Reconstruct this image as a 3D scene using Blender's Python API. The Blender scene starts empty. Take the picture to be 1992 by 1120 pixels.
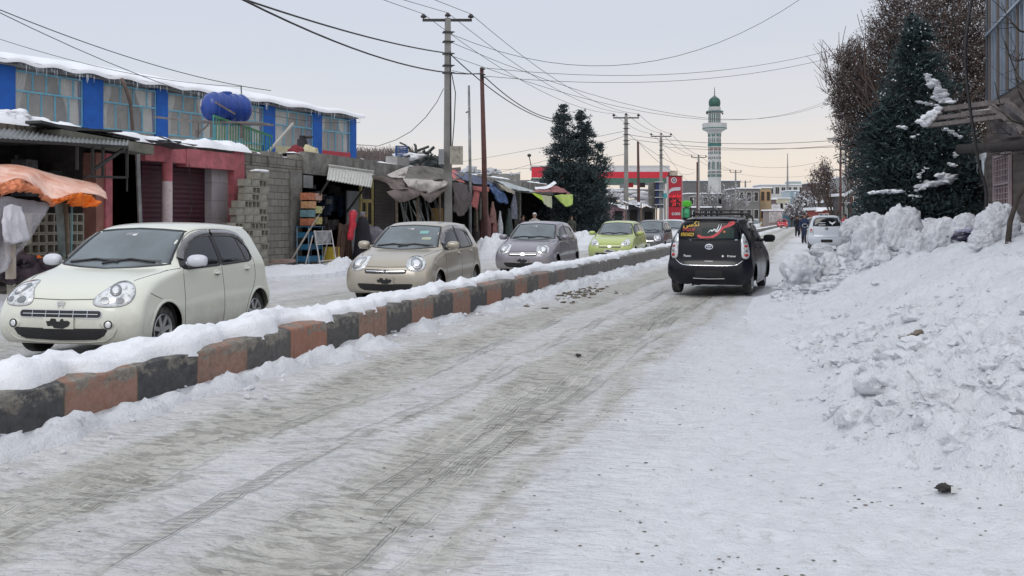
import bpy, bmesh, math, random
import numpy as np
from mathutils import Vector, Matrix
from mathutils.bvhtree import BVHTree
PI = math.pi
R = math.radians
SC = bpy.context.scene
COL = SC.collection
rng = random.Random(7)

# ---------------------------------------------------------------- camera maths (photo pixels -> metres)
CAMZ, FPX, CX, HY = 1.5, 1937.0, 996.0, 426.0
def P(px, py, d):
    """point at distance d (along +Y) seen at photo pixel px,py"""
    return Vector(((px - CX) / FPX * d, d, CAMZ - (py - HY) / FPX * d))
def G(px, py, z=0.0):
    """point on the level z seen at the photo pixel"""
    d = (CAMZ - z) * FPX / (py - HY)
    return P(px, py, d)

# ---------------------------------------------------------------- numpy noise
_prm = np.random.RandomState(3).rand(65536)
def _hash(ix, iy, s):
    h = (ix.astype(np.int64) * 73856093) ^ (iy.astype(np.int64) * 19349663) ^ (int(s) * 83492791)
    return _prm[(h ^ (h >> 13)) & 65535]
def vnoise(x, y, s=0):
    x = np.asarray(x, float); y = np.asarray(y, float)
    ix = np.floor(x); iy = np.floor(y); fx = x - ix; fy = y - iy
    fx = fx * fx * fx * (fx * (fx * 6 - 15) + 10); fy = fy * fy * fy * (fy * (fy * 6 - 15) + 10)
    a = _hash(ix, iy, s); b = _hash(ix + 1, iy, s); c = _hash(ix, iy + 1, s); d = _hash(ix + 1, iy + 1, s)
    return (a + (b - a) * fx + (c - a) * fy + (a - b - c + d) * fx * fy) * 2 - 1
def fbm(x, y, oct=4, s=0, gain=.5):
    t = 0; a = 1.0; f = 1.0
    for o in range(oct):
        t = t + a * vnoise(np.asarray(x) * f + o * 17.3, np.asarray(y) * f - o * 9.1, s + o); a *= gain; f *= 2.03
    return t
def ridged(x, y, oct=3, s=0):
    t = 0; a = 1.0; f = 1.0
    for o in range(oct):
        t = t + a * (1 - 2 * np.abs(vnoise(np.asarray(x) * f, np.asarray(y) * f, s + o))); a *= .5; f *= 2.1
    return t
def cell(x, y, s=0):
    """lumpy clods: distance to nearest random point, 0..~1"""
    x = np.asarray(x, float); y = np.asarray(y, float)
    ix = np.floor(x); iy = np.floor(y); best = np.full(x.shape, 9.0)
    for dx in (-1, 0, 1):
        for dy in (-1, 0, 1):
            jx = ix + dx; jy = iy + dy
            px = jx + _hash(jx, jy, s + 11); py = jy + _hash(jx, jy, s + 23)
            best = np.minimum(best, (px - x) ** 2 + (py - y) ** 2)
    return np.sqrt(best)
def smooth01(t):
    t = np.clip(t, 0, 1); return t * t * (3 - 2 * t)

# ---------------------------------------------------------------- objects
def tag(o, label=None, cat=None, group=None, kind=None):
    if label: o['label'] = label
    if cat: o['category'] = cat
    if group: o['group'] = group
    if kind: o['kind'] = kind
    return o
def thing(name, label, cat, loc=(0, 0, 0), rz=0.0, group=None):
    o = bpy.data.objects.new(name, None); COL.objects.link(o)
    o.empty_display_size = .2
    o.location = loc; o.rotation_euler = (0, 0, rz)
    return tag(o, label, cat, group)
def copy_tree(o, parent=None):
    c = o.copy(); COL.objects.link(c); c.parent = parent
    for ch in list(o.children): copy_tree(ch, c)
    return c

class MB:
    """mesh builder: collects pieces, builds ONE mesh object"""
    def __init__(s): s.v = []; s.f = []; s.m = []; s.uv = None
    def add(s, vs, fs, mi=0):
        n = len(s.v); s.v.extend([tuple(map(float, p)) for p in vs]); s.f.extend([tuple(n + int(i) for i in f) for f in fs]); s.m.extend([mi] * len(fs)); return s
    def box(s, c, d, rz=0, mi=0, M=None, taper=1.0):
        x, y, z = d[0] / 2, d[1] / 2, d[2] / 2
        vs = [Vector((sx * x * (taper if sz > 0 else 1), sy * y * (taper if sz > 0 else 1), sz * z)) for sz in (-1, 1) for sx, sy in ((-1, -1), (1, -1), (1, 1), (-1, 1))]
        if M is None: M = Matrix.Rotation(rz, 4, 'Z')
        vs = [M @ p + Vector(c) for p in vs]
        return s.add(vs, [(3, 2, 1, 0), (4, 5, 6, 7), (0, 1, 5, 4), (1, 2, 6, 5), (2, 3, 7, 6), (3, 0, 4, 7)], mi)
    def beam(s, a, b, w, h=None, up=(0, 0, 1), mi=0):
        a = Vector(a); b = Vector(b); h = h or w; d = b - a; L = d.length
        if L < 1e-6: return s
        y = d / L; u = Vector(up); x = y.cross(u)
        if x.length < 1e-3: x = y.cross(Vector((1, 0, 0)))
        x.normalize(); z = x.cross(y)
        M = Matrix((x, y, z)).transposed().to_4x4()
        return s.box((a + b) / 2, (w, L, h), M=M, mi=mi)
    def tube(s, pts, r, n=8, mi=0, cap=True):
        pts = [Vector(p) for p in pts]; k = len(pts)
        rr = r if isinstance(r, (list, tuple)) else [r] * k
        vs = []; prev = None
        for i, p in enumerate(pts):
            t = (pts[min(i + 1, k - 1)] - pts[max(i - 1, 0)])
            if t.length < 1e-9: t = Vector((0, 0, 1))
            t.normalize()
            if prev is None:
                a = Vector((0, 0, 1)) if abs(t.z) < .9 else Vector((1, 0, 0)); x = t.cross(a).normalized()
            else:
                x = prev - t * prev.dot(t)
                x = x.normalized() if x.length > 1e-6 else t.orthogonal().normalized()
            prev = x; y = t.cross(x)
            for j in range(n):
                an = 2 * PI * j / n; vs.append(p + (x * math.cos(an) + y * math.sin(an)) * rr[i])
        fs = [(i * n + j, i * n + (j + 1) % n, (i + 1) * n + (j + 1) % n, (i + 1) * n + j) for i in range(k - 1) for j in range(n)]
        if cap and n > 2: fs += [tuple(range(n - 1, -1, -1)), tuple((k - 1) * n + j for j in range(n))]
        return s.add(vs, fs, mi)
    def lathe(s, prof, n=24, c=(0, 0, 0), mi=0, M=None, sq=None):
        """prof: (r, z) list round the z axis"""
        vs = []
        for r_, z in prof:
            for j in range(n):
                an = 2 * PI * (j + .5) / n; vs.append(Vector((r_ * math.cos(an), r_ * math.sin(an), z)))
        if M is not None: vs = [M @ p for p in vs]
        vs = [p + Vector(c) for p in vs]; k = len(prof)
        fs = [(i * n + j, i * n + (j + 1) % n, (i + 1) * n + (j + 1) % n, (i + 1) * n + j) for i in range(k - 1) for j in range(n)]
        return s.add(vs, fs, mi)
    def grid(s, pts, nu, nv, mi=0, flip=False):
        """pts row-major nu rows of nv"""
        fs = [(i * nv + j, i * nv + j + 1, (i + 1) * nv + j + 1, (i + 1) * nv + j) for i in range(nu - 1) for j in range(nv - 1)]
        if flip: fs = [f[::-1] for f in fs]
        return s.add(pts, fs, mi)
    def prism(s, poly, h, M=None, mi=0):
        """poly (x,y) CCW extruded 0..h along z, then M"""
        n = len(poly); vs = [Vector((p[0], p[1], 0)) for p in poly] + [Vector((p[0], p[1], h)) for p in poly]
        if M is not None: vs = [M @ p for p in vs]
        fs = [tuple(range(n - 1, -1, -1)), tuple(range(n, 2 * n))] + [(i, (i + 1) % n, n + (i + 1) % n, n + i) for i in range(n)]
        return s.add(vs, fs, mi)
    def build(s, name, mats, parent=None, smooth=False, label=None, cat=None, group=None, kind=None, loc=None, rz=None, auto=None):
        me = bpy.data.meshes.new(name); me.from_pydata(s.v, [], s.f)
        if not isinstance(mats, (list, tuple)): mats = [mats]
        for m in mats: me.materials.append(m)
        if len(mats) > 1: me.polygons.foreach_set('material_index', s.m)
        if smooth: me.polygons.foreach_set('use_smooth', [True] * len(me.polygons))
        if auto: 
            me.polygons.foreach_set('use_smooth', [True] * len(me.polygons))
            try: me.set_sharp_from_angle(angle=R(auto))
            except Exception: pass
        me.update()
        o = bpy.data.objects.new(name, me); COL.objects.link(o)
        if parent: o.parent = parent
        if loc is not None: o.location = loc
        if rz is not None: o.rotation_euler = (0, 0, rz)
        return tag(o, label, cat, group, kind)

def np_mesh(name, V, F, mats, parent=None, smooth=True, **kw):
    me = bpy.data.meshes.new(name); me.from_pydata(V.tolist() if hasattr(V, 'tolist') else V, [], F.tolist() if hasattr(F, 'tolist') else F)
    if not isinstance(mats, (list, tuple)): mats = [mats]
    for m in mats: me.materials.append(m)
    if smooth: me.polygons.foreach_set('use_smooth', [True] * len(me.polygons))
    me.update(); o = bpy.data.objects.new(name, me); COL.objects.link(o)
    if parent: o.parent = parent
    return tag(o, **kw)
def grid_faces(nu, nv):
    i, j = np.meshgrid(np.arange(nu - 1), np.arange(nv - 1), indexing='ij'); a = (i * nv + j).ravel()
    return np.stack([a, a + 1, a + nv + 1, a + nv], 1)
def add_uv(o, uv):
    """uv per vertex (N,2)"""
    me = o.data; l = me.uv_layers.new(name='UVMap'); idx = np.zeros(len(me.loops), int); me.loops.foreach_get('vertex_index', idx)
    l.data.foreach_set('uv', np.asarray(uv)[idx].astype(np.float32).ravel())

# ---------------------------------------------------------------- materials
class NT:
    def __init__(s, m):
        m.use_nodes = True; s.m = m; s.t = m.node_tree; s.t.nodes.clear()
        s.out = s.n('ShaderNodeOutputMaterial'); s.b = s.n('ShaderNodeBsdfPrincipled'); s.l(s.b.outputs[0], s.out.inputs[0])
    def n(s, t, **kw):
        x = s.t.nodes.new(t)
        for k, v in kw.items(): setattr(x, k, v)
        return x
    def l(s, a, b): s.t.links.new(a, b)
    def coord(s, kind='Object', scale=(1, 1, 1), rot=(0, 0, 0)):
        tc = s.n('ShaderNodeTexCoord'); mp = s.n('ShaderNodeMapping'); mp.inputs['Scale'].default_value = scale; mp.inputs['Rotation'].default_value = rot
        s.l(tc.outputs[kind], mp.inputs[0]); return mp.outputs[0]
    def noise(s, vec, scale, detail=4, rough=.55, dist=0.0):
        x = s.n('ShaderNodeTexNoise'); x.inputs['Scale'].default_value = scale; x.inputs['Detail'].default_value = detail; x.inputs['Roughness'].default_value = rough; x.inputs['Distortion'].default_value = dist
        if vec is not None: s.l(vec, x.inputs['Vector'])
        return x.outputs['Fac']
    def ramp(s, fac, stops, interp='LINEAR'):
        x = s.n('ShaderNodeValToRGB'); x.color_ramp.interpolation = interp; e = x.color_ramp.elements
        while len(e) < len(stops): e.new(.5)
        for i, (p, c) in enumerate(stops):
            e[i].position = p
            c = c if isinstance(c, (tuple, list)) else (c, c, c)
            e[i].color = (*c[:3], 1)
        s.l(fac, x.inputs[0]); return x.outputs[0]
    def mix(s, fac, a, b):
        x = s.n('ShaderNodeMix', data_type='RGBA')
        for i, v in ((0, fac), (6, a), (7, b)):
            if isinstance(v, (int, float)): x.inputs[i].default_value = v
            elif isinstance(v, (tuple, list)): x.inputs[i].default_value = (*v[:3], 1)
            else: s.l(v, x.inputs[i])
        return x.outputs[2]
    def math(s, op, a, b=None, c=None):
        x = s.n('ShaderNodeMath', operation=op)
        for i, v in enumerate((a, b, c)):
            if v is None: continue
            if isinstance(v, (int, float)): x.inputs[i].default_value = v
            else: s.l(v, x.inputs[i])
        return x.outputs[0]
    def sep(s, vec):
        x = s.n('ShaderNodeSeparateXYZ'); s.l(vec, x.inputs[0]); return x.outputs
    def bump(s, h, strength=.5, dist=.02):
        x = s.n('ShaderNodeBump'); x.inputs['Strength'].default_value = strength; x.inputs['Distance'].default_value = dist
        s.l(h, x.inputs['Height']); s.l(x.outputs[0], s.b.inputs['Normal']); return x.outputs[0]
    def set(s, **kw):
        names = {'base': 'Base Color', 'rough': 'Roughness', 'metal': 'Metallic', 'spec': 'Specular IOR Level', 'alpha': 'Alpha', 'trans': 'Transmission Weight', 'coat': 'Coat Weight', 'coatr': 'Coat Roughness', 'sss': 'Subsurface Weight', 'emit': 'Emission Color', 'estr': 'Emission Strength'}
        for k, v in kw.items():
            i = s.b.inputs[names[k]]
            if isinstance(v, (int, float)): i.default_value = v
            elif isinstance(v, (tuple, list)): i.default_value = (*v[:3], 1)
            else: s.l(v, i)
        return s
_mc = {}
def hexc(h):
    h = h.lstrip('#'); c = [int(h[i:i + 2], 16) / 255 for i in (0, 2, 4)]
    return tuple(x / 12.92 if x <= .04045 else ((x + .055) / 1.055) ** 2.4 for x in c)
def M_plain(name, col, rough=.6, metal=0.0, var=.18, vscale=3.0, bump=0.0, bscale=30.0, spec=.5, coat=0.0, alpha=1.0, dirt=None):
    """general painted / cloth / metal surface with soft colour variation and grain"""
    if name in _mc: return _mc[name]
    m = bpy.data.materials.new(name); t = NT(m); v = t.coord('Object')
    if isinstance(col, str): col = hexc(col)
    dk = tuple(c * (1 - var) for c in col); lt = tuple(min(1, c * (1 + var)) for c in col)
    c = t.ramp(t.noise(v, vscale, 5, .65), [(.3, dk), (.7, lt)])
    if dirt:
        c = t.mix(t.ramp(t.noise(v, vscale * 2.3, 6, .7), [(.5, 0.0), (.72, .8)]), c, dirt)
    t.set(base=c, rough=rough, metal=metal, spec=spec, coat=coat, alpha=alpha)
    if bump: t.bump(t.noise(v, bscale, 5, .6), bump, .01)
    _mc[name] = m; return m
# ================================================================ CARS
def bspl(Pm, n):
    """uniform cubic B-spline along axis 0 with end interpolation, n samples per span"""
    A = np.concatenate([2 * Pm[:1] - Pm[1:2], Pm, 2 * Pm[-1:] - Pm[-2:-1]], 0)
    out = []; K = len(Pm) - 1
    for i in range(K):
        for k in range(n):
            t = k / n; b = ((1 - t) ** 3 / 6, (3 * t ** 3 - 6 * t * t + 4) / 6, (-3 * t ** 3 + 3 * t * t + 3 * t + 1) / 6, t ** 3 / 6)
            out.append(b[0] * A[i] + b[1] * A[i + 1] + b[2] * A[i + 2] + b[3] * A[i + 3])
    out.append((A[K] + 4 * A[K + 1] + A[K + 2]) / 6)
    return np.array(out)
# rows: centre (y,z), roof/hood edge e, rail u, belt b, sill y
HATCH = [
 ((.075,.185),(.54,.09,.185),(.67,.14,.185),(.755,.24,.185),.30),
 ((.005,.235),(.58,.045,.235),(.72,.10,.235),(.80,.21,.24),.34),
 ((-.012,.36),(.60,.02,.36),(.74,.08,.36),(.825,.20,.37),.40),
 ((-.005,.50),(.60,.03,.50),(.74,.095,.51),(.825,.22,.52),.47),
 ((.02,.61),(.59,.07,.625),(.72,.14,.64),(.815,.27,.65),.55),
 ((.06,.695),(.57,.13,.735),(.70,.215,.755),(.80,.35,.74),.64),
 ((.14,.775),(.54,.24,.825),(.67,.34,.84),(.78,.48,.81),.74),
 ((.33,.860),(.56,.43,.890),(.68,.50,.895),(.775,.62,.865),.86),
 ((.58,.925),(.60,.66,.940),(.69,.72,.940),(.775,.80,.905),1.0),
 ((.84,.975),(.63,.92,.980),(.70,.96,.975),(.775,1.0,.93),1.12),
 ((.93,1.00),(.645,1.03,1.01),(.715,1.09,1.00),(.78,1.12,.945),1.22),
 ((1.10,1.13),(.63,1.21,1.13),(.69,1.28,1.11),(.785,1.28,.955),1.34),
 ((1.33,1.295),(.59,1.44,1.29),(.655,1.52,1.26),(.79,1.46,.96),1.48),
 ((1.54,1.425),(.555,1.64,1.405),(.625,1.74,1.37),(.795,1.66,.965),1.66),
 ((1.68,1.487),(.55,1.77,1.457),(.615,1.88,1.415),(.80,1.84,.97),1.84),
 ((1.95,1.528),(.55,2.0,1.495),(.613,2.1,1.45),(.80,2.1,.98),2.1),
 ((2.35,1.543),(.555,2.35,1.507),(.615,2.4,1.457),(.80,2.4,.99),2.4),
 ((2.80,1.530),(.55,2.78,1.49),(.61,2.77,1.44),(.795,2.72,1.0),2.7),
 ((3.18,1.515),(.53,3.12,1.47),(.60,3.05,1.40),(.79,2.98,1.01),2.95),
 ((3.40,1.495),(.51,3.34,1.45),(.60,3.22,1.36),(.785,3.16,1.01),3.08),
 ((3.47,1.46),(.54,3.42,1.41),(.625,3.32,1.30),(.785,3.28,1.0),3.18),
 ((3.50,1.36),(.57,3.455,1.33),(.66,3.38,1.22),(.785,3.36,.98),3.26),
 ((3.54,1.20),(.61,3.50,1.18),(.70,3.44,1.06),(.785,3.42,.94),3.33),
 ((3.60,.96),(.64,3.545,.95),(.72,3.48,.93),(.785,3.44,.86),3.39),
 ((3.615,.80),(.65,3.56,.80),(.73,3.50,.79),(.79,3.46,.74),3.44),
 ((3.62,.66),(.64,3.57,.66),(.73,3.51,.66),(.815,3.47,.63),3.47),
 ((3.665,.58),(.63,3.62,.58),(.75,3.56,.58),(.825,3.49,.56),3.48),
 ((3.67,.42),(.62,3.63,.42),(.75,3.57,.42),(.825,3.48,.42),3.47),
 ((3.64,.28),(.60,3.60,.28),(.70,3.52,.28),(.77,3.44,.28),3.44),
 ((3.58,.20),(.58,3.54,.20),(.66,3.46,.20),(.74,3.40,.20),3.40),
]
def side_x(z):
    return np.interp(z, [.18, .25, .4, .62, .8, .9, .97, 1.02], [.785, .812, .828, .8325, .823, .805, .785, .78])
def car_surface(rows, L=3.65, H=1.535, W=1.665, ns=4):
    cage = []
    for (c, e, u, b, ys) in rows:
        r = [(0, c[0], c[1])]
        r.append((e[0] * .55, c[0] + (e[1] - c[0]) * .22, c[1] + (e[2] - c[1]) * .16))
        r.append((e[0] * .86, c[0] + (e[1] - c[0]) * .62, c[1] + (e[2] - c[1]) * .60))
        r.append(e); r.append(u)
        r.append(tuple((np.array(u) * .5 + np.array(b) * .5) + np.array((.012, 0, 0))))
        r.append(b)
        zb = b[2]
        for t in (.12, .32, .58, .82, 1.0):
            z = zb + (.19 - zb) * t; y = b[1] + (ys - b[1]) * min(1, t * 1.15) ** 1.0
            w = min(1, t * 2.2); x = b[0] * (1 - w) + side_x(z) * w
            corner = max(0, (.42 - y) / .42) if y < .42 else max(0, (y - 3.30) / .35) * .6
            x -= .07 * corner ** 1.5
            r.append((x, y, z))
        cage.append(r)
    A = np.array(cage); A[:, :, 1] -= 1.825
    S = bspl(A, ns)                                    # rows
    # columns: symmetric at centre
    B = np.swapaxes(S, 0, 1); K = len(B)
    mir = B[1:2] * np.array([-1, 1, 1]); end = 2 * B[-1:] - B[-2:-1]
    E = np.concatenate([mir, B, end], 0); out = []
    for i in range(K - 1):
        for k in range(ns):
            t = k / ns; b_ = ((1 - t) ** 3 / 6, (3 * t ** 3 - 6 * t * t + 4) / 6, (-3 * t ** 3 + 3 * t * t + 3 * t + 1) / 6, t ** 3 / 6)
            out.append(b_[0] * E[i] + b_[1] * E[i + 1] + b_[2] * E[i + 2] + b_[3] * E[i + 3])
    out.append(E[K])
    T = np.swapaxes(np.array(out), 0, 1)
    T[:, 0, 0] = 0
    T[:, :, 0] *= .8325 / T[:, :, 0].max(); yy = T[:, :, 1]; T[:, :, 1] = (yy - yy.min()) / (yy.max() - yy.min()) * 3.65 - 1.825
    zz = T[:, :, 2]; T[:, :, 2] = .185 + (zz - zz.min()) / (zz.max() - zz.min()) * 1.35
    T[:, :, 1] *= L / 3.65; T[:, :, 2] *= H / 1.535; T[:, :, 0] *= W / 1.665
    return T

def car_body_bm(rows, **kw):
    T = car_surface(rows, **kw); nu, nv = T.shape[:2]
    full = np.concatenate([T[:, :0:-1] * np.array([-1, 1, 1]), T], 1)
    nv2 = full.shape[1]
    bm = bmesh.new(); vs = [[bm.verts.new(full[i, j]) for j in range(nv2)] for i in range(nu)]
    for i in range(nu - 1):
        for j in range(nv2 - 1):
            try: bm.faces.new((vs[i][j], vs[i + 1][j], vs[i + 1][j + 1], vs[i][j + 1]))
            except ValueError: pass
    bmesh.ops.remove_doubles(bm, verts=bm.verts, dist=1e-5)
    bmesh.ops.recalc_face_normals(bm, faces=bm.faces)
    # be sure normals look outwards
    top = max(bm.faces, key=lambda f: f.calc_center_median().z)
    if top.normal.z < 0: bmesh.ops.reverse_faces(bm, faces=bm.faces)
    return bm

def cut_arch(bm, y, z, r, side, n=28):
    for k in range(n):
        a = 2 * PI * (k + .5) / n
        nrm = Vector((0, math.cos(a), math.sin(a))); pt = Vector((0, y, z)) + nrm * r
        fs = [f for f in bm.faces if f.calc_center_median().x * side > .5 and (Vector((0, f.calc_center_median().y - y, f.calc_center_median().z - z))).length < r * 1.45]
        g = list({v for f in fs for v in f.verts}) + list({e for f in fs for e in f.edges}) + fs
        bmesh.ops.bisect_plane(bm, geom=g, plane_co=pt, plane_no=nrm, dist=1e-5)
    kill = [f for f in bm.faces if f.calc_center_median().x * side > .5 and math.hypot(f.calc_center_median().y - y, f.calc_center_median().z - z) < r * .999]
    bmesh.ops.delete(bm, geom=kill, context='FACES')

class Skin:
    """lays pieces on the body surface"""
    def __init__(s, bm): s.t = BVHTree.FromBMesh(bm)
    def hit(s, az, a, b):
        if az == 'top':
            o = Vector((a, b, 4)); d = Vector((0, 0, -1))
        else:
            r = R(az); d = Vector((-math.sin(r), math.cos(r), 0)); A = Vector((math.cos(r), math.sin(r), 0))
            o = A * a + Vector((0, 0, b)) - d * 5
        p, n, i, q = s.t.ray_cast(o, d)
        if p is None:
            p, n, i, q = s.t.find_nearest(o + d * 4.2)
        if n.dot(d) > 0: n = -n
        return p, n
    def patch(s, mb, az, poly, off=.003, dome=0.0, rings=5, mi=0, c=None, edge=None, sub=1):
        """star shaped polygon; edge = (width, mi) rim"""
        if sub > 1: poly = smooth_poly(poly, sub)
        d_ = []
        for a, b in zip(poly, list(poly[1:]) + [poly[0]]):
            k = max(1, int(math.hypot(b[0] - a[0], b[1] - a[1]) / .07))
            d_ += [(a[0] + (b[0] - a[0]) * i / k, a[1] + (b[1] - a[1]) * i / k) for i in range(k)]
        poly = d_; n = len(poly)
        ext = max(math.hypot(a[0] - poly[0][0], a[1] - poly[0][1]) for a in poly)
        if ext > .5: rings = max(rings, 9)
        if c is None: c = (sum(p[0] for p in poly) / n, sum(p[1] for p in poly) / n)
        vs = []; p0, n0 = s.hit(az, *c); vs.append(p0 + n0 * (off + dome))
        for k in range(1, rings + 1):
            f = k / rings; o = off + dome * (1 - f * f)
            for q in poly:
                p, nn = s.hit(az, c[0] + (q[0] - c[0]) * f, c[1] + (q[1] - c[1]) * f); vs.append(p + nn * o)
        for q in poly:                                  # skirt into the body
            p, nn = s.hit(az, *q); vs.append(p - nn * .01)
        fs = [(0, 1 + i, 1 + (i + 1) % n) for i in range(n)]
        for k in range(rings):
            a = 1 + k * n; b = a + n
            fs += [(a + i, b + i, b + (i + 1) % n, a + (i + 1) % n) for i in range(n)]
        mb.add(vs, fs, mi); return mb
    def line(s, mb, az, pts, w=.008, off=.0025, mi=0, step=.04, closed=False):
        if closed: pts = list(pts) + [pts[0]]
        q = [pts[0]]
        for a, b in zip(pts, pts[1:]):
            L = math.hypot(b[0] - a[0], b[1] - a[1]); k = max(1, int(L / step))
            for i in range(1, k + 1): q.append((a[0] + (b[0] - a[0]) * i / k, a[1] + (b[1] - a[1]) * i / k))
        H = [s.hit(az, *x) for x in q]; vs = []; n = len(H)
        for i, (p, nn) in enumerate(H):
            t = (H[min(i + 1, n - 1)][0] - H[max(i - 1, 0)][0])
            if t.length < 1e-6: t = Vector((0, 0, 1))
            x = t.normalized().cross(nn).normalized()
            vs += [p + x * w / 2 - nn * .003, p + x * w / 2 + nn * off, p - x * w / 2 + nn * off, p - x * w / 2 - nn * .003]
        fs = []
        for i in range(n - 1):
            a = i * 4; b = a + 4; fs += [(a + j, a + j + 1, b + j + 1, b + j) for j in range(3)]
        return mb.add(vs, fs, mi)
def smooth_poly(poly, k=4):
    """closed Catmull-Rom through the points"""
    n = len(poly); out = []
    for i in range(n):
        p0, p1, p2, p3 = [poly[(i + j - 1) % n] for j in range(4)]
        for s_ in range(k):
            t = s_ / k
            out.append(tuple(.5 * (2 * p1[d] + (p2[d] - p0[d]) * t + (2 * p0[d] - 5 * p1[d] + 4 * p2[d] - p3[d]) * t * t + (3 * p1[d] - p0[d] - 3 * p2[d] + p3[d]) * t ** 3) for d in (0, 1)))
    return out
def ell(cx, cy, rx, ry, n=20, rot=0.0):
    return [(cx + rx * math.cos(2 * PI * i / n) * math.cos(rot) - ry * math.sin(2 * PI * i / n) * math.sin(rot), cy + rx * math.cos(2 * PI * i / n) * math.sin(rot) + ry * math.sin(2 * PI * i / n) * math.cos(rot)) for i in range(n)]
def rrect(cx, cy, w, h, r=.02, n=3):
    out = []
    for sx, sy, a0 in ((1, 1, 0), (-1, 1, 90), (-1, -1, 180), (1, -1, 270)):
        for k in range(n + 1):
            a = R(a0 + 90 * k / n); out.append((cx + sx * (w / 2 - r) + r * math.cos(a), cy + sy * (h / 2 - r) + r * math.sin(a)))
    return out
def mir(pts): return [(-x, y) for x, y in pts]

def car_paint(name, col, rough=.28, metal=0.0, flake=0.0, dirt=(.30, .28, .25), dirty=.8, coat=.6, spec=.5):
    m = bpy.data.materials.new(name); t = NT(m); v = t.coord('Object')
    n = t.noise(v, 2.2, 6, .7); z = t.sep(v)[2]
    low = t.math('SUBTRACT', 1.0, t.math('MULTIPLY', z, 1.7))            # road spray sits low on the doors and bumpers
    f = t.math('MULTIPLY', t.math('ADD', low, t.math('SUBTRACT', n, .45)), dirty)
    f = t.ramp(f, [(.05, 0.0), (.6, .75)])
    fine = t.noise(v, 60, 3, .7)
    t.set(base=t.mix(f, col, dirt), rough=t.ramp(f, [(0, rough), (.8, .65)]), metal=metal, coat=coat, coatr=.08, spec=spec)
    t.bump(t.noise(v, 1.4, 2, .5), .03, .01)
    return m
def M_glass(name, col, rough=.04, spec=.8):
    if name in _mc: return _mc[name]
    m = bpy.data.materials.new(name); t = NT(m); v = t.coord('Object')
    t.set(base=t.ramp(t.noise(v, 1.7, 3, .5), [(.3, tuple(c * .6 for c in col)), (.7, tuple(c * 1.4 for c in col))]), rough=rough, spec=spec)
    _mc[name] = m; return m
def M_lamp(name, col=(.75, .77, .78), rough=.12):
    if name in _mc: return _mc[name]
    m = bpy.data.materials.new(name); t = NT(m); v = t.coord('Object', (1, 1, 1))
    t.set(base=t.ramp(t.noise(v, 22, 2, .5), [(.35, tuple(c * .55 for c in col)), (.5, col)]), rough=rough, metal=.35, coat=1.0, coatr=.02)
    _mc[name] = m; return m
def car_mats():
    return dict(
        glass=M_glass('windscreen_glass', (.10, .125, .14)), dglass=M_glass('tinted_glass', (.012, .015, .019), spec=.5),
        black=M_plain('black_trim', (.012, .012, .014), .45, var=.3), gap=M_plain('panel_gap', (.035, .035, .035), .8, var=.2),
        tyre=M_plain('tyre_rubber', (.022, .022, .022), .85, var=.4, bump=.4, bscale=60, dirt=(.16, .15, .14)),
        rim=M_plain('steel_rim', (.42, .43, .44), .35, metal=.8, var=.25), chrome=M_plain('chrome', (.8, .8, .82), .12, metal=1.0, var=.05),
        visor=M_plain('smoked_visor', (.10, .095, .10), .18, var=.15, coat=.8), lamp=M_lamp('lamp_lens'), red=M_lamp('red_lens', (.55, .03, .03), .15),
        dark=M_plain('lamp_dark', (.26, .27, .28), .25, metal=.5), under=M_plain('underbody', (.02, .02, .022), .9), amber=M_lamp('amber_lens', (.7, .3, .05)),
        white=M_plain('plate_white', (.62, .62, .62), .5, var=.08), bg=M_plain('sticker_green', (.20, .42, .40), .5, var=.1))
def wheel_mb(cm, parent, y, z, side, r=.285, w=.165, xo=.80, spokes=7):
    """tyre part with rim sub-part; local axis x"""
    M = Matrix.Rotation(PI / 2, 4, 'Y') if side > 0 else Matrix.Rotation(-PI / 2, 4, 'Y')
    t = MB(); prof = [(r * .62, -w), (r * .9, -w), (r * .97, -w * .93), (r, -w * .8), (r, -w * .2), (r * .97, -w * .06), (r * .90, 0), (r * .72, .002), (r * .68, -.006), (r * .66, -.03)]
    t.lathe(prof, 36, (side * xo, y, z), M=M)
    tb = t.build('wheel', cm['tyre'], parent, smooth=True)
    q = MB(); q.lathe([(r * .68, -.005), (r * .655, .001), (r * .62, -.012), (r * .60, -.05), (.0, -.06)], 36, (side * xo, y, z), M=M)
    q2 = MB(); q2.lathe([(r * .60, -.03), (0, -.035)], 24, (side * xo, y, z), M=M); q2.build('spoke_gap_shade', cm['black'], tb)  # flat black disc stands in for the shade between the spokes
    q.lathe([(.055, -.05), (.052, -.008), (.035, -.003), (0, -.003)], 18, (side * xo, y, z), M=M)
    for k in range(spokes):
        a = 2 * PI * k / spokes + .2
        d = Vector((0, math.cos(a), math.sin(a))); x = side * (xo - .024)
        q.beam(Vector((x, y, z)) + d * .03, Vector((x + side * .006, y, z)) + d * r * .62, .05, .018, up=(1, 0, 0))
    q.build('rim', cm['rim'], tb, auto=40)
    return tb

def text_mesh(txt, size, mat, name='lettering', parent=None, ext=.001, bold=0.0, align='CENTER', shear=0.0, xs=1.0):
    cu = bpy.data.curves.new(name, 'FONT'); cu.body = txt; cu.size = size; cu.align_x = align; cu.align_y = 'CENTER'; cu.extrude = ext; cu.offset = bold; cu.shear = shear
    cu.resolution_u = 3
    o = bpy.data.objects.new(name, cu); COL.objects.link(o)
    dg = bpy.context.evaluated_depsgraph_get(); me = bpy.data.meshes.new_from_object(o.evaluated_get(dg))
    COL.objects.unlink(o); bpy.data.objects.remove(o); bpy.data.curves.remove(cu)
    for v in me.vertices: v.co.x *= xs
    me.materials.clear(); me.materials.append(mat)
    q = bpy.data.objects.new(name, me); COL.objects.link(q); q.parent = parent
    return q

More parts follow.
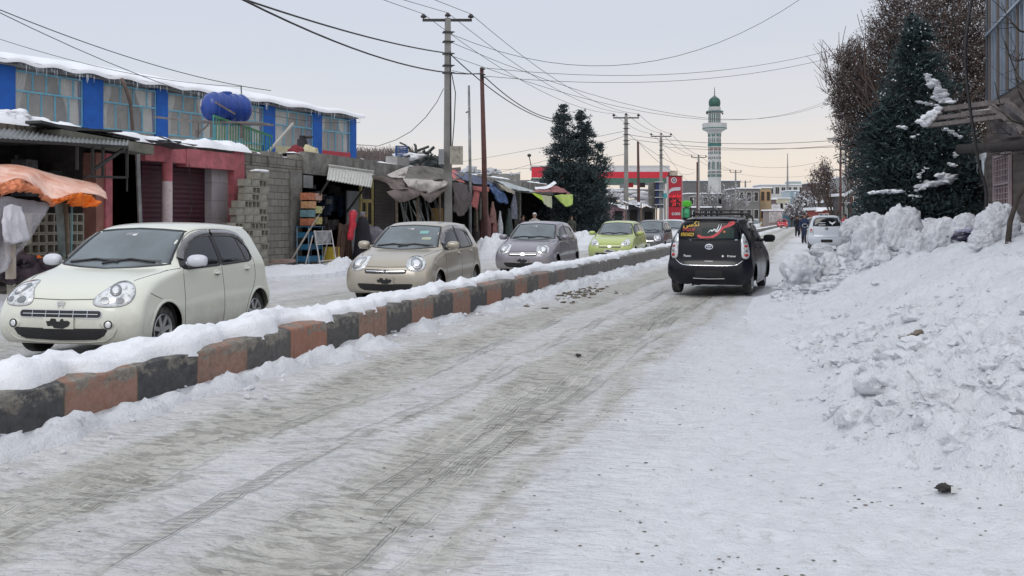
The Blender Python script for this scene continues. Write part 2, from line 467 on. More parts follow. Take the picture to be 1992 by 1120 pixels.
def hatchback(name, label, paint, loc, rz, cat='car', group=None, front='almond', rear='tall', H=1.535, L=3.65, W=1.665, visors=True, cm=None, mirror_mat=None, emblem='oval', plate='covered', back_text=None, rack=False, detail=2, spokes=7, rows=None, handles=True, tail_label=None, glass=None):
    cm = dict(cm or car_mats()); root = thing(name, label, cat, loc, rz, group)
    if glass: cm['glass'] = glass
    bm = car_body_bm(rows or HATCH, L=L, H=H, W=W, ns=4 if detail > 1 else 3)
    sk = Skin(bm)
    ky, kz, kx = L / 3.65, H / 1.535, W / 1.665
    yf, yr = (-1.825 + .72) * ky, (-1.825 + 3.13) * ky
    ar = .335
    for s in (-1, 1):
        for y in (yf, yr): cut_arch(bm, y, .285, ar, s)
    me = bpy.data.meshes.new('body'); bm.to_mesh(me); bm.free(); me.materials.append(paint); me.polygons.foreach_set('use_smooth', [True] * len(me.polygons)); me.update()
    bo = bpy.data.objects.new('body', me); COL.objects.link(bo); bo.parent = root
    S = lambda pts: [(a, b * kz) for a, b in pts]                       # scale z of a front-view outline
    Y = lambda pts: [((a - 1.825) * ky, b * kz) for a, b in pts]        # side view: y from the nose
    X = lambda pts: [(a * kx, b * kz) for a, b in pts]
    # underbody and wheel wells
    u = MB(); u.box((0, 0, .26), (W * .86, L * .9, .10)); u.box((0, yf, .45), (W * .84, .72, .42)); u.box((0, yr, .45), (W * .84, .72, .42))
    for s in (-1, 1):
        for y in (yf, yr):
            prev = None
            M = Matrix.Rotation(PI / 2, 4, 'Y')
            vs = []
            for k in range(25):
                a = R(-14 + 208 * k / 24); yy, zz = y + ar * 1.01 * math.cos(a), .285 + ar * 1.01 * math.sin(a)
                vs += [(s * (W / 2 - .28), yy, zz), (s * (W / 2 - (.075 if zz > .35 else .10)), yy, zz)]
            u.grid(vs, 25, 2)
    u.build('underbody', cm['under'], root)
    for s in (-1, 1):
        for y in (yf, yr):
            lip = MB()
            pts = [(s * (y + (ar + .012) * math.cos(R(a))), .285 + (ar + .012) * math.sin(R(a))) for a in range(-12, 193, 8)]
            sk.line(lip, 90 * s, pts, w=.03, off=.009); lip.build('arch_lip', paint, root, smooth=True)
    for s in (-1, 1):
        for y in (yf, yr): wheel_mb(cm, root, y, .285, s, xo=W / 2 - .062, spokes=spokes)
    # ---- glass
    # windscreen
    ws = [(-.60, 1.025), (0, .985), (.60, 1.025), (.645, 1.055), (.62, 1.14), (.565, 1.34), (.535, 1.405), (.50, 1.428), (0, 1.46), (-.50, 1.428), (-.535, 1.405), (-.565, 1.34), (-.62, 1.14), (-.645, 1.055)]
    fr = MB(); sk.patch(fr, 0, X(ws), .004, rings=6, sub=2, c=(0, 1.2 * kz)); g = fr.build('windscreen', cm['glass'], root, smooth=True)
    w = MB(); sk.line(w, 0, X(smooth_poly(ws, 2)), .022, .006, closed=True); w.build('windscreen_seal', cm['black'], g, smooth=True)
    for a, b in (((.50, 1.05), (-.10, 1.035)), ((.08, 1.05), (-.52, 1.045))):
        A_ = X([a, ((a[0] + b[0]) / 2, a[1] + .035), b]); wp = MB(); sk.line(wp, 0, A_, .022, .022); wp.build('wiper', cm['black'], root)
    # side windows
    dlo_f = [(1.17, 1.01), (1.19, .985), (1.27, .975), (2.02, .99), (2.06, 1.0), (2.06, 1.36), (2.02, 1.40), (1.90, 1.398), (1.72, 1.37), (1.55, 1.31), (1.38, 1.21), (1.24, 1.10)]
    dlo_r = [(2.10, 1.00), (2.14, .992), (2.88, 1.01), (2.97, 1.03), (3.00, 1.07), (2.97, 1.17), (2.90, 1.29), (2.80, 1.36), (2.66, 1.39), (2.40, 1.405), (2.14, 1.405), (2.10, 1.38)]
    for s in (-1, 1):
        for nm, dl, gl in (('front_window', dlo_f, 'sglass'), ('rear_window', dlo_r, 'dglass')):
            pl = Y(dl); pl = pl if s > 0 else mir(pl)
            mb = MB(); sk.patch(mb, 90 * s, pl, .005, rings=5); g = mb.build('side_window', cm.get(gl, cm['dglass']), root, smooth=True)
            mb = MB(); sk.line(mb, 90 * s, pl, .03, .0075, closed=True)
            if nm == 'rear_window':
                q = Y([(2.80, 1.02), (2.70, 1.38)]); q = q if s > 0 else mir(q); sk.line(mb, 90 * s, q, .025, .008)
            mb.build('window_frame', cm['black'], g, smooth=True)
        pil = Y([(2.08, .995), (2.08, 1.40)]); pil = pil if s > 0 else mir(pil)
        mb = MB(); sk.line(mb, 90 * s, pil, .075, .008); mb.build('pillar_trim', cm['black'], root); mb = MB()
        tri = Y([(1.15, 1.0), (1.20, .975), (1.40, .98), (1.33, 1.10), (1.27, 1.12)]); tri = tri if s > 0 else mir(tri); sk.patch(mb, 90 * s, tri, .009, rings=2)
        mb.build('quarter_trim', cm['black'], root)
        if visors:
            for seg in ([(1.24, 1.11), (1.34, 1.20), (1.50, 1.30), (1.68, 1.37), (1.86, 1.405), (2.05, 1.415)], [(2.11, 1.415), (2.40, 1.412), (2.64, 1.40), (2.82, 1.365), (2.93, 1.28)]):
                q = Y(seg); q = q if s > 0 else mir(q); mb = MB(); sk.line(mb, 90 * s, [(a, b - .022) for a, b in q], .085, .022); mb.build('window_visor', cm['visor'], root, smooth=True)
        # seams, handles
        mb = MB()
        for seg in ([(1.16, .96), (1.14, .80), (1.12, .60), (1.11, .42), (1.14, .25)], [(2.085, .985), (2.10, .80), (2.11, .50), (2.10, .24)],
                    [(3.02, 1.10), (3.06, .95), (3.04, .78), (2.93, .62), (2.82, .50), (2.76, .36), (2.74, .24)], [(1.14, .25), (2.10, .235), (2.74, .245)],
                    [(.84, .955), (1.00, .975), (1.14, .985)], [(.62, .66), (.50, .70), (.40, .74)], [(1.20, 1.03), (1.40, 1.235), (1.60, 1.365), (1.80, 1.43), (2.1, 1.445), (2.6, 1.43), (2.86, 1.38), (3.0, 1.24), (3.02, 1.10)]):
            q = Y(seg); q = q if s > 0 else mir(q); sk.line(mb, 90 * s, smooth_open(q), .0075 if detail > 1 else .012, .0018, step=.03)
        mb.build('door_seam', cm['gap'], root)
        if handles:
            for yy, zz in ((1.94, .885), (2.80, .905)):
                q = Y([(yy, zz)])[0]; q = q if s > 0 else (-q[0], q[1])
                mb = MB(); sk.patch(mb, 90 * s, ell(q[0], q[1], .085, .052, 16), .0015, rings=2); hb = mb.build('handle_recess', cm['gap'], root, smooth=True)
                hb.data.materials[0] = paint
                mb = MB(); p0, n0 = sk.hit(90 * s, q[0] - .07, q[1]); p1, n1 = sk.hit(90 * s, q[0], q[1] + .004); p2, n2 = sk.hit(90 * s, q[0] + .07, q[1])
                mb.tube([p0 + n0 * .004, p0 * .6 + p1 * .4 + n1 * .03, p1 + n1 * .036, p2 * .6 + p1 * .4 + n1 * .03, p2 + n2 * .004], [.011, .015, .016, .015, .011], 8)
                mb.build('door_handle', paint, root, smooth=True)
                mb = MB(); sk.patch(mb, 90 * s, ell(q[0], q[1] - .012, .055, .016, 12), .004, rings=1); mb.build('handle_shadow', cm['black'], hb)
        # mirror
        p, n = sk.hit(90 * s, *( (lambda q: q if s > 0 else (-q[0], q[1]))(Y([(1.30, 1.035)])[0]) ))
        mb = MB(); mb.tube([p - Vector((s * .02, 0, 0)), p + Vector((s * .07, -.02, -.005))], .028, 8)
        c0 = p + Vector((s * .16, -.03, .035)); vs = []; 
        nu, nv = 9, 18
        for i in range(nu):
            th = PI * i / (nu - 1)
            for j in range(nv):
                ph = 2 * PI * j / nv; x = math.cos(th) * .125; rr = math.sin(th) ** .55
                yy = math.cos(ph) * .075 * rr; zz = math.sin(ph) * .078 * rr
                if yy > 0: yy *= .45
                vs.append(c0 + Vector((s * x, yy + .015 * x * 4, zz)))
        for i in range(nu - 1): mb.add([], [])
        fs = [(i * nv + j, i * nv + (j + 1) % nv, (i + 1) * nv + (j + 1) % nv, (i + 1) * nv + j) for i in range(nu - 1) for j in range(nv)]
        mb.add(vs, fs); mo = mb.build('wing_mirror', mirror_mat or paint, root, smooth=True)
        mb = MB(); mb.box(c0 + Vector((0, .036, 0)), (.19, .006, .115)); mb.build('mirror_glass', cm['dglass'], mo)
        mb = MB(); mb.tube([c0 + Vector((-s * .09, -.02, -.075)), c0 + Vector((s * .09, -.02, -.07))], .014, 6); mb.build('mirror_base', cm['black'] if mirror_mat else paint, mo)
    # ---- front
    if front == 'almond': hl = [(.300, .655), (.33, .615), (.44, .60), (.58, .615), (.66, .66), (.70, .74), (.685, .83), (.62, .872), (.53, .86), (.42, .79), (.33, .715)]; haz = 30; proj = (.52, .765, .06)
    elif front == 'round': hl = [(.36, .635), (.46, .60), (.60, .615), (.67, .67), (.695, .76), (.67, .85), (.58, .885), (.47, .86), (.38, .78), (.345, .70)]; haz = 30; proj = (.53, .735, .105)
    else: hl = [(.34, .66), (.40, .625), (.55, .62), (.66, .655), (.72, .75), (.735, .86), (.67, .86), (.54, .81), (.40, .735)]; haz = 30; proj = (.52, .715, .055)
    # shift: az frame a = x cos + y sin ; use nose frame
    def HA(pts): 
        r = R(haz); return [(a * kx - 0.0 + (-1.825 * ky + .06) * math.sin(r) * 1.0 + .0, b * kz) for a, b in pts]
    for s in (-1, 1):
        q = HA(hl); q = q if s > 0 else mir(q); az = haz * s
        mb = MB(); sk.patch(mb, az, q, .006, dome=.018, rings=5, sub=3); ho = mb.build('headlight', cm['lamp'], root, smooth=True)
        mb = MB(); sk.line(mb, az, smooth_poly(q, 3), .007, .004, closed=True, step=.02); mb.build('lamp_rim', cm['gap'] if front == 'almond' else paint, ho)
        pp = HA([proj[:2]])[0]; pp = pp if s > 0 else (-pp[0], pp[1])
        mb = MB(); sk.patch(mb, az, ell(*pp, proj[2], proj[2]), .026, dome=.008, rings=3); mb.build('lamp_bowl', cm['dark'] if front != 'round' else cm['rim'], ho, smooth=True)
        mb = MB(); sk.patch(mb, az, ell(*pp, proj[2] * .62, proj[2] * .62), .036, dome=.01, rings=3); mb.build('lamp_bulb', cm['lamp'] if front != 'round' else cm['chrome'], ho, smooth=True)
        if front == 'almond':
            pp = HA([(.42, .665)])[0]; pp = pp if s > 0 else (-pp[0], pp[1])
            mb = MB(); sk.patch(mb, az, ell(*pp, .05, .036), .024, rings=2); mb.build('lamp_reflector', cm['dark'], ho); mb = MB()
            pp = HA([(.56, .665)])[0]; pp = pp if s > 0 else (-pp[0], pp[1]); sk.patch(mb, az, ell(*pp, .045, .03), .024, rings=2)
            mb.build('lamp_reflector', cm['dark'], ho)
            f = MB(); a0 = (.62, .415); az2 = 12 * s
            q = [(x * s if 0 else x, z) for x, z in ell(.56, .415, .085, .055, 18)]; q = q if s > 0 else mir(q)
            r0 = math.sin(R(12)) * 1.78
            q = [(a - r0 * s, b) for a, b in q]
            sk.patch(f, az2, q, .002, rings=2); fo = f.build('fog_light', cm['gap'], root, smooth=True); fo.data.materials[0] = paint
            f = MB(); q = [(a, b) for a, b in (ell(.575, .415, .042, .042, 16) if s > 0 else mir(ell(.575, .415, .042, .042, 16)))]; q = [(a - r0 * s, b) for a, b in q]
            sk.patch(f, az2, q, .008, dome=.01, rings=3); f.build('fog_lens', cm['lamp'], fo, smooth=True)
            f = MB(); sk.line(f, az2, q, .012, .012, closed=True, step=.02); f.build('fog_ring', cm['black'], fo)
    # hood lead seam
    mb = MB(); sk.line(mb, 0, X([(-.44, .695), (-.30, .685), (0, .677), (.30, .685), (.44, .695)]), .009, .002)
    mb.build('bonnet_seam', cm['gap'], root)
    for s in (-1, 1): mb = MB(); sk.line(mb, 'top', [(s * x * kx, (y - 1.825) * ky) for x, y in ((.60, .42), (.655, .60), (.69, .78), (.70, .95))], .008, .002); mb.build('bonnet_seam', cm['gap'], root)
    # bumper crease
    if front == 'almond':
        gz, gw, gh = .525, .92, .082
        mb = MB(); sk.patch(mb, 0, X(rrect(0, gz, gw, gh, .035)), .003, rings=3); go = mb.build('grille', cm['black'], root)
        mb = MB(); sk.line(mb, 0, X([(-gw * .46, gz), (gw * .46, gz)]), .008, .012)
        for k in range(-2, 3): sk.line(mb, 0, X([(k * .155, gz - .035), (k * .155, gz + .035)]), .007, .012)
        sk.line(mb, 0, X(rrect(0, gz, gw, gh, .035)), .008, .008, closed=True)
        mb.build('grille_bar', cm['chrome'], go)
    else:
        gz, gw, gh = (.60, .78, .085) if front == 'round' else (.585, .80, .06)
        gp = [(-gw / 2 * .93, gz - gh * .5), (0, gz - gh * .55), (gw / 2 * .93, gz - gh * .5), (gw / 2, gz), (gw / 2 * .98, gz + gh * .42), (0, gz + gh * .36), (-gw / 2 * .98, gz + gh * .42), (-gw / 2, gz)]
        mb = MB(); sk.patch(mb, 0, X(gp), .003, rings=3, sub=2); go = mb.build('grille', cm['black'], root)
        mb = MB(); sk.line(mb, 0, X([(-gw * .47, gz + .004), (0, gz - .004), (gw * .47, gz + .004)]), .014, .014); mb.build('grille_bar', paint if front != 'round' else cm['chrome'], go)
    # lower intake, plate, emblem
    mb = MB(); sk.patch(mb, 0, X([(-.53, .355), (-.49, .29), (-.40, .245), (0, .232), (.40, .245), (.49, .29), (.53, .355), (.50, .372), (0, .365), (-.50, .372)]), .003, rings=4); io = mb.build('lower_intake', cm['black'], root)
    mb = MB()
    for z in (.27, .305, .335): sk.line(mb, 0, X([(-.45, z), (.45, z)]), .010, .009)
    mb.build('intake_slats', cm['under'], io)
    mb = MB()
    for s in (-1, 1): sk.line(mb, 0, X([(s * .30, .212), (s * .50, .235), (s * .58, .29), (s * .62, .37)]), .016, .010)
    sk.line(mb, 0, X([(-.30, .212), (0, .205), (.30, .212)]), .016, .010)
    mb.build('bumper_lip', paint, root, smooth=True)
    mb = MB(); c, n = sk.hit(0, 0, .425 * kz)
    mb.box((0, c.y - .012, .425 * kz), (.37, .012, .125)); po = mb.build('plate_bracket', paint if plate == 'covered' else cm['white'], root)
    mb = MB()
    blob = [(-.15, .02), (-.13, -.035), (-.07, -.03), (-.05, -.055), (.06, -.06), (.13, -.03), (.15, .01), (.12, .03), (.07, .028), (.06, .05), (.03, .045), (.02, .02), (-.02, .02), (-.03, .05), (-.09, .052), (-.10, .025)]
    if plate == 'covered': mb.add([(x, c.y - .021, .425 * kz + z) for x, z in blob], [tuple(range(len(blob)))])
    else: mb.box((0, c.y - .021, .425 * kz), (.30, .004, .03)); mb.box((-.05, c.y - .021, .455 * kz), (.12, .004, .02))
    mb.build('number_plate', cm['black'], po)
    mb = MB(); ez = .625 if front == 'almond' else gz
    if emblem == 'H':
        c, n = sk.hit(0, 0, ez * kz)
        yy = c.y - .012; 
        for s in (-1, 1): mb.beam((s * .026, yy, ez * kz - .034), (s * .034, yy, ez * kz + .034), .014, .01, up=(0, 1, 0))
        mb.beam((-.022, yy, ez * kz), (.03, yy, ez * kz), .014, .01, up=(0, 1, 0)); mb.beam((-.03, yy, ez * kz + .038), (.04, yy, ez * kz + .038), .006, .01, up=(0, 1, 0))
    else:
        sk.line(mb, 0, X(ell(0, ez, .055, .037, 20)), .011, .016, closed=True, step=.01); sk.line(mb, 0, X(ell(0, ez + .004, .018, .033, 14)), .008, .018, closed=True, step=.01); sk.line(mb, 0, X(ell(0, ez + .015, .038, .014, 14)), .008, .018, closed=True, step=.01)
    mb.build('emblem', cm['chrome'], root)
    # interior mirror seen through the screen, stickers
    if detail > 1:
        mb = MB(); sk.patch(mb, 0, X(rrect(-.02, 1.385, .16, .035, .015)), .006, rings=1); mo = mb.build('rear_view_mirror', cm['dark'], root)
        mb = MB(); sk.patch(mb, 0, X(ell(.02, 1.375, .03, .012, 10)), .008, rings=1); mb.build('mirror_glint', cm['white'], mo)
        mb = MB(); sk.line(mb, 0, X([(-.56, 1.06), (-.25, 1.075), (0, 1.08), (.25, 1.075), (.56, 1.06)]), .055, .0045); mb.build('dashboard', M_plain('dashboard_grey', (.035, .036, .038), .3), root, smooth=True)
    # ---- rear
    rg = [(-.56, 1.06), (0, 1.045), (.56, 1.06), (.60, 1.10), (.59, 1.20), (.555, 1.34), (.50, 1.40), (0, 1.425), (-.50, 1.40), (-.555, 1.34), (-.59, 1.20), (-.60, 1.10)]
    mb = MB(); sk.patch(mb, 180, X(rg), .004, rings=6, sub=2, c=(0, 1.24 * kz)); rgo = mb.build('rear_screen', cm['dglass'], root, smooth=True)
    mb = MB(); sk.line(mb, 180, X(smooth_poly(rg, 2)), .016, .006, closed=True); mb.build('rear_screen_seal', cm['black'], rgo, smooth=True)
    mb = MB(); sk.line(mb, 180, X([(-.42, 1.075), (.05, 1.095)]), .016, .02); mb.build('rear_wiper', cm['black'], root)
    if rear == 'tall': tl = [(.575, .76), (.575, .95), (.59, 1.09), (.63, 1.18), (.68, 1.17), (.745, 1.02), (.765, .86), (.75, .75), (.69, .70), (.61, .715)]; rz_ = 150
    else: tl = [(.56, .80), (.57, .93), (.64, .985), (.71, .95), (.745, .86), (.735, .76), (.68, .72), (.60, .74)]; rz_ = 150
    def RA(pts): r = R(30); return [(-(a * kx * .98) + (1.76 * ky) * math.sin(r), b * kz) for a, b in pts]
    for s in (-1, 1):
        # +x side: az=150: A=(cos150, sin150)=(-.87,.5)
        q = RA([(a, b) for a, b in tl]); q = [(a_ * 1.0, b_) for a_, b_ in q]
        q = [(-(x * kx) * math.cos(R(30)) + (1.66 * ky) * .5, z * kz) for x, z in tl]
        q = q if s > 0 else mir(q); az = 150 * s
        mb = MB(); sk.patch(mb, az, q, .006, dome=.014, rings=4, sub=3); to = mb.build('tail_light', cm['lamp'], root, smooth=True)
        zc = [z for x, z in tl]; z0, z1 = min(zc), max(zc)
        def TQ(x, z, r1, r2):
            e = ell(-(x * kx) * math.cos(R(30)) + .83 * ky, z * kz, r1, r2, 14); return e if s > 0 else mir(e)
        if rear == 'tall':
            mb = MB(); sk.patch(mb, az, TQ(.68, .775, .045, .032), .018, dome=.01, rings=2); mb.build('red_reflector', cm['red'], to, smooth=True); mb = MB(); sk.patch(mb, az, TQ(.68, .945, .04, .024), .02, dome=.006, rings=2); mb.build('red_reflector', cm['red'], to, smooth=True)
            mb = MB(); sk.patch(mb, az, TQ(.68, .855, .03, .03), .02, dome=.008, rings=2); mb.build('lamp_bulb', cm['dark'], to, smooth=True); mb = MB(); sk.patch(mb, az, TQ(.675, 1.03, .028, .03), .02, dome=.008, rings=2); mb.build('lamp_bulb', cm['dark'], to, smooth=True)
        else:
            mb = MB(); sk.patch(mb, az, TQ(.66, .86, .055, .09), .02, dome=.006, rings=3); mb.build('red_reflector', cm['red'], to, smooth=True)
            mb = MB(); sk.patch(mb, az, TQ(.66, .82, .03, .035), .03, dome=.006, rings=3); mb.build('lamp_bulb', cm['lamp'], to, smooth=True)
    mb = MB(); sk.line(mb, 180, X(smooth_open([(-.66, .70), (-.60, .64), (-.50, .585), (-.30, .575), (0, .573), (.30, .575), (.50, .585), (.60, .64), (.66, .70)])), .009, .004); mb.build('tailgate_edge', cm['chrome'] if rear == 'tall' else cm['gap'], root)
    mb = MB(); sk.line(mb, 180, X([(-.585, 1.06), (-.60, .85), (-.585, .66)]), .008, .002); mb.build('tailgate_seam', cm['gap'], root); mb = MB(); sk.line(mb, 180, X([(.585, 1.06), (.60, .85), (.585, .66)]), .008, .002); mb.build('tailgate_seam', cm['gap'], root)
    mb = MB(); sk.patch(mb, 180, X(rrect(0, .41, .52, .13, .03)), .003, rings=2); mb.build('plate_recess', cm['black'], root)
    mb = MB(); sk.line(mb, 180, X([(-.30, .325), (0, .315), (.30, .325)]), .012, .006); mb.build('reflective_strip', cm['white'], root)
    mb = MB(); sk.line(mb, 180, X([(-.08, .655), (.08, .655)]), .008, .008); mb.build('boot_handle', cm['rim'], root)
    mb = MB(); ez = .935
    sk.line(mb, 180, X(ell(0, ez, .072, .048, 24)), .013, .010, closed=True, step=.01); sk.line(mb, 180, X(ell(0, ez + .004, .022, .042, 16)), .010, .012, closed=True, step=.01); sk.line(mb, 180, X(ell(0, ez + .018, .052, .018, 16)), .010, .012, closed=True, step=.01)
    mb.build('rear_emblem', cm['chrome'], root)
    mb = MB(); c, n = sk.hit(180, 0, 1.36 * kz)
    mb.tube([(-.50 * kx, c.y - .13, 1.445 * kz), (-.3, c.y - .045, 1.465 * kz), (.3, c.y - .045, 1.465 * kz), (.50 * kx, c.y - .13, 1.445 * kz)], .018, 8); mb.build('roof_spoiler', paint, root, smooth=True)
    mb = MB(); mb.tube([(.35, L / 2 - .35, .19), (.35, L / 2 - .02, .19)], .03, 8); mb.build('exhaust_pipe', cm['rim'], root)
    root['skin'] = 0; del root['skin']
    return root, sk, cm
def smooth_open(p, k=3):
    if len(p) < 3: return p
    q = [(2 * p[0][0] - p[1][0], 2 * p[0][1] - p[1][1])] + list(p) + [(2 * p[-1][0] - p[-2][0], 2 * p[-1][1] - p[-2][1])]; out = []
    for i in range(1, len(q) - 2):
        for s_ in range(k):
            t = s_ / k; p0, p1, p2, p3 = q[i - 1:i + 3]
            out.append(tuple(.5 * (2 * p1[d] + (p2[d] - p0[d]) * t + (2 * p0[d] - 5 * p1[d] + 4 * p2[d] - p3[d]) * t * t + (3 * p1[d] - p0[d] - 3 * p2[d] + p3[d]) * t ** 3) for d in (0, 1)))
    out.append(p[-1]); return out
# ================================================================ SETTING
U = Vector((.2873, .9578, 0)); N = Vector((.9578, -.2873, 0)); RZU = math.atan2(U.y, U.x)
def W(s, t, z=0.0): 
    return Vector((-5.45 + s * U.x + t * N.x, s * U.y + t * N.y, z))
def dpx(px, t): return (5.45 - t / .9578) / (.3 - (px - CX) / FPX)
def spx(px, t):
    d = dpx(px, t); p = Vector(((px - CX) / FPX * d + 5.45, d, 0)); return p.dot(U)
def zpx(px, py, t): return CAMZ - (py - HY) / FPX * dpx(px, t)
def LP(px, py, t): return P(px, py, dpx(px, t))
def st(p): q = Vector((p[0] + 5.45, p[1], 0)); return q.dot(U), q.dot(N)

# ---- camera, sky, sun
cd = bpy.data.cameras.new('camera'); cam = bpy.data.objects.new('camera', cd); COL.objects.link(cam)
cam.location = (0, 0, CAMZ); cam.rotation_euler = (R(90), 0, 0); cd.sensor_width = 36; cd.lens = 36 * FPX / 1992; cd.shift_y = -(560 - HY) / 1992
cd.clip_end = 3000; cd.clip_start = .05; SC.camera = cam
SC.view_settings.view_transform = 'Standard'; SC.view_settings.look = 'None'; SC.view_settings.exposure = 0.0; SC.view_settings.gamma = 1
SC.cycles.use_denoising = True; SC.cycles.max_bounces = 6; SC.cycles.caustics_reflective = False; SC.cycles.caustics_refractive = False
w = bpy.data.worlds.new('World'); SC.world = w; w.use_nodes = True; nt = w.node_tree; nt.nodes.clear()
def wn(t, **k):
    x = nt.nodes.new(t)
    for a, b in k.items(): setattr(x, a, b)
    return x
wo = wn('ShaderNodeOutputWorld'); bg = wn('ShaderNodeBackground'); bg2 = wn('ShaderNodeBackground'); ad = wn('ShaderNodeAddShader')
sk_ = wn('ShaderNodeTexSky', sky_type='NISHITA'); sk_.sun_disc = False; sk_.sun_elevation = R(38); sk_.sun_rotation = R(150); sk_.dust_density = 3
nt.links.new(sk_.outputs[0], bg.inputs[0]); bg.inputs[1].default_value = .022
tc = wn('ShaderNodeTexCoord'); sp = wn('ShaderNodeSeparateXYZ'); nt.links.new(tc.outputs['Generated'], sp.inputs[0])
# cloud deck: colour by height above the horizon, warmer towards +X
cr = wn('ShaderNodeValToRGB'); e = cr.color_ramp.elements
cool = [(0.0, (.80, .71, .62)), (.05, (.82, .725, .64)), (.10, (.70, .675, .68)), (.17, (.61, .625, .68)), (.30, (.575, .60, .68)), (.6, (.78, .82, .90)), (1.0, (1.0, 1.03, 1.08))]
while len(e) < len(cool): e.new(.5)
for i, (p_, c_) in enumerate(cool): e[i].position = p_; e[i].color = (*c_, 1)
nz = wn('ShaderNodeTexNoise'); nz.inputs['Scale'].default_value = 2.2; nz.inputs['Detail'].default_value = 5; nz.inputs['Roughness'].default_value = .5
mpw = wn('ShaderNodeMapping'); mpw.inputs['Scale'].default_value = (1, 1, 7); nt.links.new(tc.outputs['Generated'], mpw.inputs[0]); nt.links.new(mpw.outputs[0], nz.inputs['Vector'])
m1 = wn('ShaderNodeMath', operation='MULTIPLY_ADD'); nt.links.new(nz.outputs['Fac'], m1.inputs[0]); m1.inputs[1].default_value = .10; m1.inputs[2].default_value = -.05
m2 = wn('ShaderNodeMath', operation='ADD'); nt.links.new(sp.outputs[2], m2.inputs[0]); nt.links.new(m1.outputs[0], m2.inputs[1])
m3 = wn('ShaderNodeMath', operation='MULTIPLY_ADD'); nt.links.new(sp.outputs[0], m3.inputs[0]); m3.inputs[1].default_value = -.07; m3.inputs[2].default_value = 0.012
m4 = wn('ShaderNodeMath', operation='ADD'); nt.links.new(m2.outputs[0], m4.inputs[0]); nt.links.new(m3.outputs[0], m4.inputs[1]); m4.use_clamp = True
nt.links.new(m4.outputs[0], cr.inputs[0]); nt.links.new(cr.outputs[0], bg2.inputs[0]); bg2.inputs[1].default_value = 1.0
nt.links.new(bg.outputs[0], ad.inputs[0]); nt.links.new(bg2.outputs[0], ad.inputs[1]); nt.links.new(ad.outputs[0], wo.inputs[0])
sl = bpy.data.lights.new('sun', 'SUN'); sl.energy = .8; sl.angle = R(25); sl.color = (1, .97, .93); so = bpy.data.objects.new('sun', sl); COL.objects.link(so)
# sun behind the cloud, high and from the left-behind of the camera
so.rotation_euler = (R(52), 0, R(-30)); so.location = (0, 0, 30)

# ---- snow materials
def M_snow(name, base=(.80, .82, .86), dirt=(.36, .34, .31), amount=.35, scale=6, bump=.5, bd=.03, speck=.6):
    if name in _mc: return _mc[name]
    m = bpy.data.materials.new(name); t = NT(m); v = t.coord('Object')
    a = t.noise(v, scale * .22, 4, .6); b = t.noise(v, scale, 8, .72)
    c = t.mix(t.ramp(a, [(.4, 0.0), (.75, amount)]), base, tuple((x + y) / 2 for x, y in zip(base, dirt)))
    c = t.mix(t.ramp(b, [(.57, 0.0), (.70, speck)]), c, dirt)
    d = t.noise(v, scale * 7, 4, .6)
    c = t.mix(t.ramp(d, [(.63, 0.0), (.70, speck)]), c, tuple(x * .30 for x in dirt))
    t.set(base=c, rough=.75, spec=.3)
    h = t.math('ADD', t.noise(v, scale * 1.6, 8, .68), t.math('MULTIPLY', t.noise(v, scale * 9, 4, .6), .35))
    t.bump(h, bump, bd)
    _mc[name] = m; return m
SNOW = M_snow('mound_snow', base=(.80, .82, .865), dirt=(.42, .41, .39), amount=.30, speck=.55, scale=7, bump=.9, bd=.06)
SNOWC = M_snow('clean_snow', base=(.84, .86, .90), amount=.08, speck=.10, scale=4, bump=.6, bd=.05)
SNOWP = M_snow('plain_snow', base=(.82, .84, .88), amount=.10, speck=.0, scale=2, bump=.3)

def clods(x, y, sd):
    ix = np.floor(x); iy = np.floor(y); best = np.zeros(np.shape(x))
    wx = x + .25 * vnoise(x * 2, y * 2, sd + 3); wy = y + .25 * vnoise(x * 2, y * 2, sd + 4)
    for dx in (-1, 0, 1):
        for dy in (-1, 0, 1):
            jx = ix + dx; jy = iy + dy; px = jx + _hash(jx, jy, sd + 11); py = jy + _hash(jx, jy, sd + 23); rr = .30 + .55 * _hash(jx, jy, sd + 31)
            d = np.sqrt((px - wx) ** 2 + (py - wy) ** 2) / rr; best = np.maximum(best, np.sqrt(np.clip(1 - d * d, 0, 1)) * rr)
    return best
# ---- ground: one sheet to the horizon
mb = MB(); mb.box((60, 700, -.44), (2400, 2400, .5)); mb.build('ground', M_snow('field_snow', base=(.66, .67, .70), amount=.5, speck=.3, scale=1.5), kind='structure')

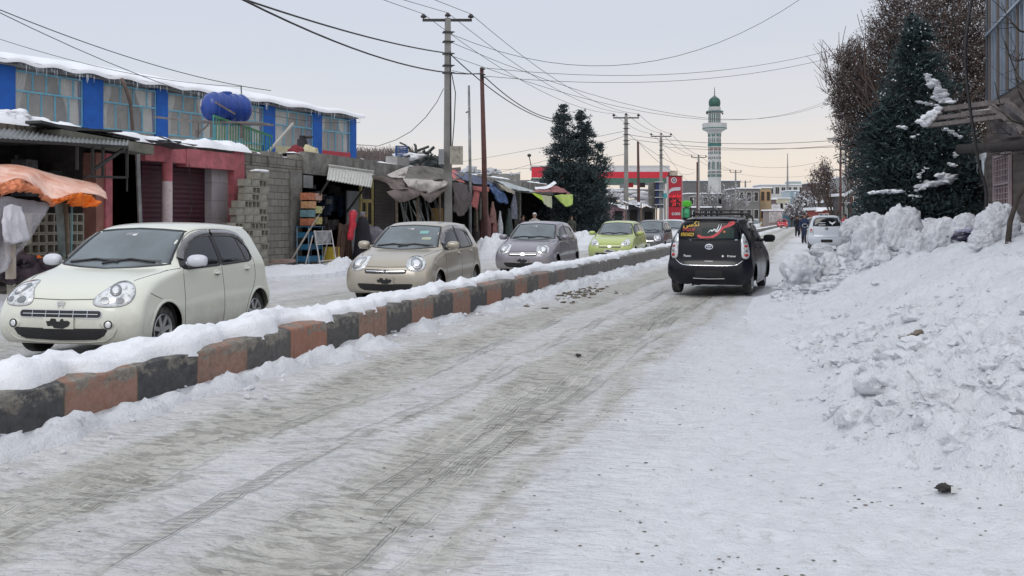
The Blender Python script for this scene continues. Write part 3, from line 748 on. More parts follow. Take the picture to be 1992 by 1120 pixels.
# ---- carriageway material from (s,t) laid out along the road
def M_road(name, right=True):
    m = bpy.data.materials.new(name); t = NT(m)
    uv = t.n('ShaderNodeUVMap'); v = uv.outputs[0]; X, Y, Z = t.sep(v)       # X = s (m), Y = t (m)
    def sc(a, b, rot=0.0):
        mp = t.n('ShaderNodeMapping'); mp.inputs['Scale'].default_value = (a, b, 1); mp.inputs['Rotation'].default_value = (0, 0, rot); t.l(v, mp.inputs[0]); return mp.outputs[0]
    wob = t.math('MULTIPLY', t.math('SUBTRACT', t.noise(sc(.12, .0), 1, 2, .5), .5), 1.1)
    edge = t.math('MULTIPLY', t.math('SUBTRACT', t.noise(sc(.5, 2.0), 1.0, 5, .65), .5), .9)
    T_ = t.math('ADD', t.math('ADD', Y, wob), edge)
    def band(c, w_, soft):
        d = t.math('ABSOLUTE', t.math('SUBTRACT', T_, c)); x = t.n('ShaderNodeMapRange'); x.interpolation_type = 'SMOOTHSTEP'
        t.l(d, x.inputs[0]); x.inputs[1].default_value = w_ - soft; x.inputs[2].default_value = w_ + soft; x.inputs[3].default_value = 1; x.inputs[4].default_value = 0; return x.outputs[0]
    if right: bands = [(1.30, .45, .30, 1.0), (3.0, .45, .30, 1.0), (3.65, .16, .2, .85), (2.1, 1.9, .5, .45), (2.30, .07, .06, .75)]
    else: bands = [(-4.3, .6, .4, .75), (-2.6, .6, .4, .75), (-3.4, 2.6, .6, .5)]
    dirt = None
    for c, w_, so_, k in bands:
        x = t.math('MULTIPLY', band(c, w_, so_), k); dirt = x if dirt is None else t.math('MAXIMUM', dirt, x)
    n1 = t.noise(sc(.8, 1.5), 1, 6, .7)
    f = t.math('MULTIPLY', dirt, t.math('ADD', .45, n1))
    snow = t.ramp(t.noise(sc(1.0, 1.4), 1, 5, .65), [(.3, (.57, .575, .59)), (.7, (.70, .705, .72))])
    tan = t.ramp(t.noise(sc(1.2, 2.2), 1, 5, .7), [(.3, (.43, .42, .38)), (.7, (.56, .55, .51))])
    c = t.mix(t.ramp(f, [(.25, 0.0), (.85, 1.0)]), snow, tan)
    # ripples across the wheel tracks: pressed ice ridges
    r1 = t.noise(sc(11, 4.4, .10), 1.0, 3, .6, .15); r2 = t.noise(sc(15, 8, -.1), 1.0, 4, .6, .5)
    rip = t.ramp(r1, [(.515, 0.0), (.56, 1.0), (.72, .8)])
    rk = t.math('MULTIPLY', rip, t.math('MULTIPLY', t.ramp(dirt, [(.25, .22), (.95, .95)]), t.ramp(t.noise(sc(1.1, 1.6), 1, 3, .6), [(.35, .15), (.6, 1.0)])))
    c = t.mix(rk, c, (.28, .27, .245))
    rip2 = t.ramp(r2, [(.54, 0.0), (.62, 1.0)])
    c = t.mix(t.math('MULTIPLY', rip2, t.ramp(dirt, [(.2, .14), (.9, .42)])), c, (.20, .19, .17))
    # fine grit
    g = t.noise(sc(26, 26), 1, 4, .65); c = t.mix(t.ramp(g, [(.60, 0.0), (.70, .40)]), c, (.25, .245, .235))
    g2 = t.noise(sc(7, 8), 1, 6, .75, .3); c = t.mix(t.ramp(g2, [(.60, 0.0), (.66, .38)]), c, (.34, .335, .32))
    if right:
        wt_ = t.n('ShaderNodeMapRange'); wt_.interpolation_type = 'SMOOTHSTEP'; t.l(T_, wt_.inputs[0]); wt_.inputs[1].default_value = 3.7; wt_.inputs[2].default_value = 4.7
        white = t.mix(t.ramp(g2, [(.57, 0.0), (.63, .35)]), (.70, .715, .745), (.40, .395, .38)); white = t.mix(t.ramp(g, [(.61, 0.0), (.70, .40)]), white, (.30, .295, .285))
        c = t.mix(wt_.outputs[0], c, white)
    # thin tyre lines running along
    li = t.n('ShaderNodeTexWave'); li.wave_type = 'BANDS'; li.bands_direction = 'Y'; li.inputs['Scale'].default_value = 3.1; li.inputs['Distortion'].default_value = .7; li.inputs['Detail'].default_value = 2
    t.l(sc(.25, 1.0), li.inputs['Vector'])
    lm = t.math('MULTIPLY', t.ramp(li.outputs['Fac'], [(.80, 0.0), (.97, 1.0)]), t.math('MULTIPLY', t.ramp(dirt, [(.5, 0.0), (.9, .7)]), t.ramp(t.noise(sc(.3, 2.5), 1, 2, .5), [(.45, 0.0), (.6, 1.0)])))
    c = t.mix(t.math('MULTIPLY', lm, .6), c, (.66, .65, .62))
    t.set(base=c, rough=.72, spec=.22)
    tread = t.noise(sc(24, 26), 1, 5, .7)
    lw = t.math('ADD', Y, t.math('MULTIPLY', t.math('SUBTRACT', t.noise(sc(.22, .0), 1, 1, .5), .5), .5)); trd = None
    for c0 in ((1.62, 2.28, 3.28, 3.02) if right else (-3.0, -4.6)):
        d0 = t.math('ABSOLUTE', t.math('SUBTRACT', lw, c0)); b0 = t.ramp(d0, [(.055, 1.0), (.062, 0.0)], 'LINEAR'); trd = b0 if trd is None else t.math('MAXIMUM', trd, b0)
        e0 = t.ramp(t.math('ABSOLUTE', t.math('SUBTRACT', d0, .065)), [(.004, 1.0), (.014, 0.0)]); lm = t.math('MAXIMUM', lm, e0)
    tw = t.n('ShaderNodeTexWave'); tw.wave_type = 'BANDS'; tw.bands_direction = 'X'; tw.inputs['Scale'].default_value = 5.2; tw.inputs['Distortion'].default_value = .4; t.l(sc(1, 1, .35), tw.inputs['Vector'])
    brk = t.ramp(t.noise(sc(.55, 1.8), 1, 4, .6), [(.44, 0.0), (.58, 1.0)]); trd = t.math('MULTIPLY', trd, brk); lm = t.math('MULTIPLY', lm, brk); tp = t.math('MULTIPLY', trd, tw.outputs['Fac'])
    c = t.mix(t.math('MULTIPLY', lm, .28), c, (.74, .73, .70)); c = t.mix(t.math('MULTIPLY', tp, .24), c, (.24, .23, .21)); t.set(base=c)
    h = t.math('ADD', t.math('ADD', t.math('MULTIPLY', r1, -2.2), t.math('ADD', t.math('MULTIPLY', lm, .9), t.math('MULTIPLY', tp, -.7))), t.math('ADD', t.math('MULTIPLY', r2, -.6), t.math('ADD', t.math('MULTIPLY', lm, .35), t.math('MULTIPLY', tread, .55))))
    if right: h = t.math('MULTIPLY', h, t.math('SUBTRACT', 1.0, t.math('MULTIPLY', wt_.outputs[0], .8))); h = t.math('ADD', h, t.math('MULTIPLY', wt_.outputs[0], t.math('ADD', t.math('MULTIPLY', g2, 1.1), t.math('MULTIPLY', g, .5))))
    t.bump(h, .8, .05)
    return m
def road_sheet(name, s_, t_, hfun, mat, kind='structure'):
    S_, T_ = np.meshgrid(s_, t_, indexing='ij'); Zz = hfun(S_, T_)
    V = np.stack([-5.45 + S_ * U.x + T_ * N.x, S_ * U.y + T_ * N.y, Zz], -1).reshape(-1, 3)
    F = grid_faces(len(s_), len(t_))[:, ::-1]
    o = np_mesh(name, V, F, mat, kind=kind); add_uv(o, np.stack([S_, T_], -1).reshape(-1, 2)); return o
def sspace(a, b, d0, g):
    out = [a]; d = d0
    while out[-1] < b: out.append(out[-1] + d); d *= g
    return np.array(out)
def h_right(s, t):
    fade = np.exp(-np.maximum(s - 8, 0) / 30)
    tr = np.exp(-((t - 1.35) / .45) ** 2) + np.exp(-((t - 3.15) / .45) ** 2)
    h = .010 * fbm(s * 1.4, t * 1.6, 4, 1) - .028 * tr + .014 * fade * tr * ridged(s * 4.2 + .3 * t, t * 1.1, 3, 5) + .008 * fade * ridged(s * 3.2, t * 1.4, 3, 9)
    h += smooth01((t - 4.0) / 2.2) * (.05 + .02 * fbm(s * .9, t * .9, 4, 21) + .012 * fbm(s * 4, t * 4, 4, 22) + .02 * clods(s * 5, t * 5, 23) * (fbm(s * .8, t * .8, 2, 24) > .15))
    return h
road_r = road_sheet('right_carriageway', sspace(3.2, 420, .03, 1.0085), np.linspace(-.1, 12.5, 260), h_right, M_road('packed_snow_road'))
road_r.name = 'road'
def h_left(s, t): return -.10 + .02 * fbm(s * .8, t * .9, 4, 2) + .01 * ridged(s * 2.5, t, 2, 4)
road_l = road_sheet('road', sspace(3, 420, .08, 1.014), np.linspace(-9.2, -.3, 70), h_left, M_road('slush_road', False))
def h_walk(s, t): return -.22 * smooth01((t + 8.3) / .7) + .02 + .05 * fbm(s * .7, t * .7, 4, 6) + .09 * np.maximum(0, 1 - cell(s * 1.6, t * 1.6, 4) * 1.5) * smooth01((t + 10.8) / .8)
sw = road_sheet('pavement', sspace(6, 150, .10, 1.008), np.linspace(-16, -7.6, 80), h_walk, M_snow('trampled_snow', base=(.74, .76, .80), amount=.45, speck=.5, scale=3, bd=.06))

# ---- median barrier
m = bpy.data.materials.new('painted_barrier_concrete'); t = NT(m); uvn = t.n('ShaderNodeUVMap'); vv = uvn.outputs[0]; X, Y, Z = t.sep(vv)
ph = t.math('DIVIDE', t.math('SUBTRACT', X, 7.59), .825 * 2); fr_ = t.math('FRACT', ph)
wn_ = t.noise(vv, 5, 6, .7); big = t.noise(vv, .9, 3, .6)
wnz = t.n('ShaderNodeTexWhiteNoise'); wnz.noise_dimensions = '1D'; t.l(t.math('FLOOR', t.math('MULTIPLY', ph, 2.0)), wnz.inputs['W'])
isor = t.math('LESS_THAN', t.math('ADD', fr_, t.math('MULTIPLY', t.math('SUBTRACT', wn_, .5), .03)), .5)
orange = t.ramp(wn_, [(.3, (.31, .125, .075)), (.7, (.40, .185, .125))])
black = t.ramp(t.noise(vv, 9, 7, .75), [(.35, (.035, .037, .042)), (.7, (.10, .10, .105))])
conc = t.ramp(t.noise(vv, 14, 7, .75), [(.3, (.10, .095, .08)), (.7, (.33, .31, .27))])
c = t.mix(isor, black, t.mix(t.ramp(t.noise(vv, 3.0, 6, .7), [(.35, .10), (.75, .45)]), orange, conc))
# paint worn off: top edge, and completely beyond ~20 m
worn = t.math('ADD', t.math('MULTIPLY', wn_, 1.0), t.math('MULTIPLY', t.ramp(Y, [(.30, 0.0), (.43, 1.0)]), .22))
c = t.mix(t.ramp(worn, [(.68, 0.0), (.75, .9)]), c, conc)
c = t.mix(t.ramp(big, [(.64, 0.0), (.70, .6)]), c, t.mix(.5, c, conc))
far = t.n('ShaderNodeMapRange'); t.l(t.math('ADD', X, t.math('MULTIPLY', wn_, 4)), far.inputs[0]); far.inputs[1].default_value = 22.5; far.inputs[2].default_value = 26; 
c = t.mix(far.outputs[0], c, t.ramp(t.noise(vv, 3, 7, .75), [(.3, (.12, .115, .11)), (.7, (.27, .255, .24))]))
# joint line between the cast blocks, and drips
jo = t.ramp(t.math('ABSOLUTE', t.math('SUBTRACT', t.math('FRACT', t.math('MULTIPLY', ph, 2.0)), .5)), [(.482, 0.0), (.495, 1.0)])
c = t.mix(t.math('MULTIPLY', jo, .8), c, (.10, .08, .06))
mp = t.n('ShaderNodeMapping'); mp.inputs['Scale'].default_value = (14, 1.2, 1); t.l(vv, mp.inputs[0])
c = t.mix(t.ramp(t.noise(mp.outputs[0], 1, 5, .6), [(.55, 0.0), (.72, .4)]), c, (.05, .045, .04))
c = t.mix(t.math('MULTIPLY', wnz.outputs['Value'], .38), c, conc)
t.set(base=c, rough=.85); t.bump(t.math('ADD', t.noise(vv, 25, 6, .7), t.math('MULTIPLY', jo, -.8)), .6, .012)
prof = [(0.0, -.12), (.0, .10), (.002, .22), (0, .34), (-.002, .392), (-.012, .402), (-.09, .428), (-.40, .43), (-.45, .42), (-.46, -.2)]
def bar_top(s): return np.interp(s, [3, 7.6, 14, 38], [.315, .325, .405, .44])
ss = sspace(2.5, 200, .12, 1.012); V = []; UV = []
acc = [0]
for a, b in zip(prof, prof[1:]): acc.append(acc[-1] + math.hypot(b[0] - a[0], b[1] - a[1]))
for s in ss:
    for k, (tt, z) in enumerate(prof):
        j = .003 * float(fbm(s * 5.1, z * 9, 3, 31)) + .005 * float(fbm(s * .5, 2.0, 2, 8))
        V.append(W(s, tt + j, (z * float(bar_top(s)) / .43 if z > 0 else z) + (j * .6 if k > 3 else 0))); UV.append((s, acc[k]))
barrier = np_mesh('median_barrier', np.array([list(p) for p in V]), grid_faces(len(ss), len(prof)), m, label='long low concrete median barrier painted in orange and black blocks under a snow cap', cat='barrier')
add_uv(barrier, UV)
barrier.data.set_sharp_from_angle(angle=R(50))
# snow cap on it
s_ = sspace(2.5, 200, .035, 1.008); q_ = np.linspace(0, 1, 17); S_, Q_ = np.meshgrid(s_, q_, indexing='ij')
front = -.02 - .20 * smooth01(.5 + .9 * fbm(s_ * 1.25, s_ * 0 + 3, 4, 41)) + .03 * fbm(s_ * 6, s_ * 0, 3, 42); front = front[:, None]
zt_ = bar_top(s_)[:, None]; thick = (np.interp(s_, [3, 8, 14, 30], [.115, .12, .11, .08]) + .035 * fbm(s_ * .8, s_ * 0 + 9, 3, 44))[:, None] * (1 - .25 * smooth01((S_ - 20) / 30))
T_ = front + (-.50 - front) * Q_
prof_ = np.sin(np.pi * np.clip(Q_, 0, 1)) ** .45
Zc = zt_ - .004 + prof_ * thick * (1 + .35 * fbm(S_ * 2.3, T_ * 4, 4, 45)) + .022 * prof_ * fbm(S_ * 9, T_ * 11, 4, 46, .65) + .03 * prof_ * clods(S_ * 6, T_ * 6, 48) * (fbm(S_ * .9, S_ * 0, 2, 49) > .05)
Zc = np.where(Q_ < .01, zt_ - .035, Zc); Zc = np.where(Q_ > .99, zt_ - .10, Zc)
drop = (Q_ < .12) & (S_ > 0); Zc = np.where(drop, Zc - .02 * (1 + fbm(S_ * 9, Q_, 3, 47)), Zc)
V = np.stack([-5.45 + S_ * U.x + T_ * N.x, S_ * U.y + T_ * N.y, Zc], -1).reshape(-1, 3)
np_mesh('snow_cap', V, grid_faces(len(s_), 17), SNOWC, kind='stuff', label='snow lying along the top of the median barrier')
# ploughed snow along the barrier foot
t_ = np.linspace(-.02, 1.0, 30); s_ = sspace(3.0, 190, .028, 1.0085); S_, T_ = np.meshgrid(s_, t_, indexing='ij')
wd = .46 + .20 * fbm(s_ * .9, s_ * 0, 3, 51); wd = wd[:, None]
env_ = np.clip(1 - T_ / np.maximum(wd, .12), 0, 1)
lump = clods(S_ * 4.5, T_ * 4.5, 6) * .07 + clods(S_ * 10, T_ * 10, 7) * .04 + .012 * fbm(S_ * 14, T_ * 14, 3, 54)
H_ = env_ ** .6 * (.085 + .06 * fbm(S_ * 1.3, T_ * 2, 3, 52)) + np.minimum(1, env_ * 3) * lump * (env_ > 0)
gap = smooth01((fbm(s_ * .75, s_ * 0 + 5, 2, 53) + .75) * 3)[:, None]; H_ = (H_ * gap) * (1 - (1 - np.interp(s_, [3, 9, 16], [.10, .22, .7])[:, None]) * smooth01((.34 - T_) / .25)) + gap * (lump * .62 + .018 * fbm(S_ * 7, T_ * 7, 4, 55, .6)) * np.clip(env_ * 4, 0, 1) * smooth01((T_ - .06) / .16) * (1 - .35 * smooth01((10 - S_) / 4))
H_ = np.where(H_ < .012, -.03, H_)
V = np.stack([-5.45 + S_ * U.x + T_ * N.x, S_ * U.y + T_ * N.y, H_ + .003], -1).reshape(-1, 3)
np_mesh('snow_berm', V, grid_faces(len(s_), 30)[:, ::-1], M_snow('berm_snow', base=(.80, .82, .86), amount=.30, speck=.55, scale=8, bump=.9, bd=.06), kind='stuff', label='ploughed snow lying along the foot of the median barrier')

# ---- big snow mound on the right
def h_mound(s, t):
    toe = np.interp(s, [6.6, 7.2, 7.5, 7.9, 8.8, 10.7, 13, 15.6, 21, 26, 34], [8.0, 6.6, 6.1, 5.7, 5.45, 5.45, 5.1, 4.75, 4.6, 5.2, 6]) + .18 * fbm(s * .8, s * 0, 3, 61)
    crest = 1.18 - .30 * smooth01((s - 22) / 6) - .85 * smooth01((s - 26) / 7)
    rise = smooth01((t - toe) / 3.0)
    near = smooth01((s - 6.4) / 3.4)
    h = crest * rise * near * (1 + .10 * fbm(s * .45, t * .45, 3, 62))
    chunk = clods(s * 1.9, t * 1.9, 8) * .24 + clods(s * 4.2, t * 4.2, 9) * .12 + clods(s * 11, t * 11, 10) * .04
    wzone = smooth01((12.0 - s) / 2) * smooth01((t - toe + .25) / .5) * (.45 + .55 * smooth01((8.2 - t) / 1.2)) + .55 * smooth01((s - 18) / 3) * smooth01((t - toe + .1) / .3)
    h += chunk * np.clip(wzone, .10, 1) * smooth01((t - toe + .25) / .25)
    h += smooth01((t - toe + .3) / .5) * (.035 * fbm(s * 2.4, t * 2.4, 5, 63, .6) + .016 * ridged(s * 7, t * 7, 3, 64) + .02 * clods(s * 8, t * 8, 77))
    return h - .10 * (1 - smooth01((t - toe + .7) / .7))
s_ = sspace(6.2, 34, .026, 1.0042); t_ = np.linspace(4.2, 10.6, 300)
mound = road_sheet('snow_bank', s_, t_, lambda s, t: h_mound(s, t) + .085, SNOW)
tag(mound, 'broad heap of ploughed snow along the right side of the road')
def ground_z(s, t):
    a = float(h_right(np.array([s]), np.array([t]))[0]) if -.1 < t else -.1
    if 4.2 < t < 10.6 and 6.2 < s < 34: a = max(a, float(h_mound(np.array([s]), np.array([t]))[0]) + .085)
    return a

def rock(mb, c, r, seed, sub=2, squash=(1, 1, 1), amp=.28, freq=1.6, mi=0):
    bm = bmesh.new(); bmesh.ops.create_icosphere(bm, subdivisions=sub, radius=1.0)
    P_ = np.array([v.co[:] for v in bm.verts]); o = seed * 13.7
    ex = np.abs(fbm(P_[:, 0] * freq * 2.3 + o, P_[:, 1] * freq * 2.3 + P_[:, 2] * 2.1, 4, seed + 9, .6)) * amp * .9
    d = 1 - ex + amp * (fbm(P_[:, 0] * freq + o, P_[:, 1] * freq + P_[:, 2] * freq * .7, 4, seed) + .8 * fbm(P_[:, 2] * freq - o, P_[:, 0] * freq * .6 + P_[:, 1], 3, seed + 5)) * .8
    P_ = P_ * d[:, None] * np.array(squash) * r + np.array(c)
    fs = [[v.index for v in f.verts] for f in bm.faces]; bm.free(); mb.add(P_.tolist(), fs, mi)
# boulders: px centre, py top, py bottom, width px, D, label
BLD = [(1598, 475, 500, 42, 'small crumbly snow lump in front of the white hatchback wheel', .3),
       (1560, 497, 569, 78, 'long low snow lump at the left toe of the snow heap', .6),
       (1618, 492, 545, 50, 'squat snow lump right of the long low one at the heap toe', .5),
       (1650, 470, 520, 46, 'rounded snow lump at the lower left of the leaning egg boulder', .5),
       (1662, 420, 478, 60, 'lumpy snow boulder just right of the white hatchback roof', 1.6),
       (1696, 416, 470, 62, 'broad lumpy snow boulder behind the leaning egg shaped boulder', 1.3),
       (1694, 432, 505, 62, 'leaning egg shaped snow boulder in the middle of the heap', .5),
       (1757, 409, 492, 64, 'tall pointed snow boulder standing alone over a dark gap', .4),
       (1716, 478, 516, 36, 'small snow block wedged under the pointed boulder', .2),
       (1786, 456, 494, 40, 'low snow lump right of the pointed boulder', .2),
       (1833, 426, 482, 68, 'wide snow boulder to the left of the dark plastic bag', .5),
       (1881, 422, 472, 50, 'snow boulder behind the dark plastic bag', .9),
       (1942, 398, 480, 80, 'largest snow boulder crowning the right end of the heap', .6),
       (1914, 448, 484, 52, 'flat snow block lying in front of the largest boulder', .2)]
def march(px, py, a=6, b=32):
    for D_ in np.arange(a, b, .2):
        q = P(px, py, float(D_))
        if q.z <= ground_z(*st(q)): return float(D_)
    return None
for i, (px, y0, y1, wp_, lb, back) in enumerate(BLD):
    D = min((march(px, y1) or march(px, y1 + 8) or 21.0), 24.5) + back * .6
    a = P(px, y0, D); b = P(px, y1 + 3, D); wv = wp_ / FPX * D; hh = (a.z - b.z)
    mb = MB(); rock(mb, (a + b) / 2, 1.0, 20 + i, 5, (wv / 2 * 1.12, wv / 2 * .95, hh / 2 * 1.14), .22, 1.3)
    mb.build('snow_boulder', SNOW, smooth=True, label=lb, cat='snow boulder', group='snow boulders on the heap')
# clods of all sizes (uncountable)
mb = MB(); r_ = random.Random(5)
for k in range(170):
    s = r_.uniform(7.4, 13.5) if k < 120 else r_.uniform(19, 25); t0 = float(np.interp(s, [7.2, 7.5, 7.9, 8.8, 10.7, 13], [6.6, 6.1, 5.7, 5.45, 5.45, 5.1])); tt = t0 + abs(r_.gauss(0, .85)) if k < 120 else r_.uniform(4.8, 7); sz = r_.uniform(.06, .15) if k < 120 else r_.uniform(.1, .24)
    p = W(s, tt, ground_z(s, tt)); rock(mb, p - Vector((0, 0, sz * .25)), sz, k, 3, (r_.uniform(.9, 1.4), r_.uniform(.8, 1.1), r_.uniform(.6, 1.0)), .34, 1.7)
for k in range(1500):
    zone = r_.random()
    if zone < .45: s = r_.uniform(7.3, 13.5); t0 = float(np.interp(s, [7.2, 7.5, 7.9, 8.8, 10.7, 13], [6.6, 6.1, 5.7, 5.45, 5.45, 5.1])) - .15; tt = t0 + abs(r_.gauss(0, .9)); sz = r_.uniform(.008, .035) * (1 + 1.6 * (r_.random() < .07))
    elif zone < .75: s = r_.uniform(19, 27); tt = r_.uniform(4.7, 7.6); sz = r_.uniform(.04, .17)
    elif zone < .9: s = r_.uniform(8, 22); tt = r_.uniform(4.9, 9.4); sz = r_.uniform(.015, .05)
    else: s = r_.uniform(4.4, 22); tt = r_.uniform(3.6, 5.2); sz = r_.uniform(.006, .02)
    p = W(s, tt, ground_z(s, tt)); rock(mb, p + Vector((0, 0, sz * .05)), sz, k % 97, 1 if sz < .03 else 2 if sz < .09 else 3, (r_.uniform(.9, 1.5), r_.uniform(.7, 1.1), r_.uniform(.6, .9)), .5, 1.9)
for k in range(300):
    s = 3 + 30 * r_.random() ** 1.5; tt = abs(r_.gauss(.25, .22)); sz = r_.uniform(.008, .04); rock(mb, W(s, tt, sz * .2 + max(0, .045 - tt * .10)), sz, k % 89, 1, (1.2, 1, .8), .3)
mb.build('snow_clods', SNOW, auto=35, kind='stuff', label='loose clods of snow on the heap and along the kerb')
# heaps along the far side of the left carriageway
def heap(px, py, t, wd_, hh, seed, lb):
    p = LP(px, py, t); s0, t0 = st(p); n = 70; q = np.linspace(-1, 1, n); A, B_ = np.meshgrid(q, q, indexing='ij')
    Rr = np.sqrt(A ** 2 + B_ ** 2); h = hh * np.clip(1 - Rr ** 2, 0, 1) ** .8 * (1 + .3 * fbm(A * 3, B_ * 3, 3, seed)) + (clods(A * 4 + seed, B_ * 4, 3) * .45 + clods(A * 9, B_ * 9, 4) * .22) * hh * .6 * np.clip((.95 - Rr) * 4, 0, 1)
    h = np.where(Rr >= .95, -.12, h); S1 = s0 + A * wd_; T1 = t0 + B_ * wd_ * .55
    V = np.stack([-5.45 + S1 * U.x + T1 * N.x, S1 * U.y + T1 * N.y, h], -1).reshape(-1, 3)
    np_mesh('snow_heap', V, grid_faces(n, n)[:, ::-1], SNOW, label=lb, cat='snow heap', group='shovelled snow heaps beside the left carriageway')
heap(965, 500, -7.3, 1.9, .62, 71, 'shovelled snow heap between the beige car and the grey car')
heap(1135, 470, -6.6, 3.2, .6, 72, 'shovelled snow heap behind the grey car and the lime car')
heap(666, 545, -8.0, .8, .3, 73, 'low snow heap with yellowish ice beside the beige car wing')
heap(560, 535, -8.6, 2.6, .18, 74, 'flat spread of snow in front of the grey block wall')
# litter
mb = MB(); rock(mb, G(1125, 693) + Vector((0, 0, .012)), .032, 3, 2, (1.2, 1, .6)); mb.build('dark_stone', M_plain('wet_stone', (.02, .02, .02), .5), smooth=True, label='small dark stone lying alone on the icy road', cat='stone')
s, t0 = st(G(1770, 690)); 
p = None
for D_ in np.arange(7, 14, .05):
    q_p = P(1763, 676, float(D_))
    if q_p.z <= ground_z(*st(q_p)): p = q_p; break
p = (p or P(1763, 676, 9)) + Vector((-.02, -.12, .075)); mb = MB(); rock(mb, p, .075, 5, 3, (1.2, 1, .75), .4); rock(mb, p + Vector((.10, .06, .05)), .06, 7, 3, (1, 1, .8), .5); mb.build('dirt_clod', M_snow('brown_ice', base=(.25, .21, .17), dirt=(.05, .04, .03), amount=.8, speck=.9, scale=9), smooth=True, label='brown dirt stained ice clod on the near slope of the heap', cat='dirt clod')
p = G(1838, 957, .06); p.z = ground_z(*st(p)) + .03; mb = MB(); rock(mb, p, .045, 9, 3, (1.15, .8, .5), .5); lt = mb.build('litter', M_plain('sooty_litter', (.03, .028, .025), .7, var=.7), smooth=True, label='crumpled black and white litter on the trampled snow at lower right', cat='litter')
mb = MB(); mb.box(p + Vector((.028, -.05, .008)), (.036, .004, .034), rz=.2); mb.build('paper_scrap', M_plain('torn_paper', (.6, .62, .62), .7), lt)
for D_ in np.arange(10, 22, .05):
    q_p = P(1876, 470, float(D_))
    if q_p.z <= ground_z(*st(q_p)): p = q_p; break
p = p + Vector((0, 0, .06)); mb = MB(); rock(mb, p, .17, 12, 3, (1.1, .8, .45), .25, 2.5); bgm = mb.build('plastic_bag', M_plain('dark_plastic', (.02, .02, .045), .25, var=.5), smooth=True, label='dark blue plastic bag with white print half buried between boulders', cat='bag')
mb = MB(); rock(mb, p + Vector((0, -.03, .09)), .10, 14, 3, (1.2, .6, .5), .5, 3); mb.build('white_print', M_plain('milky_plastic', (.45, .45, .6), .3, var=.4), bgm, smooth=True)
mb = MB(); r_ = random.Random(11)
clus = [(r_.uniform(4.5, 20), r_.uniform(3.2, 8)) for _ in range(34)] + [(r_.uniform(5.2, 7.4), r_.uniform(5.2, 7.2)) for _ in range(14)]
for k in range(620):
    c_ = r_.choice(clus); s = c_[0] + r_.gauss(0, .10); tt = c_[1] + r_.gauss(0, .30)
    if k % 4 == 0: s = r_.uniform(4, 26); tt = r_.uniform(.3, 8)
    rock(mb, W(s, tt, ground_z(s, tt) + .004), r_.uniform(.002, .008), k % 50, 1, (1.8, 1, .4), .4)
s0, t0 = st(G(1120, 570))
for k in range(160):
    s = s0 + r_.gauss(0, 1.2); tt = t0 + r_.gauss(0, .28); rock(mb, W(s, tt, ground_z(s, tt) + .01), r_.uniform(.01, .05), k % 50, 1, (1.4, 1, .5), .4)
mb.build('road_grit', M_plain('dirty_grit', (.13, .11, .08), .9, var=.6, vscale=9), kind='stuff', label='dark grit and dirty ice crumbs scattered on the snow')
# ================================================================ vehicles placed
CM = car_mats()
def mk(*a, **k): return hatchback(*a, cm=CM, **k)
GRP = 'cars in the queue on the left carriageway'
mk('parked_car', 'cream white hatchback nearest the camera with a white mirror cap and smoked window visors', car_paint('cream_white_paint', (.68, .70, .61)), (-4.66, 12.78, -.075), R(-11.2), W=1.82, L=3.60, emblem='H', mirror_mat=M_plain('white_mirror_cap', (.58, .60, .66), .25, var=.05), group=GRP)
b_, sk1, _ = mk('parked_car', 'beige hatchback second in the queue with a teal sticker in its windscreen', car_paint('beige_paint', (.40, .365, .30), metal=.25), (-1.93, 20.4, -.08), R(-14.5), front='round', W=1.74, emblem='H', group=GRP)
mb = MB(); sk1.patch(mb, 0, rrect(.30, 1.31, .18, .055, .01), .010, rings=1); mb.build('sticker', CM['bg'], b_)
mb = MB(); sk1.patch(mb, 0, rrect(.40, 1.19, .18, .045, .01), .010, rings=1); mb.build('sticker', M_plain('sticker_pale', (.42, .46, .34), .5), b_)
mk('parked_car', 'grey lilac hatchback third in the queue with round headlights', car_paint('grey_lilac_paint', (.24, .225, .26), metal=.35), (.80, 29.6, -.09), R(-16.5), front='round', W=1.72, group=GRP)
mk('parked_car', 'lime green hatchback fourth in the queue', car_paint('lime_paint', (.44, .52, .16)), (4.05, 37.8, -.09), R(-16.7), front='slant', plate='plain', visors=False, group=GRP, detail=1)
mk('parked_car', 'dark charcoal boxy hatchback with round headlights behind the lime car', car_paint('charcoal_paint', (.03, .032, .04)), (6.5, 46.2, -.09), R(-16.7), front='round', H=1.56, W=1.52, plate='plain', group=GRP, detail=1)
mk('parked_car', 'white estate car last in the visible queue', car_paint('white_paint', (.62, .64, .66)), (8.9, 55.5, -.09), R(-16.7), front='slant', H=1.58, L=4.1, plate='plain', group=GRP, detail=1)
blk, skb, _ = hatchback('taxi_car', 'black taxi hatchback driving away with a roof rack and red calligraphy on its rear screen', car_paint('black_paint', (.006, .006, .011), dirty=.10, coat=.25, spec=.25), (4.42, 20.95, .03), R(160), plate='covered', cm=dict(CM, dglass=M_glass('taxi_dark_glass', (.006, .008, .012), rough=.12, spec=.18)))
# roof rack
rk = MB(); z0 = 1.525
for zz, gx in ((z0 + .065, .46), (z0 + .12, .45)):
    rk.tube([(-gx, -.62, zz), (gx, -.62, zz), (gx, .78, zz), (-gx, .78, zz), (-gx, -.62, zz)], .011, 6)
for k in range(9): y = -.62 + 1.40 * k / 8; rk.tube([(-.45, y, z0 + .065), (.45, y, z0 + .065)], .009, 5)
for x in (-.45, -.27, -.09, .09, .27, .45):
    for y in (-.62, .78): rk.tube([(x, y, z0 + .055), (x, y, z0 + .12)], .008, 5)
rk.build('roof_rack', CM['black'], blk)
for y in (-.4, .5):
    rk = MB(); rk.tube([(-.60, y, z0 - .10), (-.56, y, z0 + .01), (-.5, y, z0 + .045), (.5, y, z0 + .045), (.56, y, z0 + .01), (.60, y, z0 - .10)], .017, 6); rk.build('rack_foot', CM['black'], blk)
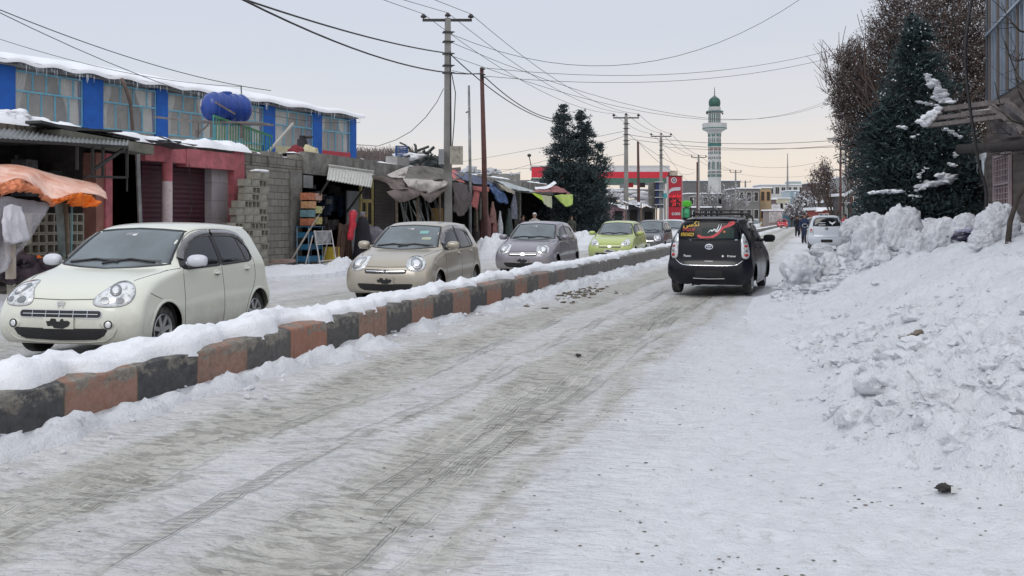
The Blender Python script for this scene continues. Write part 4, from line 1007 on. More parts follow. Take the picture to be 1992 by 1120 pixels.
# writing on the rear screen: lay flat letters on the glass
RS = {}
def screen_place(o, a0, b0, rot=0.0, off=.009):
    """project a flat XY mesh onto the rear screen: x to the right as seen from behind"""
    c_, s_ = math.cos(rot), math.sin(rot)
    for v in o.data.vertices:
        x, y, z = v.co; X_, Y_ = x * c_ - y * s_, x * s_ + y * c_
        p, n = skb.hit(180, -(-(X_ + a0)) * 1.0, Y_ + b0); v.co = p + n * (off + z)
    o.data.update()
yel = M_plain('yellow_letters', (.75, .48, .05), .5, var=.1); red = M_plain('red_letters', (.55, .06, .07), .5, var=.1); whl = M_plain('white_letters', (.75, .76, .78), .5, var=.05)
grn = M_plain('flag_green', (.006, .026, .022), .3, var=.2, spec=.2); dull = M_plain('flag_black', (.018, .018, .026), .2)
mb = MB(); skb.patch(mb, 180, rrect(.16, 1.20, .62, .20, .02), .0055, rings=2); mb.build('window_film', grn, blk)
o = text_mesh('0793236187', .088, red, 'phone_number', blk, bold=.0006, xs=.56); screen_place(o, -.40, 1.262)
o = text_mesh('0783760229', .092, yel, 'phone_number', blk, bold=.001, xs=.56); screen_place(o, -.43, 1.165)
try: o = text_mesh('\uFBFD\uFEB4\uFB91\uFE97', .135, yel, 'taxi_lettering', blk, bold=.001); screen_place(o, -.36, 1.365, .06)
except Exception as ex: print('arabic', ex)
def stroke(pts, ws, mat, name, off=.010, k=6):
    pts = smooth_open([(a, b) for a, b in pts], k); n = len(pts); mb = MB(); vs = []
    for i, (a, b) in enumerate(pts):
        p0 = pts[max(i - 1, 0)]; p1 = pts[min(i + 1, n - 1)]; dx, dy = p1[0] - p0[0], p1[1] - p0[1]; L = math.hypot(dx, dy) or 1
        f = i / (n - 1) * (len(ws) - 1); j = min(int(f), len(ws) - 2); wv = ws[j] + (ws[j + 1] - ws[j]) * (f - j)
        for q in (-1, 1):
            p, nn = skb.hit(180, (a - dy / L * wv / 2 * q), b + dx / L * wv / 2 * q); vs.append(p + nn * off)
    mb.add(vs, [(2 * i, 2 * i + 1, 2 * i + 3, 2 * i + 2) for i in range(n - 1)]); return mb.build(name, mat, blk)
# px->panel mapping: rear screen spans x -.60..+.62 for photo px 1308..1452
def rp(px, py): return ((px - 1378.5) / 97.0, 1.45 - (py - 426) / 97.0)
def strokes(pix, ws, mat, name): return stroke([rp(*q) for q in pix], ws, mat, name)
strokes([(1356, 455), (1366, 459), (1380, 459), (1392, 453), (1400, 445), (1404, 440), (1412, 437), (1420, 434), (1423, 431), (1416, 431), (1412, 434)], [.05, .055, .05, .045, .05, .045, .03, .02], red, 'calligraphy')
strokes([(1375, 450), (1381, 445), (1383, 447), (1388, 443), (1390, 447), (1394, 441), (1396, 434)], [.006, .02, .022, .02, .024, .02, .006], whl, 'calligraphy')
strokes([(1391, 449), (1395, 446), (1399, 440), (1400, 434)], [.012, .022, .018, .006], whl, 'calligraphy')
mb = MB(); skb.patch(mb, 180, ell(*rp(1406, 448), .022, .022, 10), .010, rings=1); mb.build('calligraphy_dot', M_plain('orange_dot', (.6, .2, .05), .5), blk)
for px in (1343, 1428):
    mb = MB(); skb.patch(mb, 180, ell(*rp(px, 463), .028 if px > 1400 else .02, .014, 12), .006, rings=1); mb.build('oval_badge', M_plain('badge_blue', (.25, .35, .45), .3), blk)
def badge(txt, a, b, size, nm='model_badge'):
    o = text_mesh(txt, size, CM['chrome'], nm, blk, bold=.001, xs=1.0); screen_place(o, a, b, 0, .006); return o
badge('Passo', -.42, .755, .065); badge('DAIHATSU', 0, 5, .001) if False else None
badge('Prümer', .43, .755, .055)
mb = MB(); skb.patch(mb, 180, [(.24, .755), (.265, .78), (.29, .755), (.265, .73)], .006, rings=1); mb.build('badge_flower', CM['chrome'], blk)

w2, skw, _ = mk('parked_car', 'white hatchback parked beyond the snow heap with a white bird sticker on its rear screen', car_paint('white_car_paint', (.58, .62, .68), dirty=.4), (14.55, 46.3, .10), R(165), rear='short', H=1.58, W=1.60, plate='plain', visors=False, detail=1)
blk_s = skb; skb = skw; blk_b = blk; blk = w2
stroke([(.10, 1.30), (.16, 1.24), (.24, 1.205), (.32, 1.24), (.38, 1.30)], [.01, .06, .07, .06, .01], whl, 'bird_sticker'); stroke([(.24, 1.22), (.24, 1.13)], [.05, .03], whl, 'bird_sticker')
stroke([(-.32, 1.235), (-.05, 1.235)], [.02, .02], whl, 'window_lettering'); stroke([(-.34, 1.13), (-.05, 1.14)], [.035, .03], whl, 'window_lettering')
skb = blk_s; blk = blk_b
mk('parked_car', 'small red hatchback far off on the road beyond the taxi', car_paint('red_paint', (.50, .02, .04)), (44.6, 164, .02), R(163), rear='short', plate='plain', visors=False, detail=1)
mk('parked_car', 'dark car standing ahead of the white hatchback at the right kerb', car_paint('dark_car_paint', (.04, .045, .055)), (19.0, 62.0, .08), R(164), rear='short', plate='plain', visors=False, detail=1)
mk('parked_car', 'white car parked far down the left carriageway beyond the taxi roof', car_paint('white_far_paint', (.6, .62, .64)), (29.6, 122, -.05), R(-17), front='slant', plate='plain', visors=False, detail=1)
# ================================================================ LEFT SIDE: shops, awnings, blue building
def rot_coord(t, rz, kind='Object'):
    tc = t.n('ShaderNodeTexCoord'); mp = t.n('ShaderNodeMapping'); mp.vector_type = 'TEXTURE'; mp.inputs['Rotation'].default_value = (0, 0, rz); t.l(tc.outputs[kind], mp.inputs[0])
    x, y, z = t.sep(mp.outputs[0]); c = t.n('ShaderNodeCombineXYZ'); t.l(x, c.inputs[0]); t.l(z, c.inputs[1]); t.l(y, c.inputs[2]); return c.outputs[0], mp.outputs[0]
def M_block(name, a, b, mortar, bw=.42, bh=.21, rz=None, dirt=.4):
    if name in _mc: return _mc[name]
    m = bpy.data.materials.new(name); t = NT(m); v, v3 = rot_coord(t, RZU if rz is None else rz)
    br = t.n('ShaderNodeTexBrick'); t.l(v, br.inputs['Vector']); br.inputs['Scale'].default_value = 1; br.inputs['Brick Width'].default_value = bw; br.inputs['Row Height'].default_value = bh; br.inputs['Mortar Size'].default_value = .012; br.inputs['Mortar Smooth'].default_value = .3; br.inputs['Bias'].default_value = 0
    br.inputs['Color1'].default_value = (*a, 1); br.inputs['Color2'].default_value = (*b, 1); br.inputs['Mortar'].default_value = (*mortar, 1)
    n = t.noise(v3, 3, 7, .7); c = t.mix(t.ramp(n, [(.42, 0.0), (.75, dirt)]), br.outputs[0], (.08, .075, .065))
    t.set(base=c, rough=.92); t.bump(t.math('ADD', t.noise(v3, 30, 5, .7), t.math('MULTIPLY', br.outputs['Fac'], -1.6)), .6, .015)
    _mc[name] = m; return m
def M_ribs(name, col, period=.09, axis=0, rz=None, rough=.6, dark=.45, metal=0.0, var=.2):
    if name in _mc: return _mc[name]
    m = bpy.data.materials.new(name); t = NT(m); v, v3 = rot_coord(t, RZU if rz is None else rz)
    w_ = t.n('ShaderNodeTexWave'); w_.bands_direction = 'XY'[axis]; w_.inputs['Scale'].default_value = .5 / period / PI * 1.0 * PI / 1.0 / 2; t.l(v, w_.inputs['Vector']); w_.inputs['Distortion'].default_value = 0
    n = t.noise(v3, 2.5, 6, .7)
    c = t.ramp(n, [(.3, tuple(x * (1 - var) for x in col)), (.7, tuple(min(1, x * (1 + var)) for x in col))]); c = t.mix(t.ramp(w_.outputs['Fac'], [(.0, dark), (.35, 0.0)]), c, tuple(x * .45 for x in col))
    t.set(base=c, rough=rough, metal=metal); t.bump(w_.outputs['Fac'], .7, .02); _mc[name] = m; return m
def M_cloth(name, col, alpha=1.0, rough=.85, var=.3, col2=None):
    if name in _mc: return _mc[name]
    m = bpy.data.materials.new(name); t = NT(m); v = t.coord('Object')
    n = t.noise(v, 2.2, 6, .65, .6); c = t.ramp(n, [(.3, tuple(x * (1 - var) for x in col)), (.62, tuple(min(1, x * (1 + var)) for x in (col2 or col)))])
    t.set(base=c, rough=rough, alpha=alpha); t.bump(t.noise(v, 5, 4, .6, 1.0), .5, .05)
    _mc[name] = m; return m
CONC = M_plain('aged_concrete', (.20, .195, .18), .92, var=.45, vscale=2.0, bump=.5, bscale=18, dirt=(.07, .065, .06))
CONCL = M_plain('pale_concrete', (.34, .335, .33), .92, var=.25, vscale=1.5, bump=.4, bscale=18)
PINK = M_plain('pink_paint', (.45, .13, .15), .85, var=.25, vscale=2.5, bump=.3, dirt=(.20, .10, .09))
PINKB = M_plain('brown_pink_plaster', (.30, .14, .11), .9, var=.25, vscale=2.5, bump=.3)
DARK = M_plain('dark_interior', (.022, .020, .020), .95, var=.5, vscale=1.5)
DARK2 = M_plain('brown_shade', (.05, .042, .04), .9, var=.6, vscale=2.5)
PURP = M_ribs('maroon_shutter', (.055, .012, .022), .10, 1, dark=.5)
BROWNSH = M_ribs('brown_shutter', (.06, .05, .045), .10, 1)
BLOCK = M_block('grey_block_wall', (.20, .19, .17), (.26, .245, .21), (.09, .085, .075))
STEEL = M_plain('dark_steel', (.035, .033, .033), .6, metal=.3, var=.4)
GALV = M_plain('galvanised_pipe', (.24, .25, .25), .45, metal=.4, var=.4)
WOOD = M_plain('weathered_wood', (.17, .135, .10), .85, var=.4, vscale=6, bump=.4)
WOODG = M_plain('grey_timber', (.16, .14, .135), .88, var=.4, vscale=5, bump=.5, bscale=25)
def slab(mb, px0, px1, z0, z1, t, th, mi=0):
    s0, s1 = spx(px0, t), spx(px1, t); mb.box(W((s0 + s1) / 2, t - th / 2, (z0 + z1) / 2), (abs(s1 - s0), th, z1 - z0), rz=RZU, mi=mi); return mb
def slab_s(mb, s0, s1, z0, z1, t, th, mi=0):
    mb.box(W((s0 + s1) / 2, t - th / 2, (z0 + z1) / 2), (abs(s1 - s0), th, z1 - z0), rz=RZU, mi=mi); return mb
def part(nm, mat, parent, fn, **k):
    mb = MB(); fn(mb); return mb.build(nm, mat, parent, **k)
TF = -10.3
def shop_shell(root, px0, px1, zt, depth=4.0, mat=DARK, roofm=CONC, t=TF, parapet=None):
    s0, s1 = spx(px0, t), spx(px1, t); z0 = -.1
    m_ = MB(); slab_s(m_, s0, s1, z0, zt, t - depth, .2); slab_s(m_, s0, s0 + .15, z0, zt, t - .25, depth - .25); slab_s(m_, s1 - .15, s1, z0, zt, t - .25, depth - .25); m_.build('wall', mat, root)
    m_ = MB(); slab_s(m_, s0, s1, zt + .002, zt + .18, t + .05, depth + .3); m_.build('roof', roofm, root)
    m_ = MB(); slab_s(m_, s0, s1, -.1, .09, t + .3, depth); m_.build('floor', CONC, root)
    if parapet:
        m_ = MB(); slab_s(m_, s0, s1, parapet[0], parapet[1], t + .08, .2); m_.build('parapet', parapet[2], root)

# ---- shop A (left edge of frame)
A = thing('market_shop', 'dim open-fronted shop under a corrugated canopy at the left edge of the photo', 'shop')
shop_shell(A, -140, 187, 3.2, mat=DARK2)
rr = random.Random(3)
# things standing dimly inside
for px, w_, z0, z1, col in ((20, .7, .1, 1.6, (.09, .08, .07)), (60, .5, .1, 1.2, (.12, .06, .04)), (110, .6, 1.9, 2.6, (.06, .065, .07)), (48, .35, 2.0, 2.8, (.10, .10, .11)), (160, .5, .1, 2.2, (.08, .06, .05))):
    p = W(spx(px, -11.3), -11.3, 0); mb = MB(); mb.box((p.x, p.y, (z0 + z1) / 2), (w_, .4, z1 - z0), rz=RZU); mb.beam((p.x - w_ * .5, p.y, z0), (p.x - w_ * .5, p.y, z1 + .1), .05); mb.build('shelf_unit', M_plain('shelf_goods_%d' % px, col, .8, var=.6, vscale=8), A)
def corr(mb, a0, a1, b0, b1, n=90, amp=.022):
    """corrugated sheet between edge a (a0->a1) and edge b (b0->b1)"""
    vs = []
    for i in range(n + 1):
        f = i / n; u = a0.lerp(a1, f); v_ = b0.lerp(b1, f); z = amp * math.sin(i * PI / 2)
        vs += [u + Vector((0, 0, z)), v_ + Vector((0, 0, z))]
    mb.grid(vs, n + 1, 2); vs2 = [p - Vector((0, 0, .02)) for p in vs]; mb.grid(vs2, n + 1, 2, flip=True)
mb = MB(); corr(mb, LP(-90, 240, -10.3), LP(252, 268, -10.3), LP(-110, 262, -8.9), LP(247, 284, -8.9), 150); mb.build('corrugated_canopy', GALV, A)
mb = MB()
for a, b in (((180, 285), (180, 347)), ((200, 286), (200, 345)), ((150, 283), (150, 330)), ((247, 284), (247, 345))): mb.beam(LP(*a, -8.95), LP(*b, -8.95), .05)
mb.beam(LP(165, 343, -8.95), LP(247, 345, -8.95), .05); mb.beam(LP(182, 330, -8.95), LP(240, 290, -8.95), .06); mb.beam(LP(-80, 268, -8.9), LP(247, 286, -8.9), .06); mb.beam(LP(247, 345, -8.95), LP(247, 372, -8.95), .03)
mb.build('canopy_frame', STEEL, A)
mb = MB(); mb.tube([LP(268, 300, -9.6), LP(269, 340, -9.6), LP(274, 470, -9.6)], .055, 8); mb.build('pipe_column', GALV, A)
mb = MB(); mb.beam(LP(100, 262, -9.9), LP(282, 292, -9.9), .5, .22); mb.build('fascia_beam', M_plain('olive_fascia', (.16, .16, .13), .8, var=.3), A)
# dark torn sheets on the roof edge
mb = MB(); r_ = random.Random(8)
for k in range(16):
    f = k / 15; px = 100 + 235 * f; a = LP(px, 245 + 38 * f + r_.uniform(-4, 6), -10.2 + r_.uniform(-.3, .35)); L = r_.uniform(.9, 1.8)
    mb.beam(a - U * L * .5 + Vector((0, 0, r_.uniform(-.05, .05))), a + U * L * .5 + Vector((0, 0, r_.uniform(-.08, .05))), r_.uniform(.3, .7), r_.uniform(.02, .06))
mb.build('torn_roof_sheets', M_plain('tar_sheet', (.05, .05, .052), .8, var=.5), A)

# ---- shop B pink
B_ = thing('market_shop', 'pink painted shop with closed maroon shutters behind the white car', 'shop')
shop_shell(B_, 187, 476, 3.28, mat=DARK)
def box_px(mb, px0, px1, z0, z1, t=TF, th=.4, mi=0): return slab(mb, px0, px1, z0, z1, t, th, mi)
part('pillar', PINKB, B_, lambda m_: box_px(m_, 187, 204, 0, 3.0, TF + .1)); part('pillar', PINK, B_, lambda m_: box_px(m_, 206, 219, 0, 3.0, TF + .15))
part('pillar', PINK, B_, lambda m_: box_px(m_, 456, 476, 0, 3.45, TF + .1, .5))
c = LP(325, 400, TF + .05); mb = MB(); mb.lathe([(.13, 0), (.13, 2.45)], 16, (c.x, c.y, 0)); pc = mb.build('column', M_plain('chalky_column', (.55, .47, .47), .9, var=.2, dirt=(.35, .2, .2)), B_, smooth=True)
mb = MB(); mb.lathe([(.133, 2.45), (.133, 3.0)], 16, (c.x, c.y, 0)); mb.build('column_head', PINK, pc, smooth=True)
part('shutter', PURP, B_, lambda m_: slab(m_, 276, 333, 0, 2.95, TF - .3, .08)); part('shutter', PURP, B_, lambda m_: slab(m_, 334, 413, 0, 2.95, TF - .32, .08))
part('side_wall', M_block('pale_plaster_blocks', (.36, .33, .35), (.40, .37, .38), (.30, .28, .29), 1.2, .5, dirt=.2), B_, lambda m_: slab(m_, 412, 457, 0, 2.9, TF - .1, .25))
part('lintel', PINK, B_, lambda m_: slab(m_, 283, 363, 2.93, 3.36, TF + .12, .3)); part('lintel', PINK, B_, lambda m_: slab(m_, 363.4, 456, 2.86, 3.32, TF + .14, .3))
mb = MB(); mb.tube([LP(368, 318, -10.0), LP(370, 360, -10), LP(374, 400, -10), LP(367, 422, -10), LP(374, 445, -10)], .012, 5); mb.build('hanging_cable', STEEL, B_)
# ---- block wall pier E
E_ = thing('block_wall', 'rough grey concrete block wall end between the pink shop and the crates shop', 'wall')
part('wall', BLOCK, E_, lambda m_: (slab(m_, 478, 588, -.1, 3.05, TF + .05, 3.8)))
mb = MB(); r_ = random.Random(4); s0, s1 = spx(478, TF), spx(588, TF); s = s0
while s < s1 - .1:
    L = r_.uniform(.25, .5); h_ = r_.uniform(.32, .5); mb.box(W(s + L / 2, TF - .2 + r_.uniform(-.06, .06), 3.07 + h_ / 2), (min(L, s1 - s) * .96, .35, h_), rz=RZU + r_.uniform(-.04, .04)); s += L
mb.build('rough_capping', BLOCK, E_)
part('end_pier', CONC, E_, lambda m_: slab(m_, 566, 588, -.1, 3.0, TF + .11, .05))
# ---- shop C crates
C_ = thing('market_shop', 'grey block shop with a white corrugated awning and crates at its door', 'shop')
shop_shell(C_, 589, 727, 3.2, mat=DARK, parapet=(2.95, 3.66, CONC))
part('door_panel', M_plain('dull_metal_sheet', (.17, .175, .18), .6, var=.2), C_, lambda m_: slab(m_, 676, 700, .1, 2.5, TF - .05, .06))
yd = M_plain('yellow_door', (.38, .31, .13), .7, var=.25)
def door(m_):
    s0, s1 = spx(701, TF), spx(726, TF)
    for a, b, c, d in ((s0, s0 + .12, .1, 3.0), (s1 - .12, s1, .1, 3.0), (s0, s1, 2.1, 2.22), (s0, s1, .1, .5), (s0, s1, 1.2, 1.3), ((s0 + s1) / 2 - .06, (s0 + s1) / 2 + .06, .1, 2.2)): slab_s(m_, a, b, c, d, TF + .02, .08)
dr = part('door', yd, C_, door); part('door_glass', CM['dglass'] if 'CM' in globals() else DARK, dr, lambda m_: slab(m_, 702, 725, .45, 2.95, TF - .03, .02))
mb = MB(); corr(mb, LP(640, 322, -10.2), LP(727, 334, -10.2), LP(636, 349, -9.2), LP(722, 364, -9.2), 60, .014); mb.build('white_awning', M_plain('white_sheet_metal', (.50, .50, .46), .5, var=.12, dirt=(.25, .23, .2)), C_)
mb = MB(); mb.beam(LP(640, 350, -9.25), LP(602, 410, -10.2), .05); mb.build('awning_strut', STEEL, C_); mb = MB(); mb.beam(LP(712, 362, -9.25), LP(675, 412, -10.2), .05); mb.build('awning_strut', STEEL, C_)
mb = MB(); mb.tube([LP(640, 321, -10.1), LP(727, 333, -10.1)], .03, 6); mb.build('awning_rail', M_plain('white_rail', (.55, .55, .52), .5), C_)
for px, py, w_, h_, col in ((610, 372, .6, .35, (.10, .10, .11)), (622, 430, .5, .5, (.06, .05, .05)), (637, 400, .5, .7, (.03, .05, .09)), (660, 400, .45, 1.0, (.02, .05, .10)), (645, 440, .7, .5, (.10, .09, .09)), (630, 392, .1, .35, (.35, .36, .36)), (655, 370, .5, .3, (.05, .05, .05))):
    p = LP(px, py, -11); mb = MB(); r_ = random.Random(px)
    for k in range(5): mb.box(p + Vector((r_.uniform(-.2, .2), r_.uniform(-.2, .2), r_.uniform(-.15, .15))), (w_ * r_.uniform(.3, .7), .2, h_ * r_.uniform(.3, .8)), rz=RZU + r_.uniform(-.3, .3))
    mb.build('goods', M_plain('goods_%d' % px, col, .6, var=.6, vscale=10), C_)
part('sign_plate', M_plain('grey_sign', (.22, .23, .23), .6), C_, lambda m_: slab(m_, 591, 609, 2.5, 2.9, TF + .12, .03))
# ---- shops D, E, F, G further along
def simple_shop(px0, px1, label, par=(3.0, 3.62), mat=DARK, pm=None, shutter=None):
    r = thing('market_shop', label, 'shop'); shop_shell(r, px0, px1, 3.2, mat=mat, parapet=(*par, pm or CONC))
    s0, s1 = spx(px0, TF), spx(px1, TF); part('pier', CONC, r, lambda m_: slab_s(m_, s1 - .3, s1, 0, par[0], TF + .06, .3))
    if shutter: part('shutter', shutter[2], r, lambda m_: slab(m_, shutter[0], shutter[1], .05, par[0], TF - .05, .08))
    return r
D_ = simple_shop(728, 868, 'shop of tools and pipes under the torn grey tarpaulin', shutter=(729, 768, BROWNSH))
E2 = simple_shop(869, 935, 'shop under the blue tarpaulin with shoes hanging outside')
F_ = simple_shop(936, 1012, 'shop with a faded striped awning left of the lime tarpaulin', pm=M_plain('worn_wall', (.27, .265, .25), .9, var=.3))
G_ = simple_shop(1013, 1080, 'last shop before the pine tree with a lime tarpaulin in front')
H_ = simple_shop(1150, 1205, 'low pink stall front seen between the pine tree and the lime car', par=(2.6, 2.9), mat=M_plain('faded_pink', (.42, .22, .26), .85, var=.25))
# ---- roof snow (two stretches)
def roof_snow(px0, px1, z, seed, t0=-10.15, dp=3.6, th=.16, slope=0.0):
    s0, s1 = spx(px0, TF), spx(px1, TF); n = int((s1 - s0) / .07); S1 = np.linspace(s0, s1, n); Q = np.linspace(0, 1, 30); S_, Q_ = np.meshgrid(S1, Q, indexing='ij')
    edge = (.12 * fbm(S1 * 1.3, S1 * 0, 4, seed))[:, None]; T_ = t0 + edge - dp * Q_
    h = z + slope * Q_ + np.clip(Q_ * 9, 0, 1) ** .5 * th * (1 + .8 * fbm(S_ * .8, T_ * .8, 4, seed + 1)) + .13 * clods(S_ * 2.4, T_ * 2.4, seed) * (fbm(S_ * .5, T_ * .1, 2, seed + 4) > -.1) * smooth01((.5 - Q_) * 4)
    h = np.where(Q_ <= 0, z - .03, h); V = np.stack([-5.45 + S_ * U.x + T_ * N.x, S_ * U.y + T_ * N.y, h], -1).reshape(-1, 3)
    return V, grid_faces(n, 30)
for i, a in enumerate([(-140, 100, 3.42, 81), (100, 325, 3.36, 82, -10.1, 3.6, .15), (325, 476, 3.42, 83, -10.1, 3.6, .16), (478, 600, 3.45, 84, -10.6, 3.2, .06), (600, 868, 3.60, 85, -10.5, 3.5, .05), (868, 1080, 3.60, 86, -10.5, 3.5, .06)]):
    V, F = roof_snow(*a); np_mesh('roof_snow', V, F, SNOWC, kind='stuff', label='snow lying on the flat roofs of the shop row')
mb = MB(); s0, s1 = spx(-90, TF), spx(104, TF); n = 22
for k in range(n): mb.box(W(s0 + (s1 - s0) * (k + .5) / n, TF - .02, 3.31), (.2, .3, .20), rz=RZU)
mb.build('roof_edge_blocks', M_plain('brown_block', (.16, .14, .12), .9, var=.4), A)
# white debris chunks on the roof at the left
for k, (px, py, sz) in enumerate(((15, 222, .16), (38, 226, .2), (52, 232, .14), (75, 236, .12), (3, 231, .18))):
    mb = MB(); rock(mb, LP(px, py, -10.6), sz, 60 + k, 3, (1.5, 1, .7), .4); mb.build('roof_snow_lump', SNOWC, label='broken snow lump on the shop roof edge above the corrugated canopy', cat='snow lump', group='snow lumps on the shop roof', smooth=True)

# ---- hollow blocks
def hollow_mb():
    mb = MB(); L, D2, H2, w_ = .40, .20, .195, .028
    # two square holes through the depth (y)
    xs = [(-L / 2, -L / 2 + w_), (-w_ / 2, w_ / 2), (L / 2 - w_, L / 2)]
    for a, b in xs: mb.box(((a + b) / 2, 0, 0), (b - a, D2, H2))
    for z in (-H2 / 2 + w_ / 2, H2 / 2 - w_ / 2):
        for a, b in ((-L / 2 + w_, -w_ / 2), (w_ / 2, L / 2 - w_)): mb.box(((a + b) / 2, 0, z), (b - a, D2, w_))
    mb.box((0, D2 * .35, 0), (L - .01, .01, H2 - .01)); return mb
BLKM = M_plain('hollow_block_cement', (.26, .25, .21), .95, var=.3, vscale=6, bump=.4)
hb0 = hollow_mb().build('hollow_block', BLKM, None); hb_used = [0]
sb = MB(); sb.box((0, 0, 0), (.395, .20, .19)); sb0 = sb.build('concrete_block', BLKM, None); sb_used = [0]
def sblock(p, rz, label, group):
    o = sb0 if not sb_used[0] else sb0.copy()
    if sb_used[0]: COL.objects.link(o)
    sb_used[0] = 1; o.location = p; o.rotation_euler = (0, 0, rz); return tag(o, label, 'concrete block', group)
def hblock(p, rz, label, group, solid=False):
    o = hb0 if not hb_used[0] else hb0.copy()
    if hb_used[0]: COL.objects.link(o)
    hb_used[0] = 1; o.location = p; o.rotation_euler = (0, 0, rz); tag(o, label, 'concrete block', group); return o
LB1 = 'hollow concrete block in the stepped stack between the pink shop and the grey wall'
GB1 = 'hollow blocks in the stepped stack'
rows = [(348, 446, 500), (363, 456, 514), (378, 446, 514), (392, 440, 514), (406, 440, 514), (420, 440, 516), (434, 430, 517), (447, 425, 518), (460, 440, 519), (473, 455, 520), (486, 470, 521)]
r_ = random.Random(2)
T8 = -9.75
p_ref = LP(480, 480, T8); s_ref = spx(514, T8)
zrow = .12
for j in range(14):
    z = .11 + j * .2; 
    if z > 3.0: break
    # width of the stack at this height
    n = 6 if z < 1.25 else 5 if z < 1.5 else 4 if z < 2.1 else 3 if z < 2.6 else 2
    for k in range(n):
        hol = r_.random() < .36; (hblock if hol else sblock)(W(s_ref - .2 - k * .41 + (j % 2) * .06, T8 + r_.uniform(-.02, .02), z), RZU + r_.uniform(-.05, .05), LB1 if hol else 'plain faced concrete block in the stepped stack between the pink shop and the grey wall', GB1)
LB2 = 'hollow concrete block in the low stack behind the leaning poles at the left'; GB2 = 'hollow blocks under the orange awning'
s1_ = spx(112, -9.3)
for j in range(8):
    for k in range(3):
        if j > 4 and k > 1: continue
        hblock(W(s1_ - .2 - k * .41, -9.3, .12 + j * .2), RZU, LB2, GB2)
s2_ = spx(156, -9.3)
for j in range(8): hblock(W(s2_ - .2, -9.3, .12 + j * .2), RZU, LB2, GB2)
cap = MB(); rock(cap, W(s_ref - .3, T8, 2.86), .2, 31, 3, (1.6, .6, .25), .3); cap.build('snow_patch', SNOWC, smooth=True, kind='stuff', label='snow lying on the stepped block stack')

# ---- cloth sheets through control points
def sheet(rows_, n=8, fold=.0, ff=6, seed=1, thick=.012):
    A_ = np.array([[list(LP(*q)) for q in r] for r in rows_]); S1 = bspl_i(A_, n); S2 = np.swapaxes(bspl_i(np.swapaxes(S1, 0, 1), n), 0, 1)
    nu, nv = S2.shape[:2]
    if fold:
        i, j = np.meshgrid(np.linspace(0, 1, nu), np.linspace(0, 1, nv), indexing='ij'); w_ = fold * (.35 + i) * (fbm(j * ff, i * 1.5 + seed, 4, seed))
        S2 = S2 + w_[..., None] * np.array([N.x, N.y, .35])
    V = S2.reshape(-1, 3); return V, nu, nv
def bspl_i(A_, n):
    """Catmull-Rom through points along axis 0"""
    K = len(A_); E = np.concatenate([2 * A_[:1] - A_[1:2], A_, 2 * A_[-1:] - A_[-2:-1]], 0); out = []
    for i in range(K - 1):
        for k in range(n):
            t = k / n; p0, p1, p2, p3 = E[i:i + 4]; out.append(.5 * (2 * p1 + (p2 - p0) * t + (2 * p0 - 5 * p1 + 4 * p2 - p3) * t * t + (3 * p1 - p0 - 3 * p2 + p3) * t ** 3))
    out.append(A_[-1]); return np.array(out)
def cloth(nm, rows_, mat, parent=None, n=8, fold=.08, ff=6, seed=1, **kw):
    V, nu, nv = sheet(rows_, n, fold, ff, seed); F = grid_faces(nu, nv)
    o = np_mesh(nm, V, F, mat, parent, **kw); md = o.modifiers.new('thickness', 'SOLIDIFY'); md.thickness = .012; return o
# orange plastic awning, left foreground
OA = thing('awning', 'orange and white plastic stall awning sagging at the left edge of the photo', 'awning')
cloth('canopy', [[(-60, 332, -8.9), (0, 321, -8.9), (50, 324, -8.9), (100, 338, -8.9), (150, 350, -8.9), (187, 357, -8.9)],
                 [(-60, 340, -8.2), (0, 335, -8.2), (50, 334, -8.2), (100, 352, -8.2), (155, 362, -8.2), (203, 370, -8.3)],
                 [(-60, 356, -7.7), (0, 357, -7.7), (40, 349, -7.7), (98, 388, -7.7), (150, 376, -7.7), (212, 386, -7.8)]],
      M_cloth('orange_white_plastic', (.80, .26, .12), rough=.45, var=.2, col2=(.76, .50, .40)), OA, n=10, fold=.03, ff=9)
cloth('fringe', [[(-60, 356, -7.68), (0, 357, -7.68), (40, 349, -7.68), (98, 387, -7.68)], [(-60, 374, -7.6), (0, 378, -7.6), (50, 372, -7.6), (104, 402, -7.65)]], M_cloth('orange_fringe', (.60, .20, .09), rough=.5, var=.3), OA, n=14, fold=.10, ff=22)
cloth('fringe', [[(98, 387, -7.68), (125, 384, -7.68), (150, 375, -7.68), (187, 382, -7.7)], [(106, 398, -7.65), (128, 391, -7.65), (152, 396, -7.65), (186, 404, -7.68)]], M_cloth('orange_vivid', (.78, .17, .01), rough=.5, var=.2), OA, n=14, fold=.10, ff=22, seed=4)
cloth('hanging_plastic', [[(-40, 385, -7.7), (30, 385, -7.7), (98, 395, -7.7)], [(-40, 440, -7.6), (20, 455, -7.6), (66, 450, -7.6)], [(-40, 545, -7.6), (-6, 535, -7.6), (10, 520, -7.6)]], M_cloth('clear_plastic', (.55, .54, .58), alpha=.30, rough=.3, var=.15), OA, n=10, fold=.12, ff=7)
cloth('white_sack', [[(8, 402, -7.55), (22, 398, -7.55), (42, 402, -7.55)], [(5, 430, -7.5), (25, 434, -7.45), (46, 430, -7.5)], [(8, 470, -7.5), (28, 474, -7.45), (55, 466, -7.5)]], M_cloth('white_sackcloth', (.62, .61, .66), rough=.6, var=.12), OA, n=8, fold=.05)
for a, b, r0, mt in (((113, 388), (121, 500), .07, M_plain('grey_green_post', (.14, .17, .16), .7, var=.4)), ((127, 395), (132, 500), .045, WOOD), ((140, 398), (138, 500), .02, M_plain('teal_pipe', (.18, .34, .36), .5))):
    mb = MB(); mb.tube([LP(*a, -8.4), LP((a[0] + b[0]) / 2 + 1, (a[1] + b[1]) / 2, -8.4), LP(*b, -8.4)], r0, 8); mb.build('post', mt, OA, smooth=True)
